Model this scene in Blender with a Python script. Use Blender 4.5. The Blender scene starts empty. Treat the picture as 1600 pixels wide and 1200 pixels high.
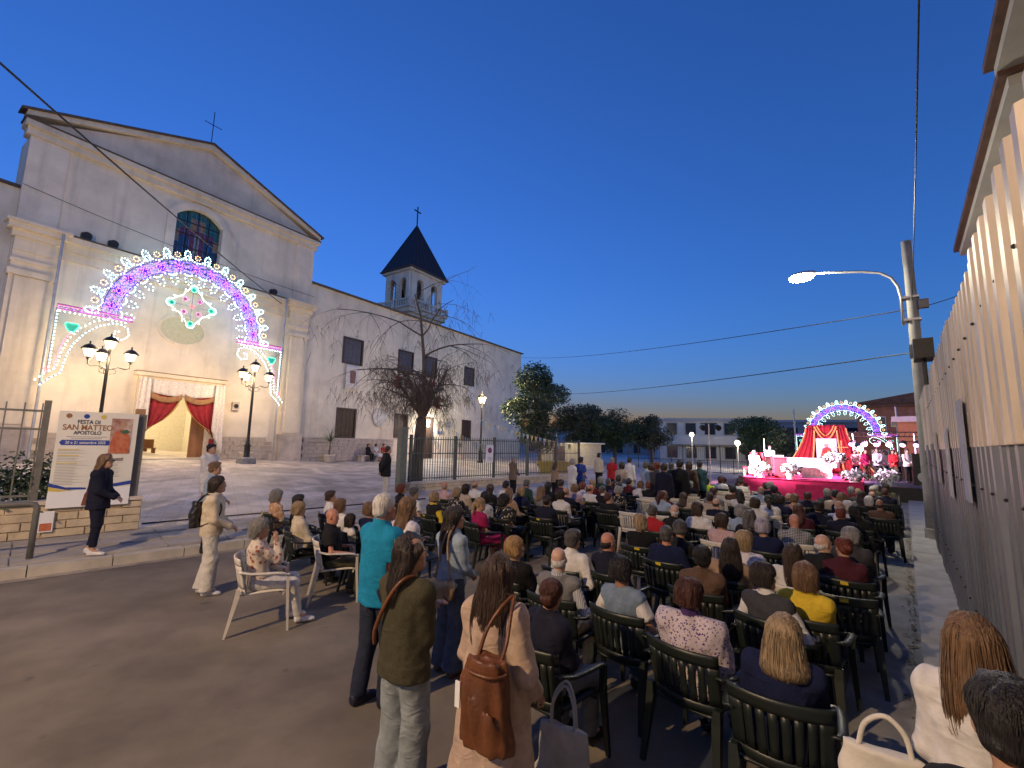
import bpy, math, random
import numpy as np
from math import sin, cos, pi, radians as R
from mathutils import Vector, Matrix

# ------------------------------------------------------------------ scene, camera, sky, exposure
SC = bpy.context.scene
COL = SC.collection
FPX, CAMH, PITCH, ROLL = 700.0, 2.2, R(7.6), R(1.2)
_F = np.array([0, cos(PITCH), sin(PITCH)]); _R0 = np.array([1., 0, 0]); _U0 = np.array([0, -sin(PITCH), cos(PITCH)])
_R = _R0*cos(ROLL)+_U0*sin(ROLL); _U = -_R0*sin(ROLL)+_U0*cos(ROLL)
CAM = np.array([0, 0, CAMH])
cam_d = bpy.data.cameras.new('camera'); cam = bpy.data.objects.new('camera', cam_d); COL.objects.link(cam)
cam_d.sensor_width = 36; cam_d.lens = FPX/1600*36; cam_d.clip_end = 3000; cam_d.clip_start = .05
mw = Matrix.Identity(4)
for i in range(3):
    mw[i][0], mw[i][1], mw[i][2], mw[i][3] = _R[i], _U[i], -_F[i], CAM[i]
cam.matrix_world = mw
SC.camera = cam

world = bpy.data.worlds.new('World'); SC.world = world; world.use_nodes = True
wn, wl = world.node_tree.nodes, world.node_tree.links
sky = wn.new('ShaderNodeTexSky'); sky.sky_type = 'NISHITA'; sky.sun_disc = False
sky.sun_elevation = R(0); sky.sun_rotation = R(150); sky.altitude = 100; sky.air_density = 1.0; sky.dust_density = 0.; sky.ozone_density = 4.8
wl.new(sky.outputs[0], wn['Background'].inputs[0])
wn['Background'].inputs[1].default_value = .108
SC.view_settings.view_transform = 'Standard'; SC.view_settings.look = 'None'; SC.view_settings.gamma = 1
SC.view_settings.exposure = 3.5
LS, ES = .30, .030      # scale of all lamp powers and of all glowing surfaces, for this exposure
SC.cycles.use_denoising = True
SC.cycles.max_bounces = 5; SC.cycles.diffuse_bounces = 2; SC.cycles.glossy_bounces = 2; SC.cycles.transparent_max_bounces = 8
SC.cycles.sample_clamp_indirect = 4.0
SC.cycles.use_light_tree = True
rnd = random.Random(11)

# ------------------------------------------------------------------ survey helpers (photo pixel -> point on a known plane of the place)
def ray(x, y): return _F+(x-800)/FPX*_R-(y-600)/FPX*_U
def gp(x, y, z=0.):
    d = ray(x, y); t = (z-CAMH)/d[2]; return CAM+t*d
def onpl(x, y, P0, n):
    d = ray(x, y); t = ((np.array(P0)-CAM)@n)/(d@n); return CAM+t*d
A33, A41, A43, A38 = R(33), R(41), R(43.5), R(38)
CU = np.array([sin(A33), cos(A33), 0]); CN = np.array([cos(A33), -sin(A33), 0])          # church: along the front, outwards
CD = gp(270, 715, 1.08)
SL = np.array([sin(A41), cos(A41), 0]); SN = np.array([cos(A41), -sin(A41), 0])           # street: along, to the right
KS = np.array([sin(A43), cos(A43), 0]); KM = np.array([-cos(A43), sin(A43), 0]); KO = gp(150, 888, 0)  # left kerb: along, inwards
SB = np.array([sin(A38), cos(A38), 0]); SE = np.array([cos(A38), -sin(A38), 0])           # stage: away, to the right
def church(u, o, z): return CD*np.array([1, 1, 0])+CU*u+CN*o+np.array([0, 0, z])
def street(l, w, z=0.): return SL*l+SN*w+np.array([0, 0, z])
def kerb(s, q, z=0.): return KO*np.array([1, 1, 0])+KS*s+KM*q+np.array([0, 0, z])
def stg(e, b, z=0.): return SE*e+SB*b+np.array([0, 0, z])
def sq(P):
    v = np.array([P[0]-KO[0], P[1]-KO[1], 0]); return float(v@KS), float(v@KM)
def gz(x, y):
    s, q = sq((x, y))
    if q < 0: return 0.
    if q < 2.2: return .15+.045*q
    c = .047-.0026*(min(max(s, 4), 14)-4)
    return .25+c*(min(q, 24)-2.2)

# ------------------------------------------------------------------ materials
MATS = {}
def nd(nt, t, **kw):
    n = nt.nodes.new(t)
    for k, v in kw.items():
        if k in n.inputs.keys() if hasattr(n.inputs, 'keys') else False: n.inputs[k].default_value = v
        else: setattr(n, k, v)
    return n
def mat(name, col=(.5, .5, .5), rough=.7, metal=0., var=.15, vscale=6., bump=.0, bscale=60., emit=None, estr=0., spec=.5,
        stretch=None, objcol=False, col2=None, trans=0., sss=0., dirt=0.):
    if name in MATS: return MATS[name]
    m = bpy.data.materials.new(name); m.use_nodes = True; nt = m.node_tree; L = nt.links
    b = nt.nodes['Principled BSDF']
    b.inputs['Roughness'].default_value = rough; b.inputs['Metallic'].default_value = metal
    b.inputs['Specular IOR Level'].default_value = spec
    tc = nt.nodes.new('ShaderNodeTexCoord'); mp = nt.nodes.new('ShaderNodeMapping'); L.new(tc.outputs['Object'], mp.inputs[0])
    if stretch: mp.inputs['Scale'].default_value = stretch
    if objcol:
        oi = nt.nodes.new('ShaderNodeObjectInfo'); src = oi.outputs['Color']
    else:
        rgb = nt.nodes.new('ShaderNodeRGB'); rgb.outputs[0].default_value = (*col, 1); src = rgb.outputs[0]
    if var > 0 or col2:
        nz = nt.nodes.new('ShaderNodeTexNoise'); nz.inputs['Scale'].default_value = vscale; nz.inputs['Detail'].default_value = 6; nz.inputs['Roughness'].default_value = .6
        L.new(mp.outputs[0], nz.inputs['Vector'])
        mr = nt.nodes.new('ShaderNodeMapRange'); mr.inputs[1].default_value = .3; mr.inputs[2].default_value = .7
        L.new(nz.outputs[0], mr.inputs[0])
        mx = nt.nodes.new('ShaderNodeMix'); mx.data_type = 'RGBA'; mx.clamp_factor = True
        if col2:
            mr.inputs[3].default_value = 0; mr.inputs[4].default_value = 1
            L.new(mr.outputs[0], mx.inputs[0]); L.new(src, mx.inputs[6]); mx.inputs[7].default_value = (*col2, 1)
        else:
            mx.blend_type = 'MULTIPLY'; mx.inputs[0].default_value = 1
            mr.inputs[3].default_value = 1-var; mr.inputs[4].default_value = 1+var
            L.new(src, mx.inputs[6]); L.new(mr.outputs[0], mx.inputs[7])
        src = mx.outputs[2]
    L.new(src, b.inputs['Base Color'])
    if bump > 0:
        n2 = nt.nodes.new('ShaderNodeTexNoise'); n2.inputs['Scale'].default_value = bscale; n2.inputs['Detail'].default_value = 5
        L.new(mp.outputs[0], n2.inputs['Vector'])
        bp = nt.nodes.new('ShaderNodeBump'); bp.inputs['Strength'].default_value = bump; bp.inputs['Distance'].default_value = .02
        L.new(n2.outputs[0], bp.inputs['Height']); L.new(bp.outputs[0], b.inputs['Normal'])
    if emit is not None:
        b.inputs['Emission Color'].default_value = (*emit, 1); b.inputs['Emission Strength'].default_value = estr*ES
    if trans: b.inputs['Transmission Weight'].default_value = trans
    if sss:
        b.inputs['Subsurface Weight'].default_value = sss; b.inputs['Subsurface Radius'].default_value = (.02, .008, .004)
    MATS[name] = m; return m

# ------------------------------------------------------------------ objects
def tag(o, label=None, cat=None, group=None, kind=None):
    if label: o['label'] = label
    if cat: o['category'] = cat
    if group: o['group'] = group
    if kind: o['kind'] = kind
    return o
def link(name, data, parent=None, loc=None, rz=None):
    o = bpy.data.objects.new(name, data); COL.objects.link(o)
    if loc is not None: o.location = [float(v) for v in loc]
    if rz is not None: o.rotation_euler = (0, 0, rz)
    if parent is not None: o.parent = parent
    return o
def empty(name, loc, rz=0., label=None, cat=None, group=None):
    o = link(name, None, None, loc, rz); o.empty_display_size = .2
    return tag(o, label, cat, group)
def mesh(name, V, Fs, m=None, smooth=False):
    me = bpy.data.meshes.new(name)
    me.from_pydata([tuple(map(float, v)) for v in V], [], [tuple(map(int, f)) for f in Fs])
    if m is not None: me.materials.append(m)
    if smooth: me.polygons.foreach_set('use_smooth', [True]*len(me.polygons))
    me.update(); return me
class MB:
    """collects shapes of one part"""
    def __init__(s): s.V = []; s.F = []
    def add(s, V, F):
        o = len(s.V); s.V += [tuple(v) for v in V]; s.F += [tuple(i+o for i in f) for f in F]; return s
    def box(s, c, d, ax=None):
        ax = np.eye(3) if ax is None else np.array(ax, float)
        c = np.array(c, float); h = np.array(d, float)/2
        V = [c+ax.T@(h*np.array([i, j, k])) for i in (-1, 1) for j in (-1, 1) for k in (-1, 1)]
        return s.add(V, [(0, 1, 3, 2), (4, 6, 7, 5), (0, 4, 5, 1), (2, 3, 7, 6), (0, 2, 6, 4), (1, 5, 7, 3)])
    def bx(s, x0, x1, y0, y1, z0, z1): return s.box(((x0+x1)/2, (y0+y1)/2, (z0+z1)/2), (x1-x0, y1-y0, z1-z0))
    def tube(s, pts, r, n=6, cap=True):
        pts = [np.array(p, float) for p in pts]; rs = r if hasattr(r, '__len__') else [r]*len(pts)
        V = []; F = []; prev = None
        for i, p in enumerate(pts):
            t = pts[min(i+1, len(pts)-1)]-pts[max(i-1, 0)]; t /= (np.linalg.norm(t)+1e-9)
            a = np.cross(t, [0, 0, 1.]) if prev is None else prev-t*(prev@t)
            if np.linalg.norm(a) < 1e-4: a = np.cross(t, [1., 0, 0])
            a /= np.linalg.norm(a); prev = a; b = np.cross(t, a)
            V += [p+rs[i]*(cos(2*pi*k/n)*a+sin(2*pi*k/n)*b) for k in range(n)]
        for i in range(len(pts)-1):
            for k in range(n): F.append((i*n+k, i*n+(k+1) % n, (i+1)*n+(k+1) % n, (i+1)*n+k))
        if cap: F += [tuple(range(n))[::-1], tuple((len(pts)-1)*n+k for k in range(n))]
        return s.add(V, F)
    def lathe(s, prof, c=(0, 0, 0), n=16):
        V = []; F = []; c = np.array(c, float)
        for r, z in prof: V += [c+np.array([r*cos(2*pi*k/n), r*sin(2*pi*k/n), z]) for k in range(n)]
        for i in range(len(prof)-1):
            for k in range(n): F.append((i*n+k, i*n+(k+1) % n, (i+1)*n+(k+1) % n, (i+1)*n+k))
        F += [tuple(range(n))[::-1], tuple((len(prof)-1)*n+k for k in range(n))]
        return s.add(V, F)
    def prism(s, poly, o, ex, ey, ez, d0, d1):
        """polygon in the (ex,ey) plane pushed from d0 to d1 along ez"""
        o = np.array(o, float); n = len(poly)
        V = [o+ex*p[0]+ey*p[1]+ez*d for d in (d0, d1) for p in poly]
        F = [tuple(range(n)), tuple(range(n, 2*n))[::-1]]+[(i, n+i, n+(i+1) % n, (i+1) % n) for i in range(n)]
        return s.add(V, F)
    def sheet(s, fn, u0, u1, v0, v1, nu, nv, th):
        us = np.linspace(u0, u1, nu+1); vs = np.linspace(v0, v1, nv+1)
        G = np.array([[fn(a, b) for b in vs] for a in us], float)
        gu = np.gradient(G, axis=0); gv = np.gradient(G, axis=1); N = np.cross(gu, gv); N /= (np.linalg.norm(N, axis=2, keepdims=True)+1e-12)
        A = (G+N*th/2).reshape(-1, 3); B = (G-N*th/2).reshape(-1, 3); m = nv+1; k = len(A)
        F = []
        for i in range(nu):
            for j in range(nv):
                a, b, c, d = i*m+j, (i+1)*m+j, (i+1)*m+j+1, i*m+j+1
                F += [(a, b, c, d), (k+d, k+c, k+b, k+a)]
        for i in range(nu):
            F += [(i*m, k+i*m, k+(i+1)*m, (i+1)*m), (i*m+nv, (i+1)*m+nv, k+(i+1)*m+nv, k+i*m+nv)]
        for j in range(nv):
            F += [(j, j+1, k+j+1, k+j), (nu*m+j, k+nu*m+j, k+nu*m+j+1, nu*m+j+1)]
        return s.add(list(A)+list(B), F)
    def ball(s, c, r, n=6, mrows=4):
        c = np.array(c, float); rr = np.array(r if hasattr(r, '__len__') else (r, r, r), float)
        V = [c+rr*np.array([0, 0, 1])]
        for i in range(1, mrows):
            t = pi*i/mrows
            V += [c+rr*np.array([sin(t)*cos(2*pi*k/n), sin(t)*sin(2*pi*k/n), cos(t)]) for k in range(n)]
        V.append(c-rr*np.array([0, 0, 1])); F = [(0, 1+k, 1+(k+1) % n) for k in range(n)]
        for i in range(mrows-2):
            for k in range(n): F.append((1+i*n+k, 1+(i+1)*n+k, 1+(i+1)*n+(k+1) % n, 1+i*n+(k+1) % n))
        b = 1+(mrows-2)*n; F += [(len(V)-1, b+(k+1) % n, b+k) for k in range(n)]
        return s.add(V, F)
    def mesh(s, name, m, smooth=False): return mesh(name, s.V, s.F, m, smooth)
    def build(s, name, m, parent=None, loc=None, rz=None, smooth=False, color=None):
        o = link(name, s.mesh(name, m, smooth), parent, loc, rz)
        if color: o.color = (*color, 1)
        return o
def copy_tree(o, parent=None, loc=None, rz=None):
    c = o.copy(); COL.objects.link(c); c.parent = parent
    if loc is not None: c.location = [float(v) for v in loc]
    if rz is not None: c.rotation_euler = (0, 0, rz)
    for ch in KIDS.get(o.name, [k for k in o.children]): copy_tree(ch, c)
    return c
KIDS = {}
def point_light(name, loc, W, col, r=.1, parent=None, spot=None, aim=None):
    d = bpy.data.lights.new(name, 'SPOT' if spot else 'POINT'); d.energy = W*LS; d.color = col; d.shadow_soft_size = r
    if spot: d.spot_size = spot; d.spot_blend = .5
    o = link(name, d, parent, loc)
    if aim is not None: o.rotation_euler = (Vector(aim)-Vector(loc)).to_track_quat('-Z', 'Y').to_euler()
    return o
def frame3(ex, ey, ez): return [ex, ey, ez]
Z = np.array([0, 0, 1.])
# ================================================================== THE SETTING
# ---- ground, road, pavement, plaza
def asphalt_mat():
    m = mat('asphalt', (.18, .152, .118), .86, var=.30, vscale=1.2, bump=.35, bscale=220)
    nt = m.node_tree; L = nt.links; b = nt.nodes['Principled BSDF']
    src = b.inputs['Base Color'].links[0].from_socket
    tc = nt.nodes['Texture Coordinate']
    n1 = nt.nodes.new('ShaderNodeTexNoise'); n1.inputs['Scale'].default_value = 3.1; n1.inputs['Detail'].default_value = 3
    L.new(tc.outputs['Object'], n1.inputs['Vector'])
    r1 = nt.nodes.new('ShaderNodeMapRange'); r1.inputs[1].default_value = .69; r1.inputs[2].default_value = .80
    L.new(n1.outputs[0], r1.inputs[0])
    mx = nt.nodes.new('ShaderNodeMix'); mx.data_type = 'RGBA'; L.new(r1.outputs[0], mx.inputs[0]); L.new(src, mx.inputs[6]); mx.inputs[7].default_value = (.060, .055, .050, 1)
    n2 = nt.nodes.new('ShaderNodeTexNoise'); n2.inputs['Scale'].default_value = 9; n2.inputs['Detail'].default_value = 8; n2.inputs['Roughness'].default_value = .75
    L.new(tc.outputs['Object'], n2.inputs['Vector'])
    r2 = nt.nodes.new('ShaderNodeMapRange'); r2.inputs[1].default_value = .70; r2.inputs[2].default_value = .76
    L.new(n2.outputs[0], r2.inputs[0])
    m2 = nt.nodes.new('ShaderNodeMix'); m2.data_type = 'RGBA'; L.new(r2.outputs[0], m2.inputs[0]); L.new(mx.outputs[2], m2.inputs[6]); m2.inputs[7].default_value = (.20, .185, .165, 1)
    n5 = nt.nodes.new('ShaderNodeTexNoise'); n5.inputs['Scale'].default_value = 240; n5.inputs['Detail'].default_value = 2; L.new(tc.outputs['Object'], n5.inputs['Vector'])
    r5 = nt.nodes.new('ShaderNodeMapRange'); r5.inputs[1].default_value = .25; r5.inputs[2].default_value = .75; r5.inputs[3].default_value = .55; r5.inputs[4].default_value = 1.45; L.new(n5.outputs[0], r5.inputs[0])
    n6 = nt.nodes.new('ShaderNodeTexNoise'); n6.inputs['Scale'].default_value = .35; n6.inputs['Detail'].default_value = 2; L.new(tc.outputs['Object'], n6.inputs['Vector'])
    r6 = nt.nodes.new('ShaderNodeMapRange'); r6.inputs[1].default_value = .35; r6.inputs[2].default_value = .65; r6.inputs[3].default_value = .82; r6.inputs[4].default_value = 1.18; L.new(n6.outputs[0], r6.inputs[0])
    mu = nt.nodes.new('ShaderNodeMath'); mu.operation = 'MULTIPLY'; L.new(r5.outputs[0], mu.inputs[0]); L.new(r6.outputs[0], mu.inputs[1])
    m5 = nt.nodes.new('ShaderNodeMix'); m5.data_type = 'RGBA'; m5.blend_type = 'MULTIPLY'; m5.inputs[0].default_value = 1; L.new(m2.outputs[2], m5.inputs[6]); L.new(mu.outputs[0], m5.inputs[7])
    L.new(m5.outputs[2], b.inputs['Base Color'])
    return m
ASPH = asphalt_mat()
M_EARTH = mat('earth', (.07, .065, .055), .95, var=.4, vscale=.4)
tag(MB().add([(-900, -900, -.06), (900, -900, -.06), (900, 900, -.06), (-900, 900, -.06)], [(0, 1, 2, 3)]).build('ground', M_EARTH), kind='structure')
a0, a1 = kerb(-45, 0), kerb(75, 0); b0, b1 = street(-50, -.56), street(80, -.56)
tag(MB().add([a0, b0, b1, a1], [(0, 1, 2, 3)]).build('road', ASPH), kind='structure')
# gutter and pavement on the right
M_CONC = mat('concrete', (.24, .235, .225), .88, var=.3, vscale=2.5, bump=.25, bscale=70)
M_CONC2 = mat('concrete_grey', (.30, .30, .31), .85, var=.22, vscale=3, bump=.2, bscale=90)
g_ = MB()
tag(MB().add([street(-50, -.56, .004), street(-50, 0, .012), street(80, 0, .012), street(80, -.56, .004)], [(0, 1, 2, 3)]).build('gutter', M_CONC), kind='structure')
pv = tag(MB().add([street(-50, 0, .05), street(-50, 3, .05), street(80, 3, .05), street(80, 0, .05)], [(0, 1, 2, 3)]).build('pavement', M_CONC2), kind='structure')
AXS = frame3(SL, SN, Z)
slab = MB().box((0, 0, 0), (1.19, .62, .12), AXS).mesh('slab', M_CONC2)
for i in range(34):
    o = link('slab', slab, pv, street(-2+i*1.2, .315, .065+.004*rnd.random()))
# dirt in the gutter joint
M_LEAF = mat('dry_leaf', (.10, .07, .035), .9, var=.4, vscale=30)
d_ = MB()
for i in range(900):
    l = rnd.uniform(3, 22); w = -.03-abs(rnd.gauss(0, .05)); P = street(l, w, .02+rnd.random()*.012); r = rnd.uniform(.008, .028); a = rnd.random()*6
    d_.add([P+np.array([cos(a), sin(a), 0])*r, P+np.array([-sin(a), cos(a), .3])*r*.6, P-np.array([cos(a), sin(a), -.2])*r, P-np.array([-sin(a), cos(a), 0])*r*.6], [(0, 1, 2, 3)])
tag(d_.build('leaf_litter', M_LEAF), 'dry leaves and grit lying along the gutter', 'litter', kind='stuff')
# left pavement and plaza follow the rise towards the church
M_PAVL = mat('pavement_paving', (.34, .315, .28), .85, var=.2, vscale=1.5, bump=.2, bscale=60)
def terrain(name, m, s0, s1, ns, q0, q1, nq, dz=0., parent=None):
    V = []; F = []
    for i in range(ns+1):
        for j in range(nq+1):
            P = kerb(s0+(s1-s0)*i/ns, q0+(q1-q0)*j/nq); V.append((P[0], P[1], gz(P[0], P[1])+dz))
    for i in range(ns):
        for j in range(nq): k = i*(nq+1)+j; F.append((k, k+nq+1, k+nq+2, k+1))
    return tag(mesh_obj(name, V, F, m), kind='structure')
def mesh_obj(name, V, F, m, parent=None): return link(name, mesh(name, V, F, m), parent)
def plaza_mat():
    m = mat('plaza_paving', (.34, .31, .29), .6, var=.2, vscale=2, bump=.15, bscale=50)
    nt = m.node_tree; L = nt.links; b = nt.nodes['Principled BSDF']; src = b.inputs['Base Color'].links[0].from_socket
    tc = nt.nodes['Texture Coordinate']; mp = nt.nodes.new('ShaderNodeMapping'); mp.inputs['Rotation'].default_value = (0, 0, R(57)); L.new(tc.outputs['Object'], mp.inputs[0])
    br = nt.nodes.new('ShaderNodeTexBrick'); br.inputs['Scale'].default_value = 1; br.inputs['Brick Width'].default_value = .62; br.inputs['Row Height'].default_value = .31
    br.inputs['Mortar Size'].default_value = .008; br.inputs['Color1'].default_value = (.54, .47, .42, 1); br.inputs['Color2'].default_value = (.45, .40, .365, 1); br.inputs['Mortar'].default_value = (.36, .32, .30, 1)
    L.new(mp.outputs[0], br.inputs['Vector'])
    # broad veins of differing stone
    wv = nt.nodes.new('ShaderNodeTexNoise'); wv.inputs['Scale'].default_value = .55; wv.inputs['Detail'].default_value = 6; wv.inputs['Distortion'].default_value = 1.6; L.new(mp.outputs[0], wv.inputs['Vector'])
    r = nt.nodes.new('ShaderNodeMapRange'); r.inputs[1].default_value = .35; r.inputs[2].default_value = .65; r.inputs[3].default_value = .62; r.inputs[4].default_value = 1.3; L.new(wv.outputs[0], r.inputs[0])
    mm = nt.nodes.new('ShaderNodeMix'); mm.data_type = 'RGBA'; mm.blend_type = 'MULTIPLY'; mm.inputs[0].default_value = 1; L.new(br.outputs[0], mm.inputs[6]); L.new(r.outputs[0], mm.inputs[7])
    L.new(mm.outputs[2], b.inputs['Base Color'])
    return m
M_PLAZA = plaza_mat()
terrain('pavement_left', M_PAVL, -40, 70, 110, .16, 2.2, 4)
terrain('plaza', M_PLAZA, -40, 70, 110, 2.2, 46, 44, .0)
# kerb stones, one by one
M_KERB = mat('kerb_stone', (.46, .42, .35), .8, var=.2, vscale=2.2, bump=.25, bscale=45)
kb = tag(MB().add([kerb(-40, -.2, .006), kerb(-40, 0, .01), kerb(60, 0, .01), kerb(60, -.2, .006)], [(0, 1, 2, 3)]).build('kerb', mat('kerb_gutter', (.30, .26, .21), .85, var=.3, vscale=3)), kind='structure')
AXK = frame3(KS, KM, Z)
ks = MB().box((0, 0, 0), (.985, .24, .17), AXK).mesh('kerb_stone', M_KERB)
for i in range(42): link('kerb_stone', ks, kb, kerb(-6.3+i, .10, .07+.006*rnd.random()))
# paving joints in the near pavement: real slabs
ps = MB().box((0, 0, 0), (.97, .63, .03), AXK).mesh('paving_slab', M_PAVL)
pav = bpy.data.objects['pavement_left']
for i in range(22):
    for j in range(3):
        P = kerb(-5.5+i, .56+j*.66); o = link('paving_slab', ps, pav, (P[0], P[1], gz(P[0], P[1])-.003+.003*rnd.random()))

# ------------------------------------------------------------------ church
M_PLAS = mat('plaster', (.78, .69, .55), .9, var=.13, vscale=.7, bump=.12, bscale=25)
M_PLAS2 = mat('plaster_cream', (.76, .66, .50), .9, var=.12, vscale=.9, bump=.1, bscale=25)
M_PED = mat('plaster_pediment', (.66, .58, .46), .9, var=.15, vscale=.8, bump=.1, bscale=20)
def weather(m, amt=.28):
    nt = m.node_tree; L = nt.links; b = nt.nodes['Principled BSDF']; src = b.inputs['Base Color'].links[0].from_socket; tc = nt.nodes['Texture Coordinate']; prod = None
    for sc3, sc, lo, hi, dk in (((1.6, 1.6, .13), 1.0, .52, .78, 1-amt), ((1, 1, 1), .22, .42, .66, 1-amt*.7), ((1, 1, 1), 2.6, .60, .74, 1-amt*.5)):
        mp = nt.nodes.new('ShaderNodeMapping'); mp.inputs['Scale'].default_value = sc3; L.new(tc.outputs['Object'], mp.inputs[0]); n = nt.nodes.new('ShaderNodeTexNoise'); n.inputs['Scale'].default_value = sc; n.inputs['Detail'].default_value = 8; n.inputs['Roughness'].default_value = .65; L.new(mp.outputs[0], n.inputs['Vector'])
        r = nt.nodes.new('ShaderNodeMapRange'); r.inputs[1].default_value = lo; r.inputs[2].default_value = hi; r.inputs[3].default_value = 1; r.inputs[4].default_value = dk; L.new(n.outputs[0], r.inputs[0])
        if prod is None: prod = r.outputs[0]
        else: q = nt.nodes.new('ShaderNodeMath'); q.operation = 'MULTIPLY'; L.new(prod, q.inputs[0]); L.new(r.outputs[0], q.inputs[1]); prod = q.outputs[0]
    mx = nt.nodes.new('ShaderNodeMix'); mx.data_type = 'RGBA'; mx.blend_type = 'MULTIPLY'; mx.inputs[0].default_value = 1; L.new(src, mx.inputs[6]); L.new(prod, mx.inputs[7]); L.new(mx.outputs[2], b.inputs['Base Color'])
for m_w in (M_PLAS, M_PLAS2, M_PED): weather(m_w)
M_STONE = mat('plinth_stone', (.47, .40, .33), .85, var=.3, vscale=1.3, bump=.4, bscale=18)
M_ROOF = mat('roof_tile', (.09, .07, .06), .8, var=.3, vscale=5, bump=.3, bscale=20)
M_DARKW = mat('window_wood', (.06, .035, .025), .6, var=.25, vscale=8, stretch=(1, 1, .1))
M_SHUT = mat('shutter', (.085, .085, .11), .55, var=.2, vscale=6)
M_IRON = mat('iron_dark', (.02, .02, .02), .5, metal=.3, var=.2)
M_FENCE = mat('fence_paint', (.09, .105, .09), .5, metal=.2, var=.2, vscale=10)
M_POST = mat('post_paint', (.16, .155, .14), .5, metal=.2, var=.2, vscale=6)
M_STEEL = mat('galvanised', (.40, .41, .43), .42, metal=.7, var=.2, vscale=4, bump=.05)
CH = empty('church', (CD[0], CD[1], 0), R(57), 'tall plastered church with gabled front, stained glass window and curtained portal', 'church')
def cells(mb, x0, x1, z0, z1, holes, y0, y1):
    xs = sorted({x0, x1, *[h[0] for h in holes], *[h[1] for h in holes]}); zs = sorted({z0, z1, *[h[2] for h in holes], *[h[3] for h in holes]})
    for a, b in zip(xs, xs[1:]):
        run = None
        for c, d in zip(zs, zs[1:]):
            inside = any(h[0] <= (a+b)/2 <= h[1] and h[2] <= (c+d)/2 <= h[3] for h in holes)
            if inside:
                if run: mb.bx(a, b, y0, y1, *run); run = None
            else: run = (run[0], d) if run else (c, d)
        if run: mb.bx(a, b, y0, y1, *run)
    return mb
WIN = (-1.2, 1.15, 12.15, 15.2); DOOR = (-1.45, 1.45, .4, 4.75)
w = cells(MB(), -7.0, 7.1, -.2, 15.6, [WIN, DOOR], 0, .6)
# segmental head of the window
arc = [(-1.2+2.35*i/10, 14.55+.65*sin(pi*i/10)**.8) for i in range(11)]
w.prism([(-1.2, 15.2)]+[(x, z) for x, z in arc[:6]]+[(arc[5][0], 15.2)], (0, 0, 0), np.array([1., 0, 0]), Z, np.array([0, 1., 0]), .003, .55)
w.prism([(arc[5][0], 15.2)]+[(x, z) for x, z in arc[5:]]+[(1.15, 15.2)], (0, 0, 0), np.array([1., 0, 0]), Z, np.array([0, 1., 0]), .003, .55)
w.build('wall', M_PLAS, CH)
MB().bx(-7.0, -6.6, .6, 1.6, -.2, 15.6).build('side_wall', M_PLAS, CH); MB().bx(6.7, 7.1, .6, 1.6, 9, 15.6).build('side_wall', M_PLAS, CH)
X1, Y1 = np.array([1., 0, 0]), np.array([0, 1., 0])
MB().prism([(-7.1, 16.2), (7.2, 16.2), (.05, 19.2)], (0, 0, 0), X1, Z, Y1, -.08, .5).build('pediment', M_PED, CH)
MB().bx(-7.15, 7.25, -.22, .5, 15.6, 15.95).build('cornice', M_PLAS2, CH)
MB().bx(-7.25, 7.35, -.38, .5, 15.953, 16.2).build('cornice', M_PLAS2, CH)
MB().bx(-7.3, 7.4, -.42, .5, 16.203, 16.27).build('cornice', M_ROOF, CH)
rk = MB()
for sx in (-1, 1):
    rk.prism([(.05, 19.05), (.05, 19.33), (.05+sx*7.3, 16.62), (.05+sx*7.3, 16.37)], (0, 0, 0), X1, Z, Y1, -.34 if sx < 0 else -.345, .5)
rk.build('raking_cornice', M_PLAS2, CH)
rf = MB()
for sx in (-1, 1):
    rf.prism([(.05, 19.335), (.05, 19.43), (.05+sx*7.5, 16.62), (.05+sx*7.5, 16.53)], (0, 0, 0), X1, Z, Y1, -.46 if sx < 0 else -.465, .3)
    rf.prism([(.05, 19.30), (.05, 19.40), (.05+sx*7.1, 16.80), (.05+sx*7.1, 16.70)], (0, 0, 0), X1, Z, Y1, .302, 1.7)
rf.build('roof', M_ROOF, CH)
cr = MB().tube([(.05, 0, 19.4), (.05, 0, 21.6)], .022).tube([(-.42, 0, 20.75), (.52, 0, 20.75)], .02); cr.build('cross', M_IRON, CH)
# upper corner pilasters and lower order
for x0, x1 in ((-7.0, -5.7), (5.8, 7.1)): MB().bx(x0, x1, -.11, 0, 11.5, 15.59).build('pilaster', M_PLAS, CH)
def entab(mb, x0, x1, y):
    mb.bx(x0, x1, -y, .0, 10.15, 10.75); mb.bx(x0-.12, x1+.12, -y-.12, .0, 10.753, 11.05); mb.bx(x0-.28, x1+.28, -y-.32, .0, 11.053, 11.3); mb.bx(x0-.36, x1+.36, -y-.42, .0, 11.303, 11.42)
e = MB(); e.bx(-5.6, 5.6, -.16, 0, 10.3, 10.7); e.bx(-5.6, 5.6, -.3, 0, 10.703, 11.1); e.bx(-5.6, 5.6, -.5, 0, 11.103, 11.36); e.build('entablature', M_PLAS2, CH)
for c in (-6.3, 6.3):
    e = MB(); entab(e, c-.68, c+.68, .36); e.build('entablature', M_PLAS2, CH)
    e = MB().bx(c-.68, c+.68, -.30, 0, 2.5, 10.147); e.bx(c-.5, c+.5, -.36, 0, 2.6, 9.0); e.bx(c-.76, c+.76, -.42, 0, 9.05, 9.3); e.bx(c-.72, c+.72, -.38, 0, 9.65, 9.8); e.build('pilaster', M_PLAS2, CH)
    MB().bx(c-.8, c+.8, -.45, 0, -.2, 2.5).build('pedestal', M_STONE, CH)
    MB().bx(c-.86, c+.86, -.50, 0, 11.423, 11.5).build('cornice_tiles', M_ROOF, CH)
MB().bx(-5.4, 5.4, -.52, 0, 11.363, 11.44).build('cornice_tiles', M_ROOF, CH)
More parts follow.
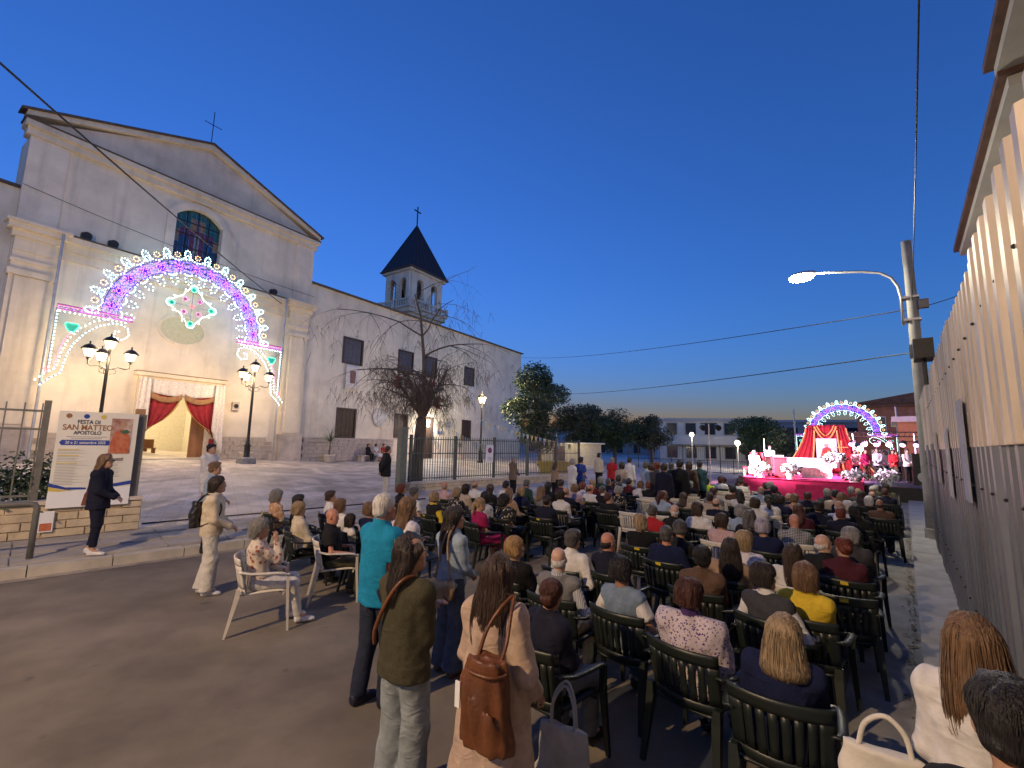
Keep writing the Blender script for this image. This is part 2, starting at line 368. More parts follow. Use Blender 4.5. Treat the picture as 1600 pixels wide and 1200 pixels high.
# window surround
fr = MB()
outer = [(-1.62, 12.0), (-1.62, 14.6)]+[(-1.62+3.19*i/12, 14.6+.95*sin(pi*i/12)**.8) for i in range(1, 12)]+[(1.57, 14.6), (1.57, 12.0)]
inner = [(-1.2, 12.15), (-1.2, 14.55)]+[(-1.2+2.35*i/12, 14.55+.65*sin(pi*i/12)**.8) for i in range(1, 12)]+[(1.15, 14.55), (1.15, 12.15)]
for i in range(len(outer)-1):
    fr.prism([outer[i], outer[i+1], inner[i+1], inner[i]], (0, 0, 0), X1, Z, Y1, -.1, .05)
wnd = fr.build('window', M_PLAS, CH)
MB().bx(-1.75, 1.7, -.22, .2, 11.85, 12.0).build('sill', M_PLAS2, wnd)
# stained glass: small leaded panes, a robed figure in the middle (generic)
GL = {k: mat('glass_'+k, c, .25, var=.45, vscale=7, spec=.7) for k, c in dict(green=(.015, .07, .05), blue=(.012, .022, .06), red=(.10, .008, .01), gold=(.20, .12, .03), skin=(.18, .10, .06), dark=(.02, .015, .02), white=(.2, .19, .17)).items()}
nx, nz = 9, 13
pm = {}
for i in range(nx):
    for j in range(nz):
        x = -1.16+2.27*(i+.5)/nx; z = 12.2+2.95*(j+.5)/nz; rx, rz_ = (x+.02)/1.15, (z-13.6)/1.5
        k = 'green' if z > 13.6 else 'blue'
        if abs(rx) < .42 and z < 14.05: k = 'red'
        if abs(rx) < .16 and z < 13.9: k = 'white'
        if .25 < abs(rx) < .8 and 13.6 < z < 13.95: k = 'red'
        if (rx*1.15)**2+(z-14.35)**2 < .2: k = 'gold'
        if abs(rx) < .13 and 14.1 < z < 14.6: k = 'skin'
        if abs(rx) > .75 and 13.2 < z < 13.75: k = 'gold'
        if z < 12.7 and k in ('blue', 'red'): k = 'dark' if (i+j) % 2 else k
        if k not in pm: pm[k] = MB().bx(-2.2/nx/2, 2.2/nx/2, 0, .012, -2.88/nz/2, 2.88/nz/2).mesh('pane', GL[k])
        link('pane', pm[k], wnd, (x, .22+rnd.uniform(-.004, .004), z))
gb = MB()
for i in range(1, 4): gb.bx(-1.16+2.27*i/4-.018, -1.16+2.27*i/4+.018, .17, .205, 12.15, 15.15)
for j in range(1, 4): gb.bx(-1.18, 1.13, .17, .204, 12.15+.75*j-.018, 12.15+.75*j+.018)
gb.build('glazing_bars', M_IRON, wnd)
# oval panel
ov = MB(); ring = []
for k in range(24):
    a, b = 2*pi*k/24, 2*pi*(k+1)/24
    ov.prism([(-.25+1.18*cos(a), 8.05+.86*sin(a)), (-.25+1.18*cos(b), 8.05+.86*sin(b)), (-.25+1.05*cos(b), 8.05+.75*sin(b)), (-.25+1.05*cos(a), 8.05+.75*sin(a))], (0, 0, 0), X1, Z, Y1, -.07, 0)
ovo = ov.build('oval_frame', M_PLAS, CH)
MB().prism([(-.25+1.05*cos(2*pi*k/24), 8.05+.75*sin(2*pi*k/24)) for k in range(24)], (0, 0, 0), X1, Z, Y1, -.02, 0).build('oval_panel', mat('oval_panel', (.55, .52, .36), .8, var=.1), ovo)
# portal frame
p = MB(); p.bx(-1.98, -1.45, -.2, .05, .4, 4.85); p.bx(1.45, 1.98, -.2, .05, .4, 4.85); p.bx(-1.98, 1.98, -.21, .05, 4.853, 5.3); p.bx(-2.15, 2.15, -.38, .05, 5.303, 5.5)
prt = p.build('portal', M_PLAS2, CH)
MB().bx(-2.17, 2.17, -.40, 0, 5.503, 5.54).build('portal_cap', mat('cap_brown', (.16, .10, .06), .8), prt)
MB().bx(-2.1, 2.1, -.9, .2, .9, 1.06).build('threshold', M_KERB, prt)
# interior seen through the open portal
M_INT = mat('interior_wall', (.72, .66, .52), .85, var=.1)
it = MB(); it.bx(-5, 5, 12, 12.2, .9, 7); it.bx(-5.2, -5, .7, 12, .9, 7); it.bx(5, 5.2, .7, 12, .9, 7); it.bx(-5, 5, .7, 12, 7, 7.2); it.build('nave_wall', M_INT, CH)
MB().bx(-5, 5, .2, 12, .85, 1.07).build('nave_floor', mat('nave_floor', (.55, .48, .40), .35, var=.15, vscale=3), CH)
M_WOODB = mat('bench_wood', (.28, .13, .05), .5, var=.3, vscale=5, stretch=(1, 1, .2))
for r_ in range(4):
    yy = 3.4+r_*1.2
    b_ = empty('church_bench', CD*np.array([1, 1, 0])+CU*-.9+CN*-yy+Z*1.07, R(57), ('first', 'second', 'third', 'fourth')[r_]+' wooden bench inside the church behind the parted curtains', 'bench', 'wooden benches inside the church')
    MB().bx(-2.6, 1.2, -.2, .2, .42, .47).build('seat', M_WOODB, b_); MB().bx(-2.6, 1.2, .2, .25, .42, .95).build('backrest', M_WOODB, b_)
    for x in (-2.55, -.7, 1.15): MB().bx(x-.03, x+.03, -.2, .25, 0, .42).build('leg', M_WOODB, b_)
ic = empty('altar_painting', CD*np.array([1, 1, 0])+CU*-.5+CN*-11.9+Z*3.6, R(57), 'dark altar painting on the far wall inside the church', 'painting')
MB().bx(-.9, .9, 0, .06, -1.3, 1.3).build('frame', mat('gilt', (.45, .28, .08), .4, metal=.5), ic); MB().bx(-.75, .75, -.02, 0, -1.15, 1.15).build('canvas', mat('canvas', (.22, .10, .06), .7, col2=(.5, .38, .2), vscale=2.4), ic)
dr = MB().bx(.72, 1.42, .12, .2, 1.08, 4.7).build('door', M_WOODB, CH)
for z0, z1 in ((1.2, 2.6), (2.8, 4.5)): MB().bx(.82, 1.32, .105, .118, z0, z1).build('door_panel', M_WOODB, dr)
point_light('interior_lamp', (-.3, 5, 5.8), 230, (1, .80, .52), .4, CH); point_light('interior_lamp', (-.3, 10, 5.5), 190, (1, .82, .56), .4, CH)
# red curtains, parted and tied, with gold fringe and a lace valance
M_RED = mat('red_velvet', (.30, .012, .02), .75, var=.25, vscale=5); M_GOLD = mat('gold_fringe', (.50, .33, .09), .6, var=.3, vscale=30); M_LACE = mat('lace_white', (.70, .64, .58), .85, var=.25, vscale=14)
cu = empty('portal_curtain', CD*np.array([1, 1, 0])+CN*.32, R(57), 'red velvet curtains with gold fringe parted under a white lace valance', 'curtain')
for sx in (-1, 1):
    def cf(t, v, sx=sx):   # t 0 outer .. 1 inner edge, v 0 top .. 1 bottom at the tie
        wtop = 1.55; inner_ = wtop*(1-v)**.75*1.0; xo = 1.62+.1*v; x = xo-(xo-(1.62-inner_-.0))*t*1.0
        x = 1.66-1.64*t*(1-.88*v**2.4)
        zb = 5.05-v*(3.0-.55*t*v)
        return (sx*x, -.05*sin(t*26)*(.6+.4*v)-.03, zb-.28*sin(pi*t)*v*0)
    c = MB().sheet(cf, 0, 1, 0, 1, 40, 24, .012).build('drape', M_RED, cu, smooth=True)
    fr = MB().sheet(lambda t, v: np.array(cf(.955+.05*t, v))+np.array([0, -.02, 0]), 0, 1, 0, 1, 3, 30, .02); fr.build('fringe', M_GOLD, c, smooth=True)
    MB().sheet(lambda t, v: np.array(cf(t, .965+.04*v))+np.array([0, -.02, 0]), 0, 1, 0, 1, 40, 2, .02).build('fringe', M_GOLD, c, smooth=True)
    MB().sheet(lambda t, v: (sx*(1.5+.24*t), -.04*sin(t*14)-.04, 2.12-1.02*v), 0, 1, 0, 1, 14, 8, .012).build('tail', M_RED, c, smooth=True)
MB().sheet(lambda t, v: (-1.8+3.6*t, -.12-.03*sin(t*60), 5.15-v*(.62+.22*sin(pi*t))), 0, 1, 0, 1, 60, 6, .008).build('valance', M_LACE, cu, smooth=True)
for sx in (-1, 1):
    MB().sheet(lambda t, v, sx=sx: (sx*(1.62-1.56*t), -.16-.02*sin(t*30), 4.62-.30*sin(pi*t)**.8-.30*v-.1*t), 0, 1, 0, 1, 30, 3, .008).build('valance_band', mat('gold_band', (.33, .17, .07), .7, var=.3, vscale=20), cu, smooth=True)
for sx in (-1, 1):
    MB().sheet(lambda t, v: (sx*(1.5+.5*t+.15*v*t), -.2-.05*sin(t*15), 5.2-v*4.0*(1-.35*(1-t))), 0, 1, 0, 1, 16, 12, .008).build('side_panel', M_LACE, cu, smooth=True)
# things on the church front
for i, (x, z, lb) in enumerate(((-4.75, 11.44, 'small black floodlight on the church cornice near the tall pole'), (-3.75, 11.44, 'round black loudspeaker on the church cornice above the luminous arch'), (4.35, 11.44, 'dark horn loudspeaker at the far end of the church cornice'))):
    s_ = empty('loudspeaker', church(x, .3, z), R(57), lb, 'loudspeaker')
    MB().box((0, 0, .17), (.36, .25, .3)).build('cabinet', M_IRON, s_); MB().lathe([(.12, 0), (.17, .06), (.19, .08)], n=14).build('horn', M_IRON, s_).rotation_euler = (R(90), 0, 0)
    s_.children[-1].location = (0, -.12, .18)
s_ = empty('wall_speaker', church(2.85, .12, 4.1), R(57), 'small wall speaker beside the church portal', 'loudspeaker')
MB().box((0, 0, 0), (.38, .2, .5)).build('cabinet', mat('beige_box', (.5, .44, .36), .7), s_); MB().lathe([(.13, 0), (.13, .03)], n=14).build('grille', M_IRON, s_).rotation_euler = (R(90), 0, 0); s_.children[-1].location = (0, -.1, 0)
# wing on the far side of the front
lw = empty('church_wing', church(-12, 0, 0), R(57), 'lower plain plastered wing at the edge of the church front', 'building')
MB().bx(-10, 5.05, .25, 14, -.2, 13.1).build('wall', M_PLAS, lw); MB().bx(-10, 5.1, .1, 14, 13.1, 13.22).build('roof_edge', M_ROOF, lw)
# convent range
CV = empty('convent', (CD[0], CD[1], 0), R(57), 'long two storey plastered convent with shuttered windows joined to the church', 'building')
UPW = [(10.1, 11.95, 7.95, 10.0), (15.6, 17.4, 8.0, 10.05), (18.85, 20.45, 8.1, 10.05), (24.55, 26.2, 8.05, 9.95)]
LOW = [(9.95, 11.7, 2.35, 4.6), (15.55, 17.1, 2.5, 4.55), (24.45, 25.9, 2.4, 4.5)]; CDO = (18.65, 20.3, .5, 4.45)
cells(MB(), 7.15, 35.5, -.3, 13.2, UPW+LOW+[CDO], .05, .5).build('wall', M_PLAS, CV)
MB().bx(7.15, 35.5, .5, 11, -.3, 13.2).build('core', M_PLAS, CV)
MB().bx(7.1, 35.75, -.18, 11, 13.2, 13.3).build('roof_edge', M_ROOF, CV)
for k, h in enumerate(UPW+LOW):
    wv = MB(); x0, x1, z0, z1 = h
    for a in ((x0, x0+.12, z0, z1), (x1-.12, x1, z0, z1), (x0+.12, x1-.12, z1-.12, z1), (x0+.12, x1-.12, z0, z0+.1)): wv.bx(a[0], a[1], -.02, .2, a[2], a[3])
    wo = wv.build('window', M_DARKW, CV)
    nsh = 4
    for i in range(nsh):
        xa = x0+.14+(x1-x0-.28)*i/nsh; xb = xa+(x1-x0-.28)/nsh-.02
        s_ = MB().bx(xa, xb, .08, .12, z0+.11, z1-.13)
        for j in range(9): s_.box(((xa+xb)/2, .075, z0+.2+(z1-z0-.4)*j/8), (xb-xa-.06, .02, .05))
        s_.build('shutter', M_SHUT if k < 4 else M_DARKW, wo)
dv = MB().bx(18.65, 18.85, .0, .3, .5, 4.45).bx(20.1, 20.3, .0, .3, .5, 4.45).bx(18.85, 20.1, .0, .3, 4.3, 4.45).build('door_frame', M_DARKW, CV)
MB().bx(18.85, 20.1, .2, .3, .5, 3.5).build('door_leaf', M_DARKW, dv)
MB().bx(18.85, 20.1, .22, .26, 3.55, 4.28).build('fanlight', mat('fanlight_glass', (.5, .5, .5), .4, emit=(1, .93, .78), estr=.35), dv)
wl_ = empty('wall_lamp', church(19.35, .25, 3.95), R(57), 'bright lit lamp over the convent door', 'lamp')
MB().ball((0, 0, 0), (.16, .12, .12), 10, 6).build('globe', mat('lamp_white', (.8, .8, .8), .5, emit=(1, .94, .8), estr=90), wl_); MB().bx(-.05, .05, .1, .3, -.05, .05).build('bracket', M_IRON, wl_)
point_light('lamp_light', (0, -.35, -.1), 130, (1, .92, .76), .12, wl_)
# plinth of squared stones along the convent and front
stm = [MB().bx(-l/2+.012, l/2-.012, -.05-.015*k, .02, .012, .248).mesh('stone', M_STONE) for k, l in enumerate((.5, .68, .42))]
for (xa, xb, o0) in ((7.15, 15.4, 0.), (-5.4, -2.05, .05), (2.05, 5.45, .05)):
    for j in range(6):
        x = xa+(.25 if j % 2 else 0)
        while x < xb-.2:
            k = rnd.randrange(3); l = (.5, .68, .42)[k]
            if x+l > xb+.1: break
            link('stone', stm[k], CV if xa > 7 else CH, (x+l/2, o0-.03, .72+j*.26)); x += l
MB().bx(7.15, 15.5, -.06, 0.04, 2.29, 2.36).build('plinth_cap', M_KERB, CV)
# hanging cloths under windows, tondo, plaques, bench
dp = empty('window_banner', church(11.05, .06, 7.9), R(57), 'white cloth banner with a dark red figure hanging under a convent window', 'banner')
MB().sheet(lambda t, v: (-.6+1.2*t, -.03-.02*sin(t*9), -1.9*v), 0, 1, 0, 1, 16, 8, .008).build('cloth', M_LACE, dp, smooth=True)
MB().sheet(lambda t, v: (-.28+.56*t*(1-.2*v)+.05*v, -.06, -.45-.95*v), 0, 1, 0, 1, 6, 4, .004).build('figure_print', mat('print_red', (.17, .05, .045), .8, col2=(.30, .20, .18), vscale=5), dp)
dp = empty('window_banner', church(25.6, .06, 8.0), R(57), 'plain white cloth hanging under the last upper convent window', 'banner')
MB().sheet(lambda t, v: (-.7+1.3*t, -.03-.02*sin(t*9), -1.7*v), 0, 1, 0, 1, 16, 8, .008).build('cloth', M_LACE, dp, smooth=True)
td = empty('wall_roundel', church(14.0, .03, 4.1), R(57), 'pale round emblem on the convent wall between two windows', 'emblem')
t_ = MB(); t_.prism([(.78*cos(k*pi/14), .78*sin(k*pi/14)) for k in range(28)], (0, 0, 0), X1, Z, Y1, -.04, 0); t_.build('rim', M_PED, td)
t_ = MB(); t_.prism([(.7*cos(k*pi/14), .7*sin(k*pi/14)) for k in range(28)], (0, 0, 0), X1, Z, Y1, -.06, -.04); t_.build('disc', mat('tondo', (.55, .53, .5), .8, var=.3, vscale=4), td)
for x, z, w_, h_, c, lb in ((21.2, 3.1, .6, .28, (.03, .06, .25), 'small blue plaque beside the convent door'), (22.3, 3.9, .9, .5, (.33, .32, .33), 'grey lettered plaque on the convent wall by the door')):
    pq = empty('wall_plaque', church(x, .02, z), R(57), lb, 'plaque'); MB().bx(-w_/2, w_/2, -.03, 0, -h_/2, h_/2).build('plate', mat('plq%d' % int(x*10), c, .5), pq)
    for k in range(3): MB().bx(-w_*.38, w_*.38, -.034, -.03, -h_*.3+k*h_*.28, -h_*.22+k*h_*.28).build('text_line', mat('plq_line', (.6, .6, .6), .6), pq)
BNZ = gz(*church(13.2, .7, 0)[:2]); bn = empty('stone_bench', church(13.2, .65, BNZ), R(57), 'low stone bench against the convent wall', 'bench'); MB().bx(-1.5, 1.6, -.25, .3, .38, .46).build('seat', M_KERB, bn)
for x in (-1.3, 0, 1.4): MB().bx(x-.12, x+.12, -.2, .25, -.1, .38).build('leg', M_KERB, bn)

# ---- bell tower
BT = empty('bell_tower', church(20.3, -4, 0), R(57), 'square bell tower with arched openings, pointed brown spire and cross', 'tower')
WU, WN = 5.4, 4.3
MB().bx(.25, WU-.25, .25, WN-.25, 11, 15.3).build('shaft', M_PLAS, BT)
MB().bx(-.05, WU+.05, -.05, WN+.05, 15.3, 15.75).build('cornice', M_PLAS, BT); MB().bx(-.2, WU+.2, -.2, WN+.2, 15.75, 15.95).build('gallery_floor', M_PLAS, BT)
bl = MB(); bl.bx(-.15, WU+.15, -.15, .0, 16.55, 16.7); bl.bx(-.15, 0, 0, WN, 16.553, 16.703); bl.bx(WU, WU+.15, 0, WN, 16.553, 16.703); bl.build('rail', M_PLAS, BT)
bal = MB().lathe([(.05, 0), (.08, .05), (.05, .12), (.09, .28), (.05, .5), (.08, .6)], n=8).mesh('baluster', M_PLAS, True)
for i in range(17): link('baluster', bal, BT, (.1+i*(WU-.2)/16, -.08, 15.95))
for i in range(13): link('baluster', bal, BT, (-.08, .1+i*(WN-.2)/12, 15.95))
for x, y in ((-.1, -.1), (WU+.1, -.1), (-.1, WN), (WU/2, -.1)): MB().box((x, y, 16.35), (.3, .3, .8)).build('rail_post', M_PLAS, BT)
def belfry_face(o, ex, ez, W):
    m = MB(); z0, zs, zt = 15.95, 18.6, 19.75; ow = .50; cs = (W*.29, W*.71)
    m.prism([(.2, z0), (cs[0]-ow, z0), (cs[0]-ow, zt), (.2, zt)], o, ex, Z, ez, 0, .4); m.prism([(cs[0]+ow, z0), (cs[1]-ow, z0), (cs[1]-ow, zt), (cs[0]+ow, zt)], o, ex, Z, ez, 0, .4); m.prism([(cs[1]+ow, z0), (W-.2, z0), (W-.2, zt), (cs[1]+ow, zt)], o, ex, Z, ez, 0, .4)
    for c in cs:
        for h in (0, 1):
            a = [(c-ow*cos(pi/2*k/6), zs+ow*sin(pi/2*k/6)) for k in range(7)] if h == 0 else [(c+ow*sin(pi/2*k/6), zs+ow*cos(pi/2*k/6)) for k in range(7)]
            m.prism([(c-ow, zt), *a, (c, zt)] if h == 0 else [(c, zt), *a, (c+ow, zt)], o, ex, Z, ez, 0.002, .398)
    return m
o0 = np.array([0., 0, 0])
for (o, ex, ez, W) in (((.2, .2, 0), X1, Y1, WU-.4), ((.2, .2, 0), Y1, X1, WN-.4), ((.2, WN-.6, 0), X1, Y1, WU-.4), ((WU-.6, .2, 0), Y1, X1, WN-.4)): belfry_face(o, ex, ez, W).build('belfry_wall', M_PLAS, BT)
MB().bx(-.0, WU, 0, WN, 19.75, 19.98).build('cornice', M_PLAS, BT); MB().bx(-.2, WU+.2, -.2, WN+.2, 19.983, 20.1).build('eave', M_ROOF, BT)
M_COP = mat('spire_sheet', (.045, .028, .028), .45, metal=.4, var=.25, vscale=3)
ap = np.array([WU/2-.3, WN/2-.2, 26.0]); co = [np.array(v) for v in ((-.1, -.1, 20.1), (WU+.1, -.1, 20.1), (WU+.1, WN+.1, 20.1), (-.1, WN+.1, 20.1))]
sp = MB().add([*co, ap], [(0, 1, 4), (1, 2, 4), (2, 3, 4), (3, 0, 4), (3, 2, 1, 0)]).build('spire', M_COP, BT)
for a, b in ((0, 1), (3, 0)):
    for i in range(9): MB().tube([co[a]+(co[b]-co[a])*i/8, ap], [.035, .01], 4).build('seam', M_COP, sp)
MB().tube([ap-Z*.1, ap+Z*2.1], .07).tube([ap+Z*1.55-X1*.5, ap+Z*1.55+X1*.5], .07).build('cross', M_IRON, BT)
for x, y in ((WU*.3, WN*.3), (WU*.7, WN*.3), (WU*.3, WN*.7)): MB().lathe([(.02, 18.6), (.2, 18.5), (.28, 18.0), (.45, 17.5), (.42, 17.45)], (x, y, 0), 14).build('bell', mat('bronze', (.06, .05, .035), .5, metal=.6), BT, smooth=True)
# roof aerial
ar = empty('roof_aerial', church(17.5, -3, 13.2), R(57), 'rooftop television aerial with several cross rods beside the bell tower', 'aerial')
MB().tube([(0, 0, 0), (0, 0, 4.0)], .025, 5).build('mast', M_IRON, ar)
for k in range(5): MB().tube([(-.5-.03*k, 0, 3.9-.32*k), (.5+.03*k, 0, 3.7-.32*k)], .015, 4).build('rod', M_IRON, ar)
# ================================================================== LUMINOUS ARCHES
def emis(name, c, s):
    return mat(name, tuple(.5*v+.3 for v in c), .4, var=0, emit=c, estr=s)
BULB = dict(white=emis('bulb_white', (.55, .96, .90), 42), pink=emis('bulb_pink', (1, .10, .55), 9), blue=emis('bulb_blue_glow', (.13, .07, 1), 18), violet=emis('bulb_violet', (.25, .06, 1), 17),
            amber=emis('bulb_amber', (1, .62, .25), 14), green=emis('bulb_green', (.05, 1, .55), 8), red=emis('bulb_red', (1, .05, .12), 14))
M_LATH = mat('lath', (.30, .32, .40), .6, var=.15); M_LATHV = mat('lath_violet', (.10, .03, .30), .6, var=.2); M_LATHP = mat('lath_pink', (.55, .12, .42), .6); M_LATHG = mat('lath_green', (.03, .45, .38), .6)
def luminaria(name, label, origin, rz, S, zb, pole_h, bm=1.0):
    """origin = ground point under the arch centre; local x along the arch, y inwards; S scale; zb height of the beam"""
    E_ = empty(name, origin, rz, label, 'light arch')
    B = {k: [] for k in BULB}; lath = MB(); lv = MB(); lp = MB(); lg = MB()
    T = lambda x, z, y=0.: np.array([x*S, y, zb+z*S])
    def line(pts, n, c, dy=-.06):
        pts = np.array(pts, float); d = np.r_[0, np.cumsum(np.linalg.norm(np.diff(pts, axis=0), axis=1))]
        for t in np.linspace(0, d[-1], n): B[c].append(T(np.interp(t, d, pts[:, 0]), np.interp(t, d, pts[:, 1]), dy))
    def stick(mb, pts, r=.03): mb.tube([T(*p) for p in pts], r*S, 4)
    pol = lambda r, a: (r*cos(a), r*sin(a))
    arcp = lambda r, a0, a1, n: [pol(r, a0+(a1-a0)*i/n) for i in range(n+1)]
    NS = 13
    for k in range(NS):
        a = pi*(k+.5)/NS; h = pi/NS/2
        # scallop between petals, petals at the joints
        sc = [pol(3.72+.30*(abs(t)**1.6)*1.0, a+t*h) for t in np.linspace(-1, 1, 11)]
        line(sc, 9, 'white'); stick(lath, sc, .022)
        f = pol(4.02, a); fl = [(f[0]+.13*cos(q), f[1]+.13*sin(q)) for q in np.linspace(0, 2*pi, 9)]
        line(fl, 8, 'amber')
        lath.ball(T(*f, .0), (.06*S, .03, .06*S), 6, 4)
        # inner row
        si = [pol(3.02-.10*(abs(t)**1.6), a+t*h) for t in np.linspace(-1, 1, 9)]; line(si, 5, 'white'); stick(lath, si, .02)
        # star cross in the band
        c = pol(3.38, a); er = np.array(pol(1, a)); et = np.array(pol(1, a+pi/2))
        for q in range(8):
            dirv = er*cos(q*pi/4)+et*sin(q*pi/4); ln = .36 if q % 2 == 0 else .26
            P0, P1 = np.array(c), np.array(c)+dirv*ln
            lv.tube([T(*P0), T(*(P0*.5+P1*.5)), T(*P1)], [.02*S, .055*S, .015*S], 4)
            for t in (.35, .7, 1.05): B['pink' if q == 1 else 'violet'].append(T(*(P0+(P1-P0)*t), -.07))
        for q in range(48):  # scattered blue bulbs added to fill the band with a bloom-like glow
            rr, aa = rnd.uniform(3.06, 3.68), a+rnd.uniform(-h, h)
            B['blue'].append(T(*pol(rr, aa), -.03))
    for k in range(NS+1):
        a = pi*k/NS
        er = np.array(pol(1, a)); et = np.array(pol(1, a+pi/2)); c0 = er*4.04
        el = [c0+er*.18*cos(q)+et*.08*sin(q) for q in np.linspace(0, 2*pi, 13)]; stick(lath, el, .018)
        line([c0+er*.42*cos(q)+et*.20*sin(q) for q in np.linspace(.5, 2*pi-.5, 15)][::1] if False else [c0+er*.27*cos(q)+et*.145*sin(q) for q in np.linspace(-2.6, 2.6, 15)], 11, 'white')
        c1 = er*2.72; el = [c1+er*.22*cos(q)+et*.075*sin(q) for q in np.linspace(0, 2*pi, 11)]; stick(lath, el, .016)
        line([c1-er*.28*cos(q)+et*.15*sin(q) for q in np.linspace(-2.4, 2.4, 11)], 7, 'white')
    for r in (3.08, 3.68): stick(lv, arcp(r, 0, pi, 60), .02)
    for sx in (-1, 1):
        X = lambda pts: [(sx*x, z) for x, z in pts]
        # pink beam
        for z in (-.02, -.22): stick(lp, X([(2.45, z), (5.2, z)]), .035)
        stick(lp, X([(2.45, -.02), (2.6, -.22)]), .03)
        line(X([(2.5, -.1), (5.15, -.1)]), 18, 'pink'); line(X([(2.6, -.18), (5.15, -.18)]), 11, 'violet')
        # bracket
        cv = [(2.62, -.62), (2.55, -.95), (2.78, -1.22), (3.1, -1.12), (3.12, -.85), (2.95, -.82)]
        ar_ = [(2.62, -.62), (2.85, -.45), (3.2, -.47), (3.7, -.72), (4.15, -1.15), (4.5, -1.75), (4.66, -2.3), (4.72, -2.75), (4.76, -3.1), (5.1, -3.4), (5.35, -3.72)]
        stick(lath, X(ar_), .025); stick(lath, X(cv), .02)
        line(X(ar_), 30, 'white'); line(X([(x+.17, z+.2) for x, z in ar_[2:]]), 22, 'white'); line(X(cv), 11, 'white')
        line(X([(5.16, -.35), (5.16, -2.9)]), 17, 'white'); line(X([(2.75, -.33), (5.1, -.33)]), 15, 'white')
        stick(lath, X([(5.2, -.2), (5.2, -3.0)]), .025)
        ht = [(4.62+.24*math.copysign(abs(sin(q))**1.5, sin(q)), -.95+.22*cos(q)-.08*cos(2*q)) for q in np.linspace(0, 2*pi, 17)]
        lg.prism([(sx*x*S, zb+z*S) for x, z in ht], (0, 0, 0), X1, Z, Y1, -.02, .02); line(X(ht), 18, 'green')
        line(X([(4.62, -1.2), (4.85, -1.7), (4.95, -2.4), (5.02, -3.0)]), 16, 'pink')
        line(X([(5.2+.1*cos(q), -3.05+.1*sin(q)) for q in np.linspace(0, 2*pi, 8)]), 9, 'red')
        pm_ = MB().tube([(sx*5.32*S, .1, 0), (sx*5.32*S, .1, pole_h)], .055, 8); pm_.build('pole', M_STEEL, E_)
    for a, c in ((0, 1), (pi/2, 1), (pi, 1), (-pi/2, 1)):
        d = np.array(pol(1, a)); e = np.array(pol(1, a+pi/2)); o = np.array([0, 1.25])
        if S < .8: continue
        stick(lath, [o, o+d*.85], .02)
        fan = [o+d*.78+e*.33, o+d*.95+e*.2, o+d*1.15+e*.16, o+d*1.2, o+d*1.15-e*.16, o+d*.95-e*.2, o+d*.78-e*.33]; line(fan, 11, 'white'); stick(lath, fan, .018)
        lg.prism([(p_[0]*S, zb+p_[1]*S) for p_ in [o+d*.82, o+d*.95+e*.13, o+d*1.1, o+d*.95-e*.13]], (0, 0, 0), X1, Z, Y1, -.02, .02)
        line([o+d*.95+(d*cos(q)+e*sin(q))*.14 for q in np.linspace(0, 2*pi, 9)], 10, 'green')
        dd = (d+e)/1.414; f = o+dd*.50; line([f+.13*np.array(pol(1, q)) for q in np.linspace(0, 2*pi, 9)], 6, 'pink'); g2 = o+dd*1.12; qa = a+pi/4+pi; line([g2+.40*np.array(pol(1, q)) for q in np.linspace(qa-1.0, qa+1.0, 9)], 8, 'white')
        lp.ball(T(*f), (.08*S, .03, .08*S), 6, 4)
    if S >= .8:
        line([np.array([0, 1.25])+.08*np.array(pol(1, q)) for q in np.linspace(0, 2*pi, 6)], 6, 'red')
        lath.tube([T(0, 2.7), T(0, 2.45)], .015, 4)
    ARCH_BACK = MB()
    for k in range(9):
        a = pi*(k+.5)/9; ARCH_BACK.tube([T(*pol(2.95, a), .05), T(*pol(4.0, a), .05)], .018, 4)
    ARCH_BACK.tube([T(-5.2, -.12, .05), T(5.2, -.12, .05)] if False else [T(-5.2, -.12, .05), T(-2.5, -.12, .05)], .02, 4)
    for nm, mb, m in (('lath_frame', lath, M_LATH), ('violet_lath', lv, M_LATHV), ('pink_lath', lp, M_LATHP), ('green_panel', lg, M_LATHG), ('back_frame', ARCH_BACK, M_LATH)): tag(mb.build(nm, m, E_), kind='stuff')
    for k, pts in B.items():
        if not pts: continue
        r = {'blue': .030, 'violet': .030, 'amber': .026}.get(k, .027)*(S if S > .8 else S*.95)
        mb = MB()
        for p_ in pts: mb.ball(p_, r, 5, 4)
        tag(mb.build('bulb_string', BULB[k], E_), kind='stuff')
    return E_
lo = church(-.25, .8, 0); lo[2] = .75
luminaria('luminous_arch', 'large luminous arch with violet crosses and rosette before the church front', lo, R(57), 1.0, 8.05-.75, 10.6)
st_o = stg(-1.15, 43.2, 0)
luminaria('luminous_arch', 'smaller luminous arch with blue band behind the stage', st_o, R(90-38)-pi/2+0, .60, 3.5, 5.5)

# ================================================================== LAMPS
M_LGLASS = mat('lantern_glass', (.9, .8, .6), .3, emit=(1, .72, .36), estr=9, var=0)
M_LBULB = mat('lantern_bulb', (1, .9, .7), .3, emit=(1, .80, .45), estr=30, var=0)
def lantern(parent, x, y, z, s=1., stem=True):
    n = 6; o = np.array([x, y, z])
    g_ = MB().lathe([(.13*s, 0), (.23*s, .34*s)], o, n).build('lantern_glass', M_LGLASS, parent)
    c = MB().lathe([(.29*s, .34*s), (.28*s, .37*s), (.17*s, .50*s), (.08*s, .56*s), (.03*s, .58*s), (.03*s, .64*s), (.045*s, .66*s), (.01*s, .70*s)], o, 12).lathe([(.05*s, -.12*s), (.06*s, -.05*s), (.14*s, 0.)], o, 8)
    for k in range(n): c.tube([o+np.array([.133*s*cos(2*pi*k/n), .133*s*sin(2*pi*k/n), 0]), o+np.array([.236*s*cos(2*pi*k/n), .236*s*sin(2*pi*k/n), .34*s])], .012, 4)
    c.build('lantern_cap', M_IRON, g_); MB().ball(o+Z*.16*s, .06*s, 8, 6).build('bulb', M_LBULB, g_)
    return g_
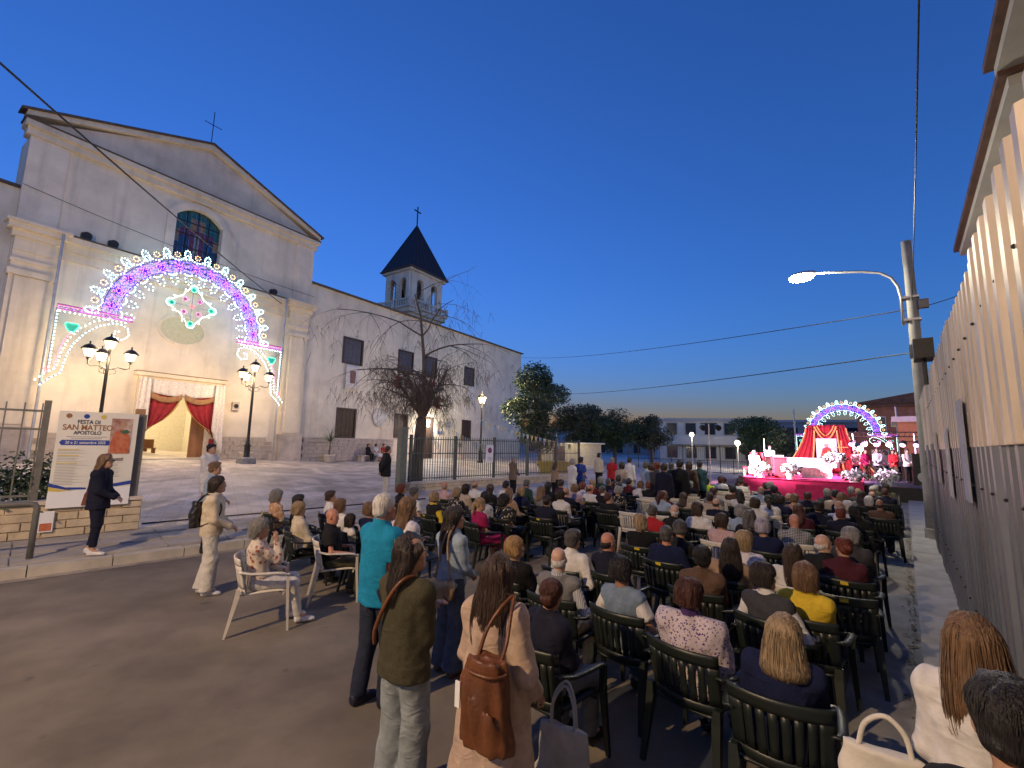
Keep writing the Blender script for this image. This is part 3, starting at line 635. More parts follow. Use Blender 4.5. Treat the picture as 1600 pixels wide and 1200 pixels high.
def column(mb, h):
    mb.lathe([(.24, 0), (.24, .12), (.16, .2), (.14, .75), (.17, .8), (.10, .95), (.075, 1.3), (.06, h-.5), (.075, h-.45), (.05, h-.3), (.05, h)], n=12)
LAMPW = 100
def candelabra(P, label, top, W):
    E_ = empty('plaza_lamp', P, R(57), label, 'street lamp', 'candelabra lamps before the church')
    MB().lathe([(.5, -.3), (.5, .12), (.44, .2)], n=8).build('plinth', M_CONC, E_)
    hb = top-1.25
    m = MB(); column(m, top-.72); m.build('column', M_IRON, E_, smooth=True)
    lantern(E_, 0, 0, top-.68)
    for a in (R(195), R(-15), R(95)):
        d = np.array([cos(a), sin(a), 0]); r = .74
        MB().tube([d*.05+Z*(hb-.35), d*.35+Z*(hb-.22), d*.6+Z*(hb-.28), d*r+Z*(hb-.22), d*r+Z*hb], .025, 6).tube([d*.08+Z*(hb-.55), d*.28+Z*(hb-.5), d*.3+Z*(hb-.34), d*.16+Z*(hb-.32)], .015, 5).build('arm', M_IRON, E_)
        lantern(E_, *(d*r+Z*(hb+.08)))
    for k in range(2):
        point_light('lamp_light', (0, -.42 if k else .42, hb+.1), W, (1, .70, .40), .35, E_)
    return E_
Pl = church(-4.0, 3, .98); Pr = church(2.33, 3, .98)
candelabra(Pl, 'black four lantern street lamp rising behind the festival poster', 5.7, LAMPW)
candelabra(Pr, 'black four lantern street lamp on a stone base right of the portal', 5.62, LAMPW)
def single_lamp(P, label, h, W):
    E_ = empty('plaza_lamp', P, R(57), label, 'street lamp'); m = MB(); column(m, h); m.build('column', M_IRON, E_, smooth=True); lantern(E_, 0, 0, h, 1.35)
    point_light('lamp_light', (0, 0, h+1.25), W*.2, (1, .78, .42), .2, E_); point_light('lamp_light', (.0, -.5, h+.2), W, (1, .78, .42), .25, E_); return E_
Ps = church(18.3, 7, .65); single_lamp(Ps, 'single lantern street lamp behind the green railing', 4.75, 330)
# concrete pole with curved arm
M_POLE = mat('pole_concrete', (.20, .205, .21), .75, var=.2, vscale=4, bump=.1)
def street_pole(P, label, rz, W, h=7.7, reach=2.15, em=60):
    E_ = empty('street_light_pole', P, rz, label, 'street lamp')
    MB().lathe([(.17, -.1), (.15, 1.2), (.13, 4), (.105, h)], n=14).build('pole', M_POLE, E_, smooth=True)
    MB().lathe([(.19, -.05), (.19, .3), (.17, .32)], n=14).build('base_collar', M_CONC, E_)
    MB().lathe([(.14, 4.55), (.145, 4.6), (.145, 4.85), (.14, 4.9)], n=14).build('black_band', M_IRON, E_)
    for z in (5.55, 6.15): MB().box((-.02, 0, z), (.34, .3, .05)).build('clamp', M_STEEL, E_)
    ap_ = [(-.2, 0, 5.45), (-.2, 0, 6.2), (-.24, 0, 6.5), (-.36, 0, 6.78), (-.58, 0, 6.97), (-.95, 0, 7.1), (-1.5, 0, 7.22), (-reach+.1, 0, 7.32)]
    MB().tube(ap_, .035, 8).build('arm', M_STEEL, E_, smooth=True)
    hd = MB().ball((-reach-.2, 0, 7.36), (.36, .13, .09), 12, 6).build('lamp_head', M_STEEL, E_, smooth=True)
    MB().ball((-reach-.24, 0, 7.27), (.33, .17, .13), 12, 6).build('lens', mat('lens_%d' % em, (1, .95, .8), .3, emit=(1, .9, .62), estr=em, var=0), hd)
    MB().box((.22, 0, 5.95), (.2, .2, .22)).build('junction_box', M_CONC, E_)
    point_light('lamp_light', (-reach-.22, 0, 7.15), W, (1, .86, .60), .15, E_)
    return E_
pole_p = gp(1462, 842, .12); pole_p[2] = .05
street_pole(pole_p, 'concrete pole with a curved arm and lit street light beside the metal hoarding', R(-42), 480, em=420)
# the same kind of pole behind the viewer, whose light falls on the road and the hoarding
back_p = np.array([-8.6, -4.0, .15])
bp = street_pole(back_p, 'concrete street light pole at the kerb behind the viewer', R(-120), 2700)
for l_ in bp.children:
    if l_.type == 'LIGHT': l_.data.color = (1, .69, .38); l_.data.shadow_soft_size = .09

# ================================================================== FENCES, GATE, POSTER
M_WALLST = mat('rubble_stone', (.55, .45, .31), .85, var=.25, vscale=3, bump=.7, bscale=14); M_COPE = mat('coping', (.60, .52, .42), .8, var=.15, vscale=2, bump=.1)
M_MORTAR = mat('mortar', (.42, .34, .24), .95, var=.2)
def stone_wall(s0, s1, q, h, name_label, rows, gz_off=0.):
    mid = kerb((s0+s1)/2, q); z0 = gz(mid[0], mid[1])
    E_ = empty('low_wall', (mid[0], mid[1], z0), R(90-43.5), name_label, 'wall'); Lh = (s1-s0)/2
    MB().bx(-Lh, Lh, -.12, .14, -.3, h).build('core', M_MORTAR, E_)
    c = MB()
    n = max(1, int((s1-s0)/1.2))
    for i in range(n): MB().bx(-Lh+2*Lh*i/n+.004, -Lh+2*Lh*(i+1)/n-.004, -.2, .2, h, h+.07).build('coping_stone', M_COPE, E_)
    rh = h/rows
    for j in range(rows):
        x = -Lh-(.1 if j % 2 else 0)
        while x < Lh-.05:
            l = min(rnd.choice((.3, .42, .6, .8)), Lh-x)
            if l > .08:
                x0, x1 = max(x, -Lh)+.003, x+l-.003; zz0, zz1 = j*rh+.003, (j+1)*rh-.003; y0 = -.14-rnd.random()*.025; b = .012
                V = [(x0, -.12, zz0), (x1, -.12, zz0), (x1, -.12, zz1), (x0, -.12, zz1), (x0+b, y0, zz0+b), (x1-b, y0+rnd.uniform(-.01, .01), zz0+b), (x1-b, y0, zz1-b), (x0+b, y0+rnd.uniform(-.01, .01), zz1-b)]
                MB().add(V, [(4, 5, 6, 7), (0, 1, 5, 4), (1, 2, 6, 5), (2, 3, 7, 6), (3, 0, 4, 7)]).build('stone', M_WALLST, E_)
            x += l
    return E_, z0
wL, zL = stone_wall(-6.2, .78, 2.2, .62, 'low stone clad wall under the poster and the left railing', 4)
wR, zR = stone_wall(9.0, 20.4, 4.45, .30, 'low stone wall carrying the long green railing', 2)
def railing(s0, s1, q, z0, h, nb, label, posts, mid=(.12, .45), col=M_FENCE, rails=None):
    m_ = kerb((s0+s1)/2, q); E_ = empty('railing', (m_[0], m_[1], z0), R(90-43.5), label, 'railing'); L_ = (s1-s0)/2
    for z in rails or (.12, h*.62, h-.1): MB().bx(-L_, L_, -.02, .02, z-.02, z+.02).build('rail', col, E_)
    bar = MB().bx(-.011, .011, -.011, .011, 0.02, h).mesh('bar', col)
    for i in range(nb): link('bar', bar, E_, (-L_+2*L_*(i+.5)/nb, 0, 0))
    for s in posts: MB().bx(s-.05, s+.05, -.05, .05, -.05, h+.06).build('post', col, E_)
    return E_
railing(-6.2, -.78, 2.2, zL+.69, 1.85, 23, 'tall grey green railing above the stone wall at the picture edge', (-2.6, -.9, .9, 2.66), col=M_POST, rails=(.1, 1.35, 1.7))
railing(8.95, 20.4, 4.45, zR+.37, 1.75, 92, 'long green bar railing between gate pillar and far corner', (-5.6, -3.4, -1.1, 1.2, 3.5, 5.6))
P = kerb(8.65, 4.4); gp_ = empty('gate_pillar', (P[0], P[1], gz(P[0], P[1])), R(46.5), 'tall square green gate pillar beside the man in the black jacket', 'pillar')
MB().bx(-.14, .14, -.14, .14, -.1, 2.35).build('shaft', mat('pillar_green', (.13, .15, .12), .6, var=.2), gp_); MB().bx(-.17, .17, -.17, .17, 2.35, 2.42).build('cap', M_POST, gp_)
P = kerb(.58, 2.2); gp_ = empty('gate_post', (P[0], P[1], zL+.69), R(46.5), 'square grey gate post with a wooden top at the end of the stone wall', 'post')
MB().bx(-.11, .11, -.11, .11, 0, 1.72).build('shaft', M_POST, gp_); MB().bx(-.08, .08, -.08, .08, 1.72, 1.84).build('cap', mat('wood_cap', (.35, .2, .1), .7), gp_)
gr = MB().box(kerb(4.7, 2.6, gz(*kerb(4.7, 2.6)[:2])+.012), (7.6, .05, .03), AXK).build('gate_rail', M_IRON); tag(gr, 'dark sliding gate rail set across the plaza entrance', 'rail')
# poster board
pc = kerb(-.32, 2.0); PO = empty('festival_poster', (pc[0], pc[1], zL+.55), R(46.5), 'large festival poster board with blue date bar fixed above the stone wall', 'poster')
PO.scale = (.74, 1, .92); PO.location = [float(v) for v in (*kerb(-.06, 2.0)[:2], zL+.55)]
PW, PH = 1.62, 2.02
M_POSTER = mat('poster_paper', (.72, .70, .62), .6, var=.04, vscale=3)
MB().bx(-PW/2, PW/2, -.02, .01, 0, PH).build('board', M_POSTER, PO)
def flat(parent, name, poly, m, y=-.024, d=.003): return MB().prism(poly, (0, 0, 0), X1, Z, Y1, y, y+d).build(name, m, parent)
def text(parent, s, size, x, z, m, y=-.026, al='CENTER', bold=0., sx=1.):
    cu_ = bpy.data.curves.new('lettering', 'FONT'); cu_.body = s; cu_.size = size; cu_.align_x = al; cu_.extrude = .0006; cu_.offset = bold; cu_.materials.append(m)
    t_ = bpy.data.objects.new('tmp', cu_); COL.objects.link(t_); bpy.context.view_layer.update(); me = bpy.data.meshes.new_from_object(t_.evaluated_get(bpy.context.evaluated_depsgraph_get())); bpy.data.objects.remove(t_)
    o = link('lettering', me, parent, (x, y, z)); o.rotation_euler = (pi/2, 0, 0); o.scale = (sx, 1, 1); return o
M_INK = mat('ink_navy', (.02, .025, .07), .7, var=0); M_INKB = mat('ink_brown', (.30, .14, .06), .7, var=0); M_INKBL = mat('ink_blue', (.02, .05, .32), .6, var=0); M_INKW = mat('ink_white', (.75, .75, .75), .7, var=0); M_INKG = mat('ink_grey', (.33, .33, .33), .8, var=0); M_INKY = mat('ink_yellow', (.62, .48, .10), .7, var=0); M_INKR = mat('ink_red', (.42, .06, .03), .7, var=.4, vscale=9, col2=(.55, .22, .10))
text(PO, 'FESTA DI', .115, -.22, 1.76, M_INK, bold=.002); text(PO, 'SAN MATTEO', .165, -.22, 1.625, M_INKB, bold=.003, sx=.98); text(PO, 'APOSTOLO', .105, -.22, 1.53, M_INK, bold=.002)
flat(PO, 'date_bar', [(-.74, 1.355), (-.70, 1.30), (.24, 1.30), (.28, 1.355), (.24, 1.41), (-.70, 1.41)], M_INKBL); text(PO, '20 e 21 settembre 2025', .082, -.23, 1.328, M_INKW, y=-.03, bold=.001)
for k in range(2): flat(PO, 'text_line', [(-.62+.1*k, 1.485-.035*k), (.18-.1*k, 1.485-.035*k), (.18-.1*k, 1.472-.035*k), (-.62+.1*k, 1.472-.035*k)], M_INKG)
z = 1.22
for k in range(24):
    if k in (0, 4, 9): flat(PO, 'text_line', [(-.74, z), (-.34, z), (-.34, z-.018), (-.74, z-.018)], M_INKY)
    else: flat(PO, 'text_line', [(-.74, z), (-.74+rnd.uniform(.35, .72), z), (-.4, z-.009), (-.74, z-.009)], M_INKG)
    z -= .032
z = .92
for k in range(11): flat(PO, 'text_line', [(.08, z), (.08+rnd.uniform(.3, .6), z), (.5, z-.009), (.08, z-.009)], M_INKG); z -= .03
for k, c in enumerate((M_INKB, M_INKBL, M_INKY)): flat(PO, 'crest', [(-.62+.34*k+.06*cos(q), 1.92+.05*sin(q)) for q in np.linspace(0, 2*pi, 13)[:-1]], c)
fg = flat(PO, 'picture', [(.24, 1.12), (.70, 1.12), (.70, 1.90), (.24, 1.90)], mat('photo_bg', (.25, .05, .03), .7, col2=(.62, .52, .45), vscale=4))
flat(PO, 'picture', [(.28, 1.12), (.66, 1.12), (.68, 1.4), (.60, 1.62), (.46, 1.68), (.33, 1.6), (.26, 1.35)], M_INKR, y=-.03)
flat(PO, 'picture', [(.50+.07*cos(q), 1.77+.085*sin(q)) for q in np.linspace(0, 2*pi, 13)[:-1]], mat('print_skin', (.42, .26, .17), .7), y=-.031)
flat(PO, 'picture', [(.42, 1.62), (.58, 1.66), (.66, 1.60), (.52, 1.55)], mat('print_green', (.05, .13, .08), .7), y=-.033)
flat(PO, 'picture', [(.14, 1.0), (.58, 1.03), (.58, .96), (.14, .95)], mat('print_grey', (.35, .3, .28), .7, col2=(.15, .12, .1), vscale=12))
flat(PO, 'swoosh', [(-.81, .52), (-.5, .42), (-.1, .40), (-.1, .36), (-.5, .37), (-.81, .44)], M_INKBL); flat(PO, 'swoosh', [(.81, .52), (.4, .46), (.2, .45), (.2, .41), (.5, .40), (.81, .44)], M_INKBL); flat(PO, 'swoosh', [(-.81, .44), (-.55, .37), (-.4, .36), (-.6, .33), (-.81, .36)], M_INKY)
flat(PO, 'lower_print', [(-.81, .005), (.81, .005), (.81, .40), (.3, .36), (-.3, .34), (-.81, .33)], mat('poster_white', (.80, .80, .80), .6, var=.02), y=-.0225, d=.002)
# small notice on the wall below the poster
nt_ = empty('wall_notice', kerb(-.62, 2.0, zL+.12)+KM*.0, R(46.5), 'small printed notice stuck on the stone wall behind the woman in navy', 'notice'); MB().bx(-.1, .1, -.01, .0, 0, .38).build('sheet', M_INKW, nt_); flat(nt_, 'picture', [(-.08, .02), (.08, .02), (.08, .16), (-.08, .16)], M_INKR, y=-.014)
# tubular barrier on the pavement
pb = gp(45, 876, .16); br_ = empty('tubular_barrier', (pb[0], pb[1], .17), R(46.5), 'grey tubular steel barrier standing on the pavement edge', 'barrier')
MB().tube([(0, 0, -.05), (0, 0, .82), (-.03, 0, .88), (-.1, 0, .9), (-2.2, 0, .9), (-2.27, 0, .88), (-2.3, 0, .82), (-2.3, 0, -.05)], .045, 10).build('tube', M_POST, br_, smooth=True)
# no-parking sign on the railing
ss, qq = 13.2, 4.36; P = kerb(ss, qq, zR+1.05); sg = empty('no_parking_sign', P, R(46.5), 'white rectangular no parking sign hung on the green railing', 'sign')
MB().bx(-.22, .22, -.012, .0, 0, .78).build('plate', M_INKW, sg); flat(sg, 'symbol', [(.13*cos(q), .54+.13*sin(q)) for q in np.linspace(0, 2*pi, 17)[:-1]], mat('sign_red', (.40, .02, .03), .5, var=0), y=-.016); flat(sg, 'symbol', [(.095*cos(q), .54+.095*sin(q)) for q in np.linspace(0, 2*pi, 17)[:-1]], mat('sign_blue', (.05, .06, .25), .5, var=0), y=-.018)
flat(sg, 'symbol', [(-.085, .475), (-.065, .455), (.085, .605), (.065, .625)], mat('sign_red'), y=-.021)
for k in range(3): flat(sg, 'text_line', [(-.15, .24-.06*k), (.15, .24-.06*k), (.15, .225-.06*k), (-.15, .225-.06*k)], M_INKG)
# yellow bin behind the railing
P = kerb(19.6, 5.6); yb = empty('grit_bin', (P[0], P[1], gz(P[0], P[1])), R(46), 'yellow plastic bin standing behind the far end of the railing', 'bin'); M_YEL = mat('yellow_plastic', (.55, .40, .02), .45, var=.15)
MB().add([(-.75, -.4, 0), (.75, -.4, 0), (.75, .4, 0), (-.75, .4, 0), (-.9, -.5, .8), (.9, -.5, .8), (.9, .5, .8), (-.9, .5, .8)], [(0, 1, 5, 4), (1, 2, 6, 5), (2, 3, 7, 6), (3, 0, 4, 7), (4, 5, 6, 7), (3, 2, 1, 0)]).build('body', M_YEL, yb); MB().bx(-.95, .95, -.55, .55, .8, .95).build('lid', M_YEL, yb)

# ================================================================== PLANTS
M_BARK = mat('bark', (.11, .085, .065), .9, var=.35, vscale=8, bump=.6, bscale=25, stretch=(1, 1, .25))
def leafmesh(name, pts, sizes, m, parent, seed=1, up=.2, asp=.5):
    r = np.random.default_rng(seed); n = len(pts); V = np.zeros((n*4, 3)); d = r.normal(size=(n, 3)); d[:, 2] = d[:, 2]*.6-up; d /= np.linalg.norm(d, axis=1)[:, None]
    s_ = np.cross(d, r.normal(size=(n, 3))); s_ /= np.linalg.norm(s_, axis=1)[:, None]; sz = np.asarray(sizes)[:, None]
    V[0::4] = pts; V[1::4] = pts+d*sz*.5+s_*sz*asp*.5; V[2::4] = pts+d*sz; V[3::4] = pts+d*sz*.5-s_*sz*asp*.5
    me = bpy.data.meshes.new(name); me.vertices.add(n*4); me.vertices.foreach_set('co', V.ravel()); me.loops.add(n*4); me.loops.foreach_set('vertex_index', np.arange(n*4)); me.polygons.add(n); me.polygons.foreach_set('loop_start', np.arange(0, n*4, 4)); me.polygons.foreach_set('loop_total', np.full(n, 4)); me.update(); me.materials.append(m)
    return link(name, me, parent)
M_FOL = [mat('foliage_a', (.028, .055, .022), .55, var=.5, vscale=1.5), mat('foliage_b', (.04, .07, .025), .55, var=.5, vscale=1.5), mat('foliage_c', (.035, .05, .03), .6, var=.5, vscale=1.5)]
def leafy_tree(P, label, h, rx, base, seed, fol, n=9000, ls=.22, cat='tree', group=None, lobes=14, cone=False):
    r = np.random.default_rng(seed); E_ = empty('tree', P, 0, label, cat, group)
    t = MB().tube([(0, 0, -.1), (.05, .02, base*.6), (0, 0, base+.4*(h-base)), (.05, 0, h*.85)], [.22, .17, .12, .03], 8)
    C = []
    for k in range(lobes):
        v = r.uniform(0, 1); a = r.uniform(0, 2*pi); zz = base+(h-base)*(.12+.82*v); rr = rx*((1-.75*v) if cone else math.sqrt(max(.08, 1-(2*v-1)**2)))*r.uniform(.3, .85)
        c = np.array([rr*cos(a), rr*sin(a), zz]); C.append((c, rx*r.uniform(.25, .48)))
        t.tube([np.array([0, 0, base+(zz-base)*.3]), c*.6+np.array([0, 0, zz*.35]), c], [.06, .035, .012], 5)
    t.build('trunk', M_BARK, E_)
    pts = []
    for c, q in C:
        m_ = n//lobes; d = r.normal(size=(m_, 3)); d /= np.linalg.norm(d, axis=1)[:, None]; pts.append(c+d*(q*r.uniform(.35, 1.08, size=(m_, 1))**.6)*np.array([1, 1, .8]))
    pts = np.concatenate(pts); leafmesh('crown', pts, r.uniform(.6, 1.3, len(pts))*ls, fol, E_, seed); return E_
def g3(x, y, z=0.): P = gp(x, y, z); return P
def at_dist(px, dist, z=0.):
    d = ray(px, 690); d[2] = 0; d /= np.linalg.norm(d); P = d*dist; P[2] = z; return P
leafy_tree(at_dist(842, 37, .3), 'dark glossy evergreen tree beside the convent corner', 8.2, 3.0, 1.2, 3, M_FOL[0], 16000, .22, lobes=26)
leafy_tree(at_dist(905, 47, .2), 'dark rounded tree behind the standing people', 6.2, 3.4, 1.8, 5, M_FOL[2], 11000, .24, lobes=18)
leafy_tree(at_dist(960, 46, .2), 'broad low tree behind the man in the red shirt', 4.9, 3.0, 1.9, 7, M_FOL[1], 11000, .22, lobes=18)
leafy_tree(at_dist(1018, 47, .2), 'spreading tree at the end of the dark row before the white building', 4.8, 2.6, 1.9, 8, M_FOL[2], 9000, .22, lobes=16)
leafy_tree(at_dist(1175, 55, .2), 'dark tree between the far lamps and the stage', 5.2, 2.8, 1.4, 9, M_FOL[0], 9000, .24, lobes=16)
leafy_tree(at_dist(1215, 60, .2), 'small dark tree close to the stage pole', 4.6, 2.2, 1.2, 10, M_FOL[2], 6000, .24, lobes=12)
# bare weeping tree
def weeping_tree(P, h, seed):
    r = random.Random(seed); E_ = empty('tree', P, 0, 'bare weeping tree with drooping twigs behind the green railing', 'tree')
    tr = MB().tube([(0, 0, -.2), (.02, 0, .6), (.05, .02, 1.6), (.1, 0, 2.3), (.12, 0, 2.8)], [.30, .25, .22, .23, .2], 10); br = MB(); tw = MB()
    def branch(p, d, L, rad, lvl):
        pts = [np.array(p)]; d = np.array(d, float); n = 6
        for i in range(n):
            d = d+np.array([r.gauss(0, .13), r.gauss(0, .13), -.075*(lvl) if lvl else .02])
            d /= np.linalg.norm(d); pts.append(pts[-1]+d*L/n)
        rs = [rad*(1-.75*i/n) for i in range(n+1)]; (br if lvl < 2 else tw).tube(pts, rs, 6 if lvl < 2 else 4, cap=False)
        if lvl < 3:
            for k in range((6, 7, 6)[lvl]):
                i = r.randrange(2, n+1); a = r.uniform(0, 2*pi); dd = d*.4+np.array([cos(a), sin(a), r.uniform(-.1, .5) if lvl == 0 else r.uniform(-.6, .25)])*(.9)
                branch(pts[i], dd/np.linalg.norm(dd), L*r.uniform(.42, .7), rs[i]*.6, lvl+1)
        elif True:
            q = pts[-1]; 
            for k in range(2):
                e = [q]; dx, dy = r.gauss(0, .12), r.gauss(0, .12); Lh = r.uniform(.15, .5)
                for i in range(1, 5): e.append(q+np.array([dx*i/4, dy*i/4, -Lh*i/4*(.6+.1*i)]))
                tw.tube(e, [.008, .006, .005, .004, .003], 3, cap=False)
    for k in range(6):
        a = 2*pi*k/6+r.uniform(-.3, .3); s_ = r.uniform(.35, .75)
        branch((.1, 0, 2.6+.1*k), (cos(a)*s_, sin(a)*s_, 1), r.uniform(2.0, 2.9), .10, 0)
    branch((.1, 0, 2.8), (.02, .02, 1), h-3.4, .12, 0)
    tr.build('trunk', M_BARK, E_, smooth=True); tag(br.build('limb', M_BARK, E_), kind='stuff'); tag(tw.build('twigs', M_BARK, E_), kind='stuff')
    return E_
wt = gp(649, 762, .38); WT = weeping_tree((wt[0], wt[1], .36), 8.6, 4)
M_REDC = mat('red_ribbon', (.42, .02, .03), .7, var=.2)
for i, (x, z_, lb) in enumerate(((620, 4.75, 'red ribbon bow tied to a limb on the left of the bare tree'), (681, 3.95, 'red ribbon hanging low on the right of the bare tree'), (672, 4.55, 'small red ribbon high in the middle of the bare tree'))):
    Pp = np.array([wt[0], wt[1], z_])+np.array([1, 0, 0])*((x-655)/700*19.)
    MBr = MB(); 
    for k in range(5): MBr.sheet(lambda t, v, k=k: (.22*(t-.5)*cos(k*1.3)+.06*sin(v*5+k), .22*(t-.5)*sin(k*1.3), .12*cos(k)-.28*v), 0, 1, 0, 1, 4, 5, .005)
    tag(MBr.build('ribbon', M_REDC, None, Pp), lb, 'ribbon', 'red ribbons in the bare tree')
# spiky plants in pots and shrubs behind the left railing
M_YUC = mat('yucca_leaf', (.07, .11, .04), .5, var=.3, vscale=3)
def spiky(E_, z, n, L, seed, droop=.5):
    r = random.Random(seed)
    lf = [MB().sheet(lambda t, v, a=a, e=e, l=l: (cos(a)*l*v*cos(e-droop*v*v)+sin(a)*(t-.5)*.05*(1-v*.95), sin(a)*l*v*cos(e-droop*v*v)-cos(a)*(t-.5)*.05*(1-v*.95), z+l*v*sin(e-droop*v*v)), 0, 1, 0, 1, 1, 5, .003) for a, e, l in [(r.uniform(0, 6.3), r.uniform(.25, 1.5), L*r.uniform(.6, 1.05)) for _ in range(n)]]
    for m_ in lf: m_.build('leaf', M_YUC, E_)
def potted(P, label, h=1.0, seed=1):
    E_ = empty('potted_plant', P, 0, label, 'plant'); MB().lathe([(.26, 0), (.30, .05), (.36, .42), (.40, .45), (.40, .52), (.34, .52), (.33, .47)], n=16).build('pot', M_COPE, E_, smooth=True)
    MB().tube([(0, 0, .4), (.02, 0, .4+.45*h), (0, .02, .4+.6*h)], [.05, .04, .03], 6).build('stem', M_BARK, E_); spiky(E_, .4+.5*h, 34, .85*h, seed); return E_
P = church(9.05, .75, 0); potted((P[0], P[1], gz(P[0], P[1])), 'spiky potted plant in a pale tub against the convent plinth', 2.0, 3)
P = church(3.0, 1.6, 0); potted((P[0], P[1], gz(P[0], P[1])), 'smaller potted plant behind the right hand church lamp', .8, 4)
P = church(22.5, 1.4, 0); potted((P[0], P[1], .7), 'potted palm against the convent wall seen through the railing', 1.3, 5)
for i, (s_, q_, h_, lb) in enumerate(((-1.6, 4.4, 1.9, 'spiky yucca clump behind the left railing next to the poster'), (-3.4, 4.6, 1.6, 'spiky yucca clump behind the railing at the picture edge'))):
    P = kerb(s_, q_); E_ = empty('yucca_plant', (P[0], P[1], gz(P[0], P[1])), 0, lb, 'plant'); MB().tube([(0, 0, -.1), (0, 0, .8)], [.09, .07], 7).build('stem', M_BARK, E_); spiky(E_, .75, 46, 1.15, 20+i, .7)
for i, (s_, q_, lb) in enumerate(((-.9, 3.2, 'dense green shrub behind the poster end of the left railing'), (-2.2, 3.2, 'dense green shrub in the middle behind the left railing'), (-3.6, 3.2, 'dense green shrub behind the railing by the picture edge'))):
    P = kerb(s_, q_); E_ = empty('shrub', (P[0], P[1], gz(P[0], P[1])), 0, lb, 'shrub'); MB().tube([(0, 0, -.1), (0, 0, .7)], [.04, .02], 5).build('stem', M_BARK, E_)
    r = np.random.default_rng(40+i); pts = r.normal(size=(2600, 3))*np.array([.38, .38, .28])+np.array([0, 0, .85]); pts = pts[pts[:, 2] > .1]; leafmesh('foliage', pts, r.uniform(.06, .12, len(pts)), M_FOL[1], E_, i)
# bunting: three strings of little flags from the convent to the railing
M_BUN = [mat('bunting_%d' % k, c, .8, var=.1) for k, c in enumerate(((.62, .62, .58), (.20, .38, .55), (.62, .42, .25), (.55, .50, .22)))]
for i, (A, B_, n, lb) in enumerate(((church(20.5, .1, 6.0), kerb(19.8, 4.6, 2.2), 42, 'upper string of small coloured flags slanting down to the railing'), (church(19.8, .1, 4.9), kerb(14.6, 5.4, 1.9), 30, 'middle string of small flags across the railed courtyard'), (church(19.4, .1, 4.7), kerb(12.0, 6.4, 2.0), 24, 'lower string of small pale flags near the convent door'))):
    E_ = empty('bunting', A, 0, lb, 'bunting', 'bunting in the courtyard'); d = B_-A; c_ = lambda t: d*t-Z*.7*4*t*(1-t)*.5
    MB().tube([c_(t) for t in np.linspace(0, 1, 20)], .006, 4).build('cord', M_INKG, E_)
    dh = d/np.linalg.norm(d)
    for k in range(n):
        p_ = c_((k+.5)/n); w_ = .15
        MB().add([p_-dh*w_, p_+dh*w_, p_-Z*.40+np.array([.03*sin(k), .03*cos(k*2), 0]), p_-dh*w_+CN*.004, p_+dh*w_+CN*.004, p_-Z*.40+CN*.004], [(0, 1, 2), (5, 4, 3), (0, 3, 4, 1), (1, 4, 5, 2), (2, 5, 3, 0)]).build('flag', M_BUN[(k*7+i) % 4 if k > n*.45 else 0], E_)
# ================================================================== RIGHT HAND SIDE
def corr_mat(nm, c):
    m = mat(nm, c, .5, metal=.45, var=.32, vscale=1.4, bump=.06, bscale=30, stretch=(1, 1, .25))
    nt = m.node_tree; L = nt.links; b = nt.nodes['Principled BSDF']; src = b.inputs['Base Color'].links[0].from_socket
    tc = nt.nodes['Texture Coordinate']; mp = nt.nodes.new('ShaderNodeMapping'); mp.inputs['Scale'].default_value = (9, 9, .5); L.new(tc.outputs['Object'], mp.inputs[0])
    n = nt.nodes.new('ShaderNodeTexNoise'); n.inputs['Scale'].default_value = 1; n.inputs['Detail'].default_value = 7; L.new(mp.outputs[0], n.inputs['Vector'])
    r = nt.nodes.new('ShaderNodeMapRange'); r.inputs[1].default_value = .60; r.inputs[2].default_value = .76; r.inputs[4].default_value = .6; L.new(n.outputs[0], r.inputs[0])
    mx = nt.nodes.new('ShaderNodeMix'); mx.data_type = 'RGBA'; L.new(r.outputs[0], mx.inputs[0]); L.new(src, mx.inputs[6]); mx.inputs[7].default_value = (.20, .135, .09, 1); L.new(mx.outputs[2], b.inputs['Base Color'])
    return m
M_CORR = corr_mat('corrugated_grey_shaded', (.155, .168, .19)); M_CORR3 = corr_mat('corrugated_mid_lit', (.42, .38, .33)); M_CORR2 = corr_mat('corrugated_pale_lit', (.54, .46, .36))  # paler upper sheets; lamplight on top and shade below also put into these colours
HW = .47
HO = empty('metal_hoarding', street(6, HW, 0), R(90-41), 'tall hoarding of weathered corrugated metal sheets along the right pavement', 'hoarding')
def corr_sheet(l0, w, z0, z1, d=.0, pitch=.25, lean=0.):
    """trapezoid corrugations, local x along the street, y outwards (left is -y => street side is +y)"""
    V = []; F = []; n = int(round(w/pitch)); xs = []
    for k in range(n):
        b = k*pitch
        xs += [(b, 0), (b+.10, 0), (b+.13, .045), (b+.22, .045)]
    xs.append((n*pitch, 0))
    for th in (0, .004):
        for z, off in ((z0, 0), (z1, lean)):
            V += [(l0+x, y+d+off+th, z) for x, y in xs]
    m = len(xs)
    for k in range(m-1): F += [(k, k+1, m+k+1, m+k), (2*m+k, 3*m+k, 3*m+k+1, 2*m+k+1), (m+k, m+k+1, 3*m+k+1, 3*m+k), (k, 2*m+k, 2*m+k+1, k+1)]
    return MB().add(V, F)
l = -8.0; k = 0
while l < 10.6:
    top = 3.46+.06*rnd.random()
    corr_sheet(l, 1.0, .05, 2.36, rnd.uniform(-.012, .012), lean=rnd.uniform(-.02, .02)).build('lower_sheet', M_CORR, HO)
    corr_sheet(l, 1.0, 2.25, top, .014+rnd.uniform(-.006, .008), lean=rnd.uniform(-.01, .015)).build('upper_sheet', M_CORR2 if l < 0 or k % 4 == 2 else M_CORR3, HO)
    for z_ in (.75, 1.95, 3.05):
        for q_ in (.17, .67): MB().ball((l+q_, .065, z_), .012, 5, 3).build('bolt', M_IRON, HO)
    l += 1.0; k += 1
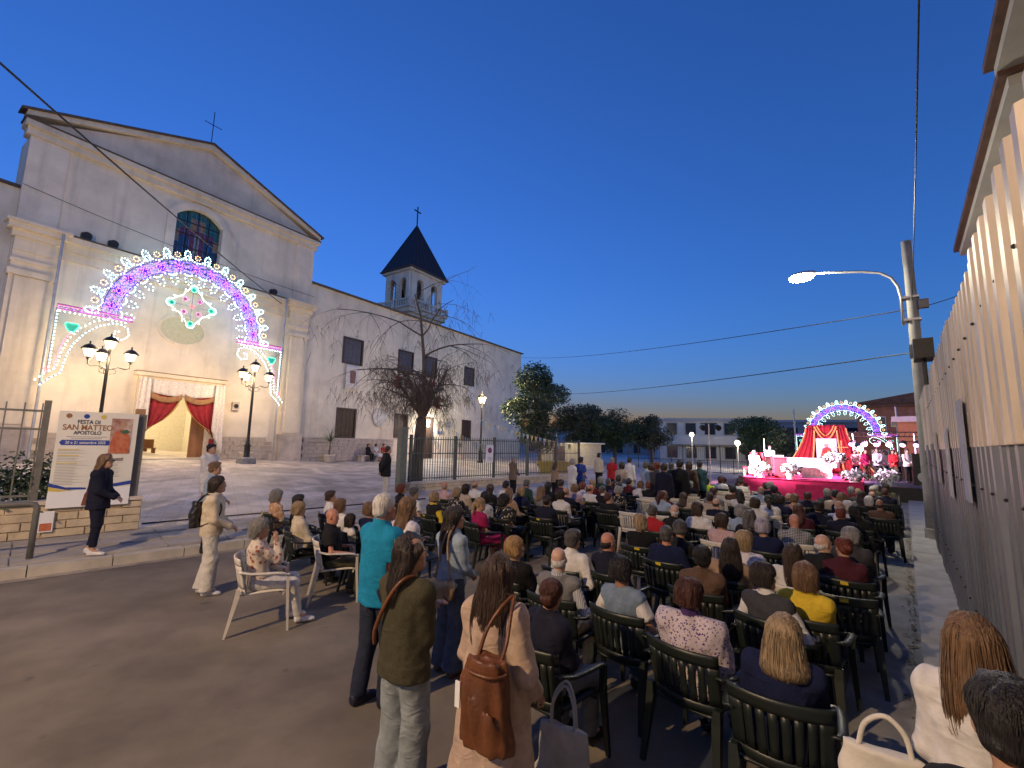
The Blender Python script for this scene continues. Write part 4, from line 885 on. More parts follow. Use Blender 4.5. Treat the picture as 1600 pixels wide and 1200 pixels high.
for z in (.8, 2.0, 3.1): MB().bx(-8, 10.6, -.14, -.08, z-.04, z+.04).build('batten', M_WOODB, HO)
# ragged timber end and posters on the hoarding
for i, (lx, z0, w_, h_, c, c2, lb) in enumerate(((3.55, 1.75, .50, .75, (.10, .14, .32), (.50, .42, .10), 'blue and yellow poster on the hoarding next to the pole'), (1.35, 1.70, .42, .78, (.42, .43, .45), (.3, .3, .32), 'pale grey poster in the middle of the hoarding'), (-.55, 1.80, .40, .85, (.34, .35, .42), (.2, .22, .3), 'faded blue grey poster high on the hoarding'))):
    E_ = empty('hoarding_poster', street(6+lx, HW-.075, z0), R(90-41), lb, 'poster'); MB().bx(-w_/2, w_/2, .0, .012, 0, h_).build('sheet', mat('hp%d' % i, c, .7, col2=c2, vscale=2.5), E_)
# dark box on the hoarding top by the pole, striped pole
E_ = empty('floodlight_box', street(10.1, HW-.05, 3.62), R(90-41), 'dark box floodlight on a bracket on top of the hoarding', 'floodlight'); MB().box((0, .05, .28), (.55, .25, .32)).build('box', M_IRON, E_); MB().tube([(0, .05, -.3), (0, .05, .15)], .03, 6).build('bracket', M_IRON, E_)
sp_ = gp(1500, 905, .12); E_ = empty('striped_pole', (sp_[0], sp_[1], .12), 0, 'thin red and white striped pole leaning against the hoarding', 'pole'); M_WHT = mat('white_paint', (.7, .7, .7), .6, var=.1); M_RDP = mat('red_paint', (.42, .03, .04), .6, var=.15)
for k in range(10): MB().tube([(.002*k, 0, k*.16), (.002*k+.002, 0, (k+1)*.16)], .024, 8).build('band', M_RDP if k % 2 == 0 else M_WHT, E_)
# house behind the hoarding: wall and deep eaves
M_SOF = mat('soffit', (.34, .34, .34), .85, var=.12, vscale=1); M_HW = mat('house_wall', (.36, .33, .30), .9, var=.2, vscale=.8)
HB = empty('house', street(0, 0, 0), R(90-41), 'grey rendered house with deep eaves rising behind the hoarding', 'house')
EW = HW+1.45; ea0 = onpl(1500, 400, street(0, EW), SN); ea1 = onpl(1566, 62, street(0, EW), SN); EL0, EL1, EZ = float(ea0@SL), float(ea1@SL), float(ea0[2])
ea = MB(); ea.bx(EL1, EL0, -EW-9, -EW, EZ, EZ+.2); ea.bx(-8, EL1+.05, -EW-9, -EW+.14, EZ+.3, EZ+.5); ea.build('eaves', M_SOF, HB)
ea = MB(); ea.bx(EL1-.1, EL0+.15, -EW-9, -EW+.13, EZ+.203, EZ+.36); ea.bx(-8, EL1+.15, -EW-9, -EW+.27, EZ+.503, EZ+.66); ea.build('roof', mat('tile_red', (.085, .045, .035), .8, var=.35, vscale=3), HB)
MB().bx(-8, EL0-.7, -EW-9, -EW-.75, 0, EZ).build('wall', M_HW, HB)
H2 = empty('house', street(26, 5.0, 0), R(90-41), 'small pale gabled house end beyond the hoarding', 'house'); MB().bx(-3, 4, -6, 0, 0, 8.3).build('wall', M_SOF, H2); MB().bx(-3.2, 4.2, -6, .35, 8.3, 8.55).build('roof', mat('tile_red'), H2)

# ================================================================== STAGE
def sx(e, b, z=0.): return stg(e, b, z)
RZS = R(90-38)-pi/2      # local x = SE (to the right), local y = SB (away)
PINK = (1, .30, .55)
SZ = .8
M_CARP = mat('stage_carpet', (.50, .02, .10), .9, var=.2, vscale=4); M_WCL = mat('white_cloth', (.78, .76, .78), .8, var=.06)
SG = empty('stage', sx(0, 25.2), RZS, 'red carpeted stage platform at the far end of the street', 'stage')
MB().bx(-5.0, -.1, 0, 12.5, 0, SZ-.02).build('platform', M_CARP, SG); MB().bx(-5.02, -.08, -.03, 12.5, SZ-.02, SZ).build('deck', M_CARP, SG); MB().bx(-.08, 2.4, 1.2, 9, 0, SZ-.15).build('side_platform', M_IRON, SG)
for k in range(3): MB().bx(-2.6, -.2, -.35*(k+1), -.35*k-.02, 0, SZ-.2*(k+1)).build('step', M_CARP, SG)
AL = empty('altar', sx(-2.0, 28.2, SZ), RZS, 'long white draped altar table at the front of the stage', 'altar'); MB().bx(-.62, .62, -.35, .35, 0, .46).build('body', M_WCL, AL); MB().bx(-.66, .66, -.38, .38, .46, .52).build('top', M_WCL, AL); MB().sheet(lambda t, v: (-.68+1.36*t, -.40-.015*sin(t*50), .52-.4*v), 0, 1, 0, 1, 60, 3, .006).build('cloth', M_LACE, AL)
# tall red draped backdrop
BD = empty('stage_backdrop', sx(-1.85, 35, SZ), RZS, 'tall red draped backdrop with gold trim framing a saint picture', 'backdrop'); BD.scale = (1.28, 1, 1.02)
MB().sheet(lambda t, v: ((t-.5)*(1.55+.35*v), .12+.05*sin(t*40), 2.95-2.95*v), 0, 1, 0, 1, 60, 8, .02).build('drape', M_RED, BD, smooth=True)
for s_ in (-1, 1):
    MB().sheet(lambda t, v: (s_*(.45+.35*t+v**1.5*(.2+.85*t)), -.1-.07*sin(t*22+v*2)-.4*v*t, 2.75-2.75*v), 0, 1, 0, 1, 30, 16, .02).build('drape', M_RED, BD, smooth=True)
    MB().tube([(s_*(.46+v**1.5*.2), -.2-.1*v, 2.6-2.5*v) for v in np.linspace(0, 1, 10)], .035, 5).build('gold_cord', M_GOLD, BD); MB().tube([(s_*(.82+v**1.5*1.05), -.15-.45*v, 2.75-2.75*v) for v in np.linspace(0, 1, 10)], .03, 5).build('gold_cord', M_GOLD, BD)
MB().tube([(-.45+.9*t, -.16, 2.85-1.0*4*t*(1-t)*.8) for t in np.linspace(0, 1, 14)], .035, 5).tube([(-.35+.7*t, -.2, 2.9-.75*4*t*(1-t)*.8) for t in np.linspace(0, 1, 14)], .025, 5).build('gold_garland', M_GOLD, BD)
MB().bx(-.42, .42, -.22, -.12, .35, 2.1).build('picture_panel', mat('panel_lilac', (.62, .58, .72), .8, var=.12, vscale=5), BD)
flat(BD, 'picture_figure', [(-.22, .7), (.2, .7), (.26, 1.1), (.16, 1.5), (.02, 1.6), (-.16, 1.48), (-.24, 1.1)], mat('fig_red', (.45, .04, .03), .8, var=.3, vscale=8), y=-.24, d=.015)
flat(BD, 'picture_figure', [(.0+.09*cos(q), 1.68+.11*sin(q)) for q in np.linspace(0, 2*pi, 11)[:-1]], mat('print_skin'), y=-.25, d=.015); flat(BD, 'picture_figure', [(-.26, .45), (.26, .45), (.2, .72), (-.2, .72)], mat('fig_white', (.55, .5, .5), .8, var=.3), y=-.245, d=.015)
cx_ = empty('processional_cross', sx(-1.05, 33.8, SZ), RZS, 'gold crucifix standing beside the saint picture on the stage', 'crucifix'); MB().tube([(0, 0, 0), (0, 0, 2.0)], .03, 6).tube([(-.32, 0, 1.6), (.32, 0, 1.6)], .03, 6).build('staff', M_GOLD, cx_)
# lectern, seat, screens of white cloth, flowers, speakers
LE = empty('lectern', sx(-3.38, 26.6, SZ), RZS, 'red draped lectern with a white book on the stage', 'lectern'); MB().bx(-.26, .26, -.2, .2, 0, .95).build('body', M_RED, LE); MB().bx(-.3, .3, -.25, .25, .95, 1.0).build('top', M_RED, LE); MB().box((0, -.05, 1.07), (.34, .26, .06)).build('book', M_WCL, LE)
TH = empty('stage_chair', sx(-4.6, 26.4, SZ), RZS-.5, 'high backed red armchair behind the seated priest on stage', 'chair'); MB().bx(-.35, .35, -.3, .3, .35, .45).build('seat', M_RED, TH); MB().bx(-.38, .38, .3, .4, .2, 1.2).build('backrest', M_RED, TH)
for x in (-.3, .3):
    for y in (-.25, .3): MB().bx(x-.03, x+.03, y-.03, y+.03, 0, .35).build('leg', M_GOLD, TH)
SW = empty('stage_screen', sx(-2.9, 31.0, SZ), RZS, 'white cloth screen across the back of the stage', 'screen'); MB().sheet(lambda t, v: (-1.9+3.0*t, .03*sin(t*50), .95*v), 0, 1, 0, 1, 60, 3, .01).build('cloth', M_WCL, SW)
M_FLW = mat('flower_white', (.80, .78, .80), .7, var=.1); M_FLG = mat('flower_leaf', (.05, .09, .04), .6)
for i, (e, b, z, r_, lb) in enumerate(((-4.1, 25.5, SZ, .42, 'white flower arrangement at the feet of the seated priest'), (-2.86, 25.5, SZ, .40, 'white flower arrangement between lectern and altar'), (-1.15, 27.6, SZ+.55, .48, 'tall white flower arrangement at the right end of the altar'), (-.42, 25.9, SZ-.2, .46, 'white flower arrangement below the choir on the stage edge'), (.75, 26.6, SZ-.17, .5, 'white flower arrangement furthest along the stage front'))):
    E_ = empty('flower_arrangement', sx(e, b, z-.0), RZS, lb, 'flowers'); MB().lathe([(.14, 0), (.2, .25), (.16, .3)], n=10).build('vase', M_WCL, E_)
    rr = np.random.default_rng(i); p_ = rr.normal(size=(120, 3)); p_ /= np.linalg.norm(p_, axis=1)[:, None]; p_ = p_*np.array([r_, r_*.7, r_*.55])*rr.uniform(.5, 1, (120, 1))+np.array([0, 0, .5]); f_ = MB()
    for q in p_: f_.ball(q, rr.uniform(.045, .085), 5, 3)
    tag(f_.build('blossom', M_FLW, E_), kind='stuff'); leafmesh('leaves', p_[:80]*1.0, np.full(80, .2), M_FLG, E_, i)
for e, b, z, lb in ((1.95, 26.2, 0.9, 'stacked black loudspeaker at the right end of the stage'),):
    E_ = empty('stage_speaker', sx(e, b, z-.1), RZS, lb, 'loudspeaker'); MB().bx(-.35, .35, -.3, .3, 0, .7).build('cabinet', M_IRON, E_); MB().bx(-.33, .33, -.3, .3, .71, 1.35).build('cabinet', M_IRON, E_); MB().lathe([(.22, 0), (.22, .02)], n=16).build('cone', M_STEEL, E_).rotation_euler = (R(90), 0, 0); E_.children[-1].location = (0, -.31, .35)
# truss with stage lights on the right
TR = empty('lighting_truss', sx(.5, 29.5, 0), RZS, 'black lighting truss with stage lamps over the right of the stage', 'truss')
for x in (-.9, 1.5): MB().tube([(x, 0, 0), (x, 0, 3.1)], .045, 8).build('upright', M_STEEL, TR)
t_ = MB(); 
for dz in (0, .22): t_.tube([(-1.1, 0, 2.95+dz), (1.7, 0, 2.95+dz)], .03, 6)
for k in range(14): t_.tube([(-1.1+.2*k, 0, 2.95), (-1.0+.2*k, 0, 3.17)], .012, 4)
t_.build('truss_beam', M_IRON, TR)
for k in range(6):
    c = MB().lathe([(.06, 0), (.13, .06), (.14, .3)], n=10).build('par_can', M_IRON, TR, (-.9+.5*k, -.05, 2.7)); c.rotation_euler = (R(125), 0, R(-20)); MB().lathe([(.12, .302), (.12, .31)], n=10).build('lens', emis('par_lens', (1, .45, .9), 6), c)
TR2 = empty('lighting_stand', sx(-6.0, 23.6, 0), RZS, 'slim lighting stand with two stage lamps left of the stage', 'stand'); MB().tube([(0, 0, 0), (0, 0, 3.4)], .03, 6).build('mast', M_STEEL, TR2); MB().tube([(-.4, 0, 3.4), (.4, 0, 3.4)], .025, 6).build('crossbar', M_IRON, TR2)
for x in (-.35, .35): MB().lathe([(.06, 0), (.13, .06), (.14, .28)], n=10).build('par_can', M_IRON, TR2, (x, 0, 3.25)).rotation_euler = (R(110), 0, R(40))
point_light('stage_light', (-.2, -.4, 2.6), 1300, (1, .40, .75), .15, TR, spot=R(110), aim=(-2.4, .2, .8)); point_light('stage_light', (.5, -.4, 2.6), 800, (1, .38, .70), .15, TR, spot=R(120), aim=(-1.0, 3.5, 1.5))
point_light('stage_light', (0, .2, 3.2), 3600, (1, .62, .84), .12, TR2, spot=R(75), aim=(4.2, 6.0, 1.2))
# ================================================================== FAR BUILDINGS
def block(name, label, P, rz, w, d, h, wall, wins, roofm, floors=(), over=.3, cat='building'):
    E_ = empty(name, P, rz, label, cat); MB().bx(0, w, 0, d, 0, h).build('wall', wall, E_); MB().bx(-over, w+over, -over, d, h, h+.35).build('roof', roofm, E_)
    for x, z, ww, hh in wins:
        f = MB().bx(x-.08, x+ww+.08, -.06, 0.02, z-.08, z+hh+.08).build('window', M_SOF, E_); MB().bx(x, x+ww, -.09, -.062, z, z+hh).build('pane', M_GLASSD, f)
    for z, x0, x1, m_ in floors: MB().bx(x0, x1, -1.1, 0, z, z+.15).build('balcony_floor', wall, E_); MB().bx(x0, x1, -1.1, -1.0, z+.15, z+1.1).build('balcony_front', m_, E_)
    return E_
M_GLASSD = mat('dark_glass', (.02, .025, .035), .15, var=.1, spec=.8); M_WHB = mat('white_render', (.55, .53, .50), .9, var=.1, vscale=.5); M_BRK = mat('brick_red', (.19, .085, .06), .9, var=.25, vscale=2, bump=.2); M_GRB = mat('grey_render', (.30, .30, .32), .9, var=.12, vscale=.5); M_FLR = mat('flat_roof', (.40, .40, .40), .8)
P = at_dist(1030, 62); block('apartment_house', 'white flat roofed building with balconies beyond the trees', P, R(-14), 12.5, 9, 5.6, M_WHB, [(1 + 2.3*k, z, 1.2, 1.4) for k in range(5) for z in (.9, 3.9)], M_FLR, [(2.6, 1.5, 11.5, M_WHB)])
P = at_dist(1128, 74); block('school_building', 'long grey flat roofed building behind the left of the stage', P, R(-24), 20, 9, 6.0, M_GRB, [(1+2.4*k, z, 1.5, 1.3) for k in range(7) for z in (1, 4)], M_FLR)
P = at_dist(1342, 58); bk = block('brick_house', 'red brick house with balconies and pitched roof right of the stage', P, R(-38), 11, 9, 6.6, M_BRK, [(1+2.6*k, z, 1.2, 1.6) for k in range(4) for z in (.7, 4.0)], mat('tile_red'), [(3.0, -.8, 11, M_BRK)])
MB().prism([(-.6, 6.95), (11.6, 6.95), (5.5, 8.1)], (0, 0, 0), X1, Z, Y1, -.5, 9).build('gable', mat('tile_red'), bk)
P = at_dist(1405, 40); ob = block('orange_house', 'low orange rendered house close to the right stage pole', P, R(-40), 7, 8, 4.2, mat('orange_render', (.28, .13, .06), .9, var=.12), [(1.0, .8, 1.3, 1.7)], M_FLR, [(2.9, 0, 6, mat('orange_render'))])
for px, dist, w_, h_, lb in ((785, 82, 34, 5.0, 'far pale house row glimpsed behind the evergreen tree'), (985, 88, 22, 5.2, 'far pale house row glimpsed behind the low trees'), (1215, 95, 34, 5.6, 'far low house row behind the stage'), (1440, 110, 60, 6.0, 'far dark house row at the end of the street')):
    P = at_dist(px, dist); block('far_house', lb, P, -math.atan2(P[0], P[1]), w_, 8, h_, M_GRB, [(1.5+3.2*k, 1.0, 1.2, 1.5) for k in range(int(w_/3.4))], M_FLR)
# far street lamps, lit
for px, py, dist, lb in ((1081, 679, 50, 'far lit street lamp in front of the white building'), (1152, 692, 46, 'far lit street lamp between white building and stage'), (1193, 676, 58, 'far lit street lamp above the dark tree left of the stage'), (1343, 701, 50, 'small far lit lamp beside the brick house')):
    P = at_dist(px, dist); d = ray(px, py); t = dist/math.hypot(d[0], d[1]); z = CAMH+d[2]*t
    E_ = empty('far_street_lamp', P, 0, lb, 'street lamp'); MB().tube([(0, 0, 0), (0, 0, z-.1)], .06, 6).build('pole', M_STEEL, E_); MB().ball((0, 0, z), .24, 10, 6).build('globe', emis('far_globe', (1, .88, .62), 14), E_); point_light('lamp_light', (0, -.5, z-.1), 110, (1, .85, .58), .25, E_)
# mesh fence and low walls beyond the seats on the left
E_ = empty('yard_fence', stg(-11.5, 38, 0), RZS, 'dark wire yard fence behind the people standing on the left', 'fence')
for k in range(12): MB().tube([(-5+.95*k, 0, 0), (-5+.95*k, 0, 2.4)], .03, 5).build('post', M_IRON, E_)
for z in (.3, 1.2, 2.3): MB().tube([(-5, 0, z), (5.5, 0, z)], .02, 4).build('rail', M_IRON, E_)
for k in range(70): MB().tube([(-5+.15*k, 0, .3), (-5+.15*k, 0, 2.3)], .008, 3).build('bar', M_IRON, E_)
P = at_dist(912, 40, 0); E_ = empty('white_marquee', P, R(-6), 'pale lit garden pavilion seen beyond the railing end', 'building'); MB().bx(-4, 1.5, 0, 4, 0, 2.3).build('wall', mat('cream_wall', (.45, .40, .30), .9), E_); MB().bx(-4.3, 1.8, -.3, 4, 2.3, 2.42).build('roof', M_WHB, E_); MB().bx(-2.6, -1.6, -.05, 0, 0, 2.1).build('door', M_DARKW, E_); point_light('lamp_light', (-1.2, -1.5, 2.4), 40, (1, .85, .55), .2, E_)
# overhead wires
def wire(A, B, sag, label, r=.012, beads=0):
    A, B = np.array(A), np.array(B); pts = [A+(B-A)*t-Z*sag*4*t*(1-t) for t in np.linspace(0, 1, 24)]
    m = MB().tube(pts, r, 5)
    if beads:
        for t in np.linspace(0, 1, beads): m.ball(A+(B-A)*t-Z*sag*4*t*(1-t), r*1.5, 4, 3)
    return tag(m.build('overhead_wire', M_IRON), label, 'wire')
pt = np.array([pole_p[0], pole_p[1], 0])
A_ = CAM+ray(-60, 45)*9; B_ = church(4.9, .4, 11.0); wire(A_, B_, .15, 'thick dark overhead cable crossing before the church gable', .028)
wire(church(-7.0, .2, 13.2), church(7.3, .2, 12.2), .25, 'thin cable strung across the upper church wall', .014)
wire(church(35.6, 0, 12.8), pt+Z*5.9, .5, 'upper dark wire from the convent corner to the concrete pole', .014); wire(at_dist(830, 60, 9.0), pt+Z*4.75, .5, 'lower dark wire running across the sky to the concrete pole', .016)
wire(pt+Z*5.9, street(20, 2.4, 7.6), .1, 'short wire from the concrete pole to the house behind the hoarding', .012); wire(pt+Z*6.1, CAM+ray(1437, -60)*4.2, .1, 'beaded wire dropping from the sky edge to the concrete pole', .010, 60)
# ================================================================== PEOPLE: implicit surfaces meshed with surface nets
def smin(a, b, k):
    if k <= 0: return np.minimum(a, b)
    h = np.clip(.5+.5*(b-a)/k, 0, 1); return b*(1-h)+a*h-k*h*(1-h)
def surfnet(D, org, h):
    nx, ny, nz = D.shape; S = D < 0
    c = np.zeros((nx-1, ny-1, nz-1), np.int8)
    for i in (0, 1):
        for j in (0, 1):
            for k in (0, 1): c += S[i:nx-1+i, j:ny-1+j, k:nz-1+k]
    act = (c > 0) & (c < 8); I, J, K = np.nonzero(act); n = len(I)
    if n == 0: return np.zeros((0, 3)), np.zeros((0, 4), int)
    idx = -np.ones(act.shape, np.int64); idx[I, J, K] = np.arange(n)
    acc = np.zeros((n, 3)); cnt = np.zeros(n); cs = [(a, b, e) for a in (0, 1) for b in (0, 1) for e in (0, 1)]
    val = {q: D[I+q[0], J+q[1], K+q[2]] for q in cs}
    for q in cs:
        for ax in range(3):
            if q[ax] == 0:
                q2 = list(q); q2[ax] = 1; v0, v1 = val[q], val[tuple(q2)]; m = (v0 < 0) != (v1 < 0)
                t = np.where(m, v0/np.where(m, v0-v1, 1), 0); p = np.tile(np.array(q, float), (n, 1)); p[:, ax] = t; acc += p*m[:, None]; cnt += m
    V = (np.stack([I, J, K], 1)+acc/cnt[:, None])*h+org
    Q = []
    for ax in range(3):
        s0 = [slice(1, -1)]*3; s0[ax] = slice(0, -1); s1 = [slice(1, -1)]*3; s1[ax] = slice(1, None)
        A, B = S[tuple(s0)], S[tuple(s1)]; e = np.nonzero(A != B); P = np.stack(e, 1); P[:, [a for a in range(3) if a != ax]] += 1
        b, c2 = (ax+1) % 3, (ax+2) % 3; q = []
        for db, dc in ((0, 0), (-1, 0), (-1, -1), (0, -1)):
            T = P.copy(); T[:, b] += db; T[:, c2] += dc; q.append(idx[T[:, 0], T[:, 1], T[:, 2]])
        q = np.stack(q, 1); fl = A[e]; q[~fl] = q[~fl][:, ::-1]; Q.append(q)
    Q = np.concatenate(Q); Q = Q[(Q >= 0).all(1)]
    return V, Q
def vqmesh(name, V, Q, m):
    me = bpy.data.meshes.new(name); n = len(Q); me.vertices.add(len(V)); me.vertices.foreach_set('co', np.asarray(V, np.float32).ravel()); me.loops.add(n*4); me.loops.foreach_set('vertex_index', np.asarray(Q, np.int32).ravel())
    me.polygons.add(n); me.polygons.foreach_set('loop_start', np.arange(0, n*4, 4, dtype=np.int32)); me.polygons.foreach_set('loop_total', np.full(n, 4, np.int32)); me.polygons.foreach_set('use_smooth', np.ones(n, bool)); me.update(calc_edges=True); me.materials.append(m); return me
class Sdf:
    def __init__(s): s.ops = []
    def cap(s, a, b, ra, rb, k=.02):
        a, b = np.array(a, float), np.array(b, float); r = max(ra, rb); d = b-a; L2 = d@d+1e-9
        def f(X, Y, Zz):
            t = np.clip(((X-a[0])*d[0]+(Y-a[1])*d[1]+(Zz-a[2])*d[2])/L2, 0, 1); return np.sqrt((X-a[0]-t*d[0])**2+(Y-a[1]-t*d[1])**2+(Zz-a[2]-t*d[2])**2)-(ra+(rb-ra)*t)
        s.ops.append(('u', f, np.minimum(a, b)-r, np.maximum(a, b)+r, k)); return s
    def ell(s, c, r, M=None, o=None, k=.02, op='u'):
        """ellipsoid at c (in frame M,o)"""
        c, r = np.array(c, float), np.array(r, float); M = np.eye(3) if M is None else M; o = np.zeros(3) if o is None else o; w = o+M@c
        def f(X, Y, Zz):
            q = [M[0, i]*(X-w[0])+M[1, i]*(Y-w[1])+M[2, i]*(Zz-w[2]) for i in range(3)]
            k0 = np.sqrt(sum((q[i]/r[i])**2 for i in range(3))); k1 = np.sqrt(sum((q[i]/r[i]**2)**2 for i in range(3)))+1e-9; return k0*(k0-1)/k1
        R_ = np.full(3, r.max()); s.ops.append((op, f, w-R_, w+R_, k)); return s
    def loft(s, nodes, lat=(1, 0, 0), k=.02, cap=True):
        nodes = [(np.array(c, float), a, b) for c, a, b in nodes]; lat = np.array(lat, float)
        def f(X, Y, Zz):
            best = None
            for (c0, a0, b0), (c1, a1, b1) in zip(nodes, nodes[1:]):
                d = c1-c0; L = np.linalg.norm(d); d = d/L; lx = lat-d*(lat@d); lx /= np.linalg.norm(lx); ly = np.cross(d, lx)
                qx, qy, qz = X-c0[0], Y-c0[1], Zz-c0[2]; w = qx*d[0]+qy*d[1]+qz*d[2]; t = np.clip(w/L, 0, 1); x = qx*lx[0]+qy*lx[1]+qz*lx[2]; y = qx*ly[0]+qy*ly[1]+qz*ly[2]
                A, B = a0+(a1-a0)*t, b0+(b1-b0)*t; ro = np.sqrt((x/A)**2+(y/B)**2)+1e-6; ln = np.sqrt(x*x+y*y); d2 = (1-1/ro)*ln; d2 = np.where(ln < 1e-5, -np.minimum(A, B), d2)
                w2 = np.maximum(np.maximum(-w, w-L), 0); dd = np.where(w2 > 0, np.sqrt(np.maximum(d2, 0)**2+w2**2), d2)
                best = dd if best is None else np.minimum(best, dd)
            return best
        R_ = max(max(a, b) for _, a, b in nodes); C = np.array([c for c, _, _ in nodes]); s.ops.append(('u', f, C.min(0)-R_, C.max(0)+R_, k)); return s
    def cut(s, p, n, k=0.):
        """keep the side opposite to n"""
        p, n = np.array(p, float), np.array(n, float); n = n/np.linalg.norm(n); s.ops.append(('c', lambda X, Y, Zz: (X-p[0])*n[0]+(Y-p[1])*n[1]+(Zz-p[2])*n[2], None, None, k)); return s
    def cutf(s, f): s.ops.append(('c', f, None, None, 0)); return s
    def noise(s, A, fr, seed, st=(1, 1, 1)):
        r = np.random.default_rng(seed); W = [(r.normal(size=3)*fr*np.array(st), r.uniform(0, 6.3)) for _ in range(5)]
        s.ops.append(('n', lambda X, Y, Zz: A*sum(np.sin(w[0]*X+w[1]*Y+w[2]*Zz+p) for w, p in W), None, None, 0)); return s
    def mesh(s, h):
        us = [o for o in s.ops if o[0] == 'u']; lo = np.min([o[2] for o in us], 0)-.04; hi = np.max([o[3] for o in us], 0)+.04
        n = np.ceil((hi-lo)/h).astype(int)+2; ax = [lo[i]+h*np.arange(n[i]) for i in range(3)]; D = np.full(n, .08, np.float32)
        for op, f, a, b, k in s.ops:
            if op in 'us':
                sl = tuple(slice(max(0, int((a[i]-.06-lo[i])/h)), min(n[i], int((b[i]+.06-lo[i])/h)+2)) for i in range(3))
                if any(q.stop <= q.start for q in sl): continue
                g = np.meshgrid(*[ax[i][sl[i]].astype(np.float32) for i in range(3)], indexing='ij', sparse=True); d = f(*g)
                D[sl] = smin(D[sl], d, k) if op == 'u' else -smin(-D[sl], d, k)
            else:
                g = np.meshgrid(*[v.astype(np.float32) for v in ax], indexing='ij', sparse=True); d = f(*g)
                if op == 'n': D = D+d
                else: D = np.maximum(D, d)
        D[0], D[-1] = .08, .08; D[:, 0], D[:, -1] = .08, .08; D[:, :, 0], D[:, :, -1] = .08, .08
        return surfnet(D, lo, h)
def rot_z(a): return np.array([[cos(a), -sin(a), 0], [sin(a), cos(a), 0], [0, 0, 1]])
def rot_x(a): return np.array([[1, 0, 0], [0, cos(a), -sin(a)], [0, sin(a), cos(a)]])
def rot_y(a): return np.array([[cos(a), 0, sin(a)], [0, 1, 0], [-sin(a), 0, cos(a)]])
def ik(a, b, l1, l2, hint):
    a, b = np.array(a, float), np.array(b, float); d = b-a; L = min(np.linalg.norm(d), (l1+l2)*.995); dn = d/np.linalg.norm(d); x = (l1*l1-l2*l2+L*L)/(2*L); h = math.sqrt(max(l1*l1-x*x, 0)); hv = np.array(hint, float); hv -= dn*(hv@dn); hv /= np.linalg.norm(hv); return a+dn*x+hv*h, a+dn*L
def skeleton(sp):
    J = {}; sit = sp['pose'] == 'sit'; w = sp.get('w', 1.); ln = sp.get('lean', .10 if sit else .0); st = sp.get('stance', 0.); sd = sp.get('side', 0.)
    pel = np.array([0, -.06, .565]) if sit else np.array([0, 0, .95]); tw = rot_z(sp.get('twist', 0.)); dirv = tw@np.array([sin(sd), -sin(ln), cos(ln)]); dirv /= np.linalg.norm(dirv); lat = tw@np.array([1., 0, 0])
    J['pel'] = pel; J['dir'] = dirv; J['lat'] = lat; J['sp'] = lambda t, y=0.: pel+dirv*t+(tw@np.array([0, y, 0]))
    for s, n in ((-1, 'l'), (1, 'r')):
        if sit:
            fx = sp.get('feet', .36); J['hip'+n] = np.array([s*.095*w, -.06, .55]); J['kn'+n] = np.array([s*.13, .37, .505]); J['an'+n] = np.array([s*.12, fx+(.05*s), .085])
        else: J['hip'+n] = np.array([s*.09*w, 0, .92]); J['kn'+n] = np.array([s*(.10), .03+s*st*.5, .50]); J['an'+n] = np.array([s*.105, -.02+s*st, .085])
        sh = pel+dirv*.418+lat*s*(.158*w**.6); J['sh'+n] = sh
        hx, hy, hz = sp['hands'][0 if s < 0 else 1]
        tgt = np.array([hx, hy, hz]); el, wr = ik(sh, tgt, .285, .25, (s*.42, -.5, -.75) if 'hint' not in sp else sp['hint'][0 if s < 0 else 1]); J['el'+n] = el; J['wr'+n] = wr
    J['neck'] = pel+dirv*.50; J['hc'] = J['neck']+dirv*.145+tw@np.array([0, .035, 0.0]); J['Rh'] = rot_z(sp.get('yaw', 0.))@rot_x(sp.get('nod', 0.))@rot_y(sp.get('tilt', 0.))
    return J
HANDS = dict(sit=dict(lap=((-.12, .24, .60), (.12, .24, .60)), rest=((-.27, .16, .69), (.27, .16, .69)), fold=((-.06, .2, .64), (.06, .2, .64)), chin=((-.12, .24, .62), (.07, .12, 1.06)), phone=((-.10, .24, .80), (.09, .26, .80)), cross=((.0, .19, .86), (.0, .21, .84))),
             stand=dict(down=((-.25, .04, .78), (.25, .04, .78)), clasp=((-.05, .24, .98), (.06, .25, .97)), cross=((.0, .20, 1.19), (-.0, .22, 1.16)), pocket=((-.24, .07, .90), (.24, .07, .90)), hold=((-.24, .05, .80), (.16, .26, 1.1)), back=((-.06, -.17, .92), (.06, -.18, .92))))
def torso(S, J, w, off, t0=-.11, belly=0., k=.03):
    N = [(-.11, .150*w, .112), (-.02, .165*w, .118), (.10, .148*w, .108+belly), (.2, .143*w, .105+belly), (.32, .158*w, .115), (.39, .152*w, .104), (.435, .118*w, .088), (.475, .078, .072), (.51, .058, .060)]
    S.loft([(J['sp'](max(t, t0)), a+off, b+off) for t, a, b in N if t >= t0-.09], J['lat'], k)
def hand(S, wr, d, s, curl=.6, palm=None):
    d = d/np.linalg.norm(d); up = np.array(palm if palm is not None else (0, 0, 1.)); nrm = up-d*(up@d); nrm /= (np.linalg.norm(nrm)+1e-6); lx = np.cross(d, nrm)
    S.loft([(wr-d*.01, .027, .019), (wr+d*.03, .036, .016), (wr+d*.085, .040, .013)], lx, .012)
    for i, (o, L) in enumerate(((-.03, .062), (-.01, .072), (.01, .068), (.029, .052))):
        p0 = wr+d*.08+lx*o; p1 = p0+(d*cos(curl*.5)-nrm*sin(curl*.5))*L*.5; p2 = p1+(d*cos(curl*1.5)-nrm*sin(curl*1.5))*L*.5; S.cap(p0, p1, .0095, .009, .004); S.cap(p1, p2, .009, .0075, .004)
    p0 = wr+d*.025-s*lx*.03; p1 = p0+(d*.7-s*lx*.7)*.04; p2 = p1+(d*.9-s*lx*.3-nrm*.3)*.03; S.cap(p0, p1, .012, .010, .006); S.cap(p1, p2, .010, .008, .004)
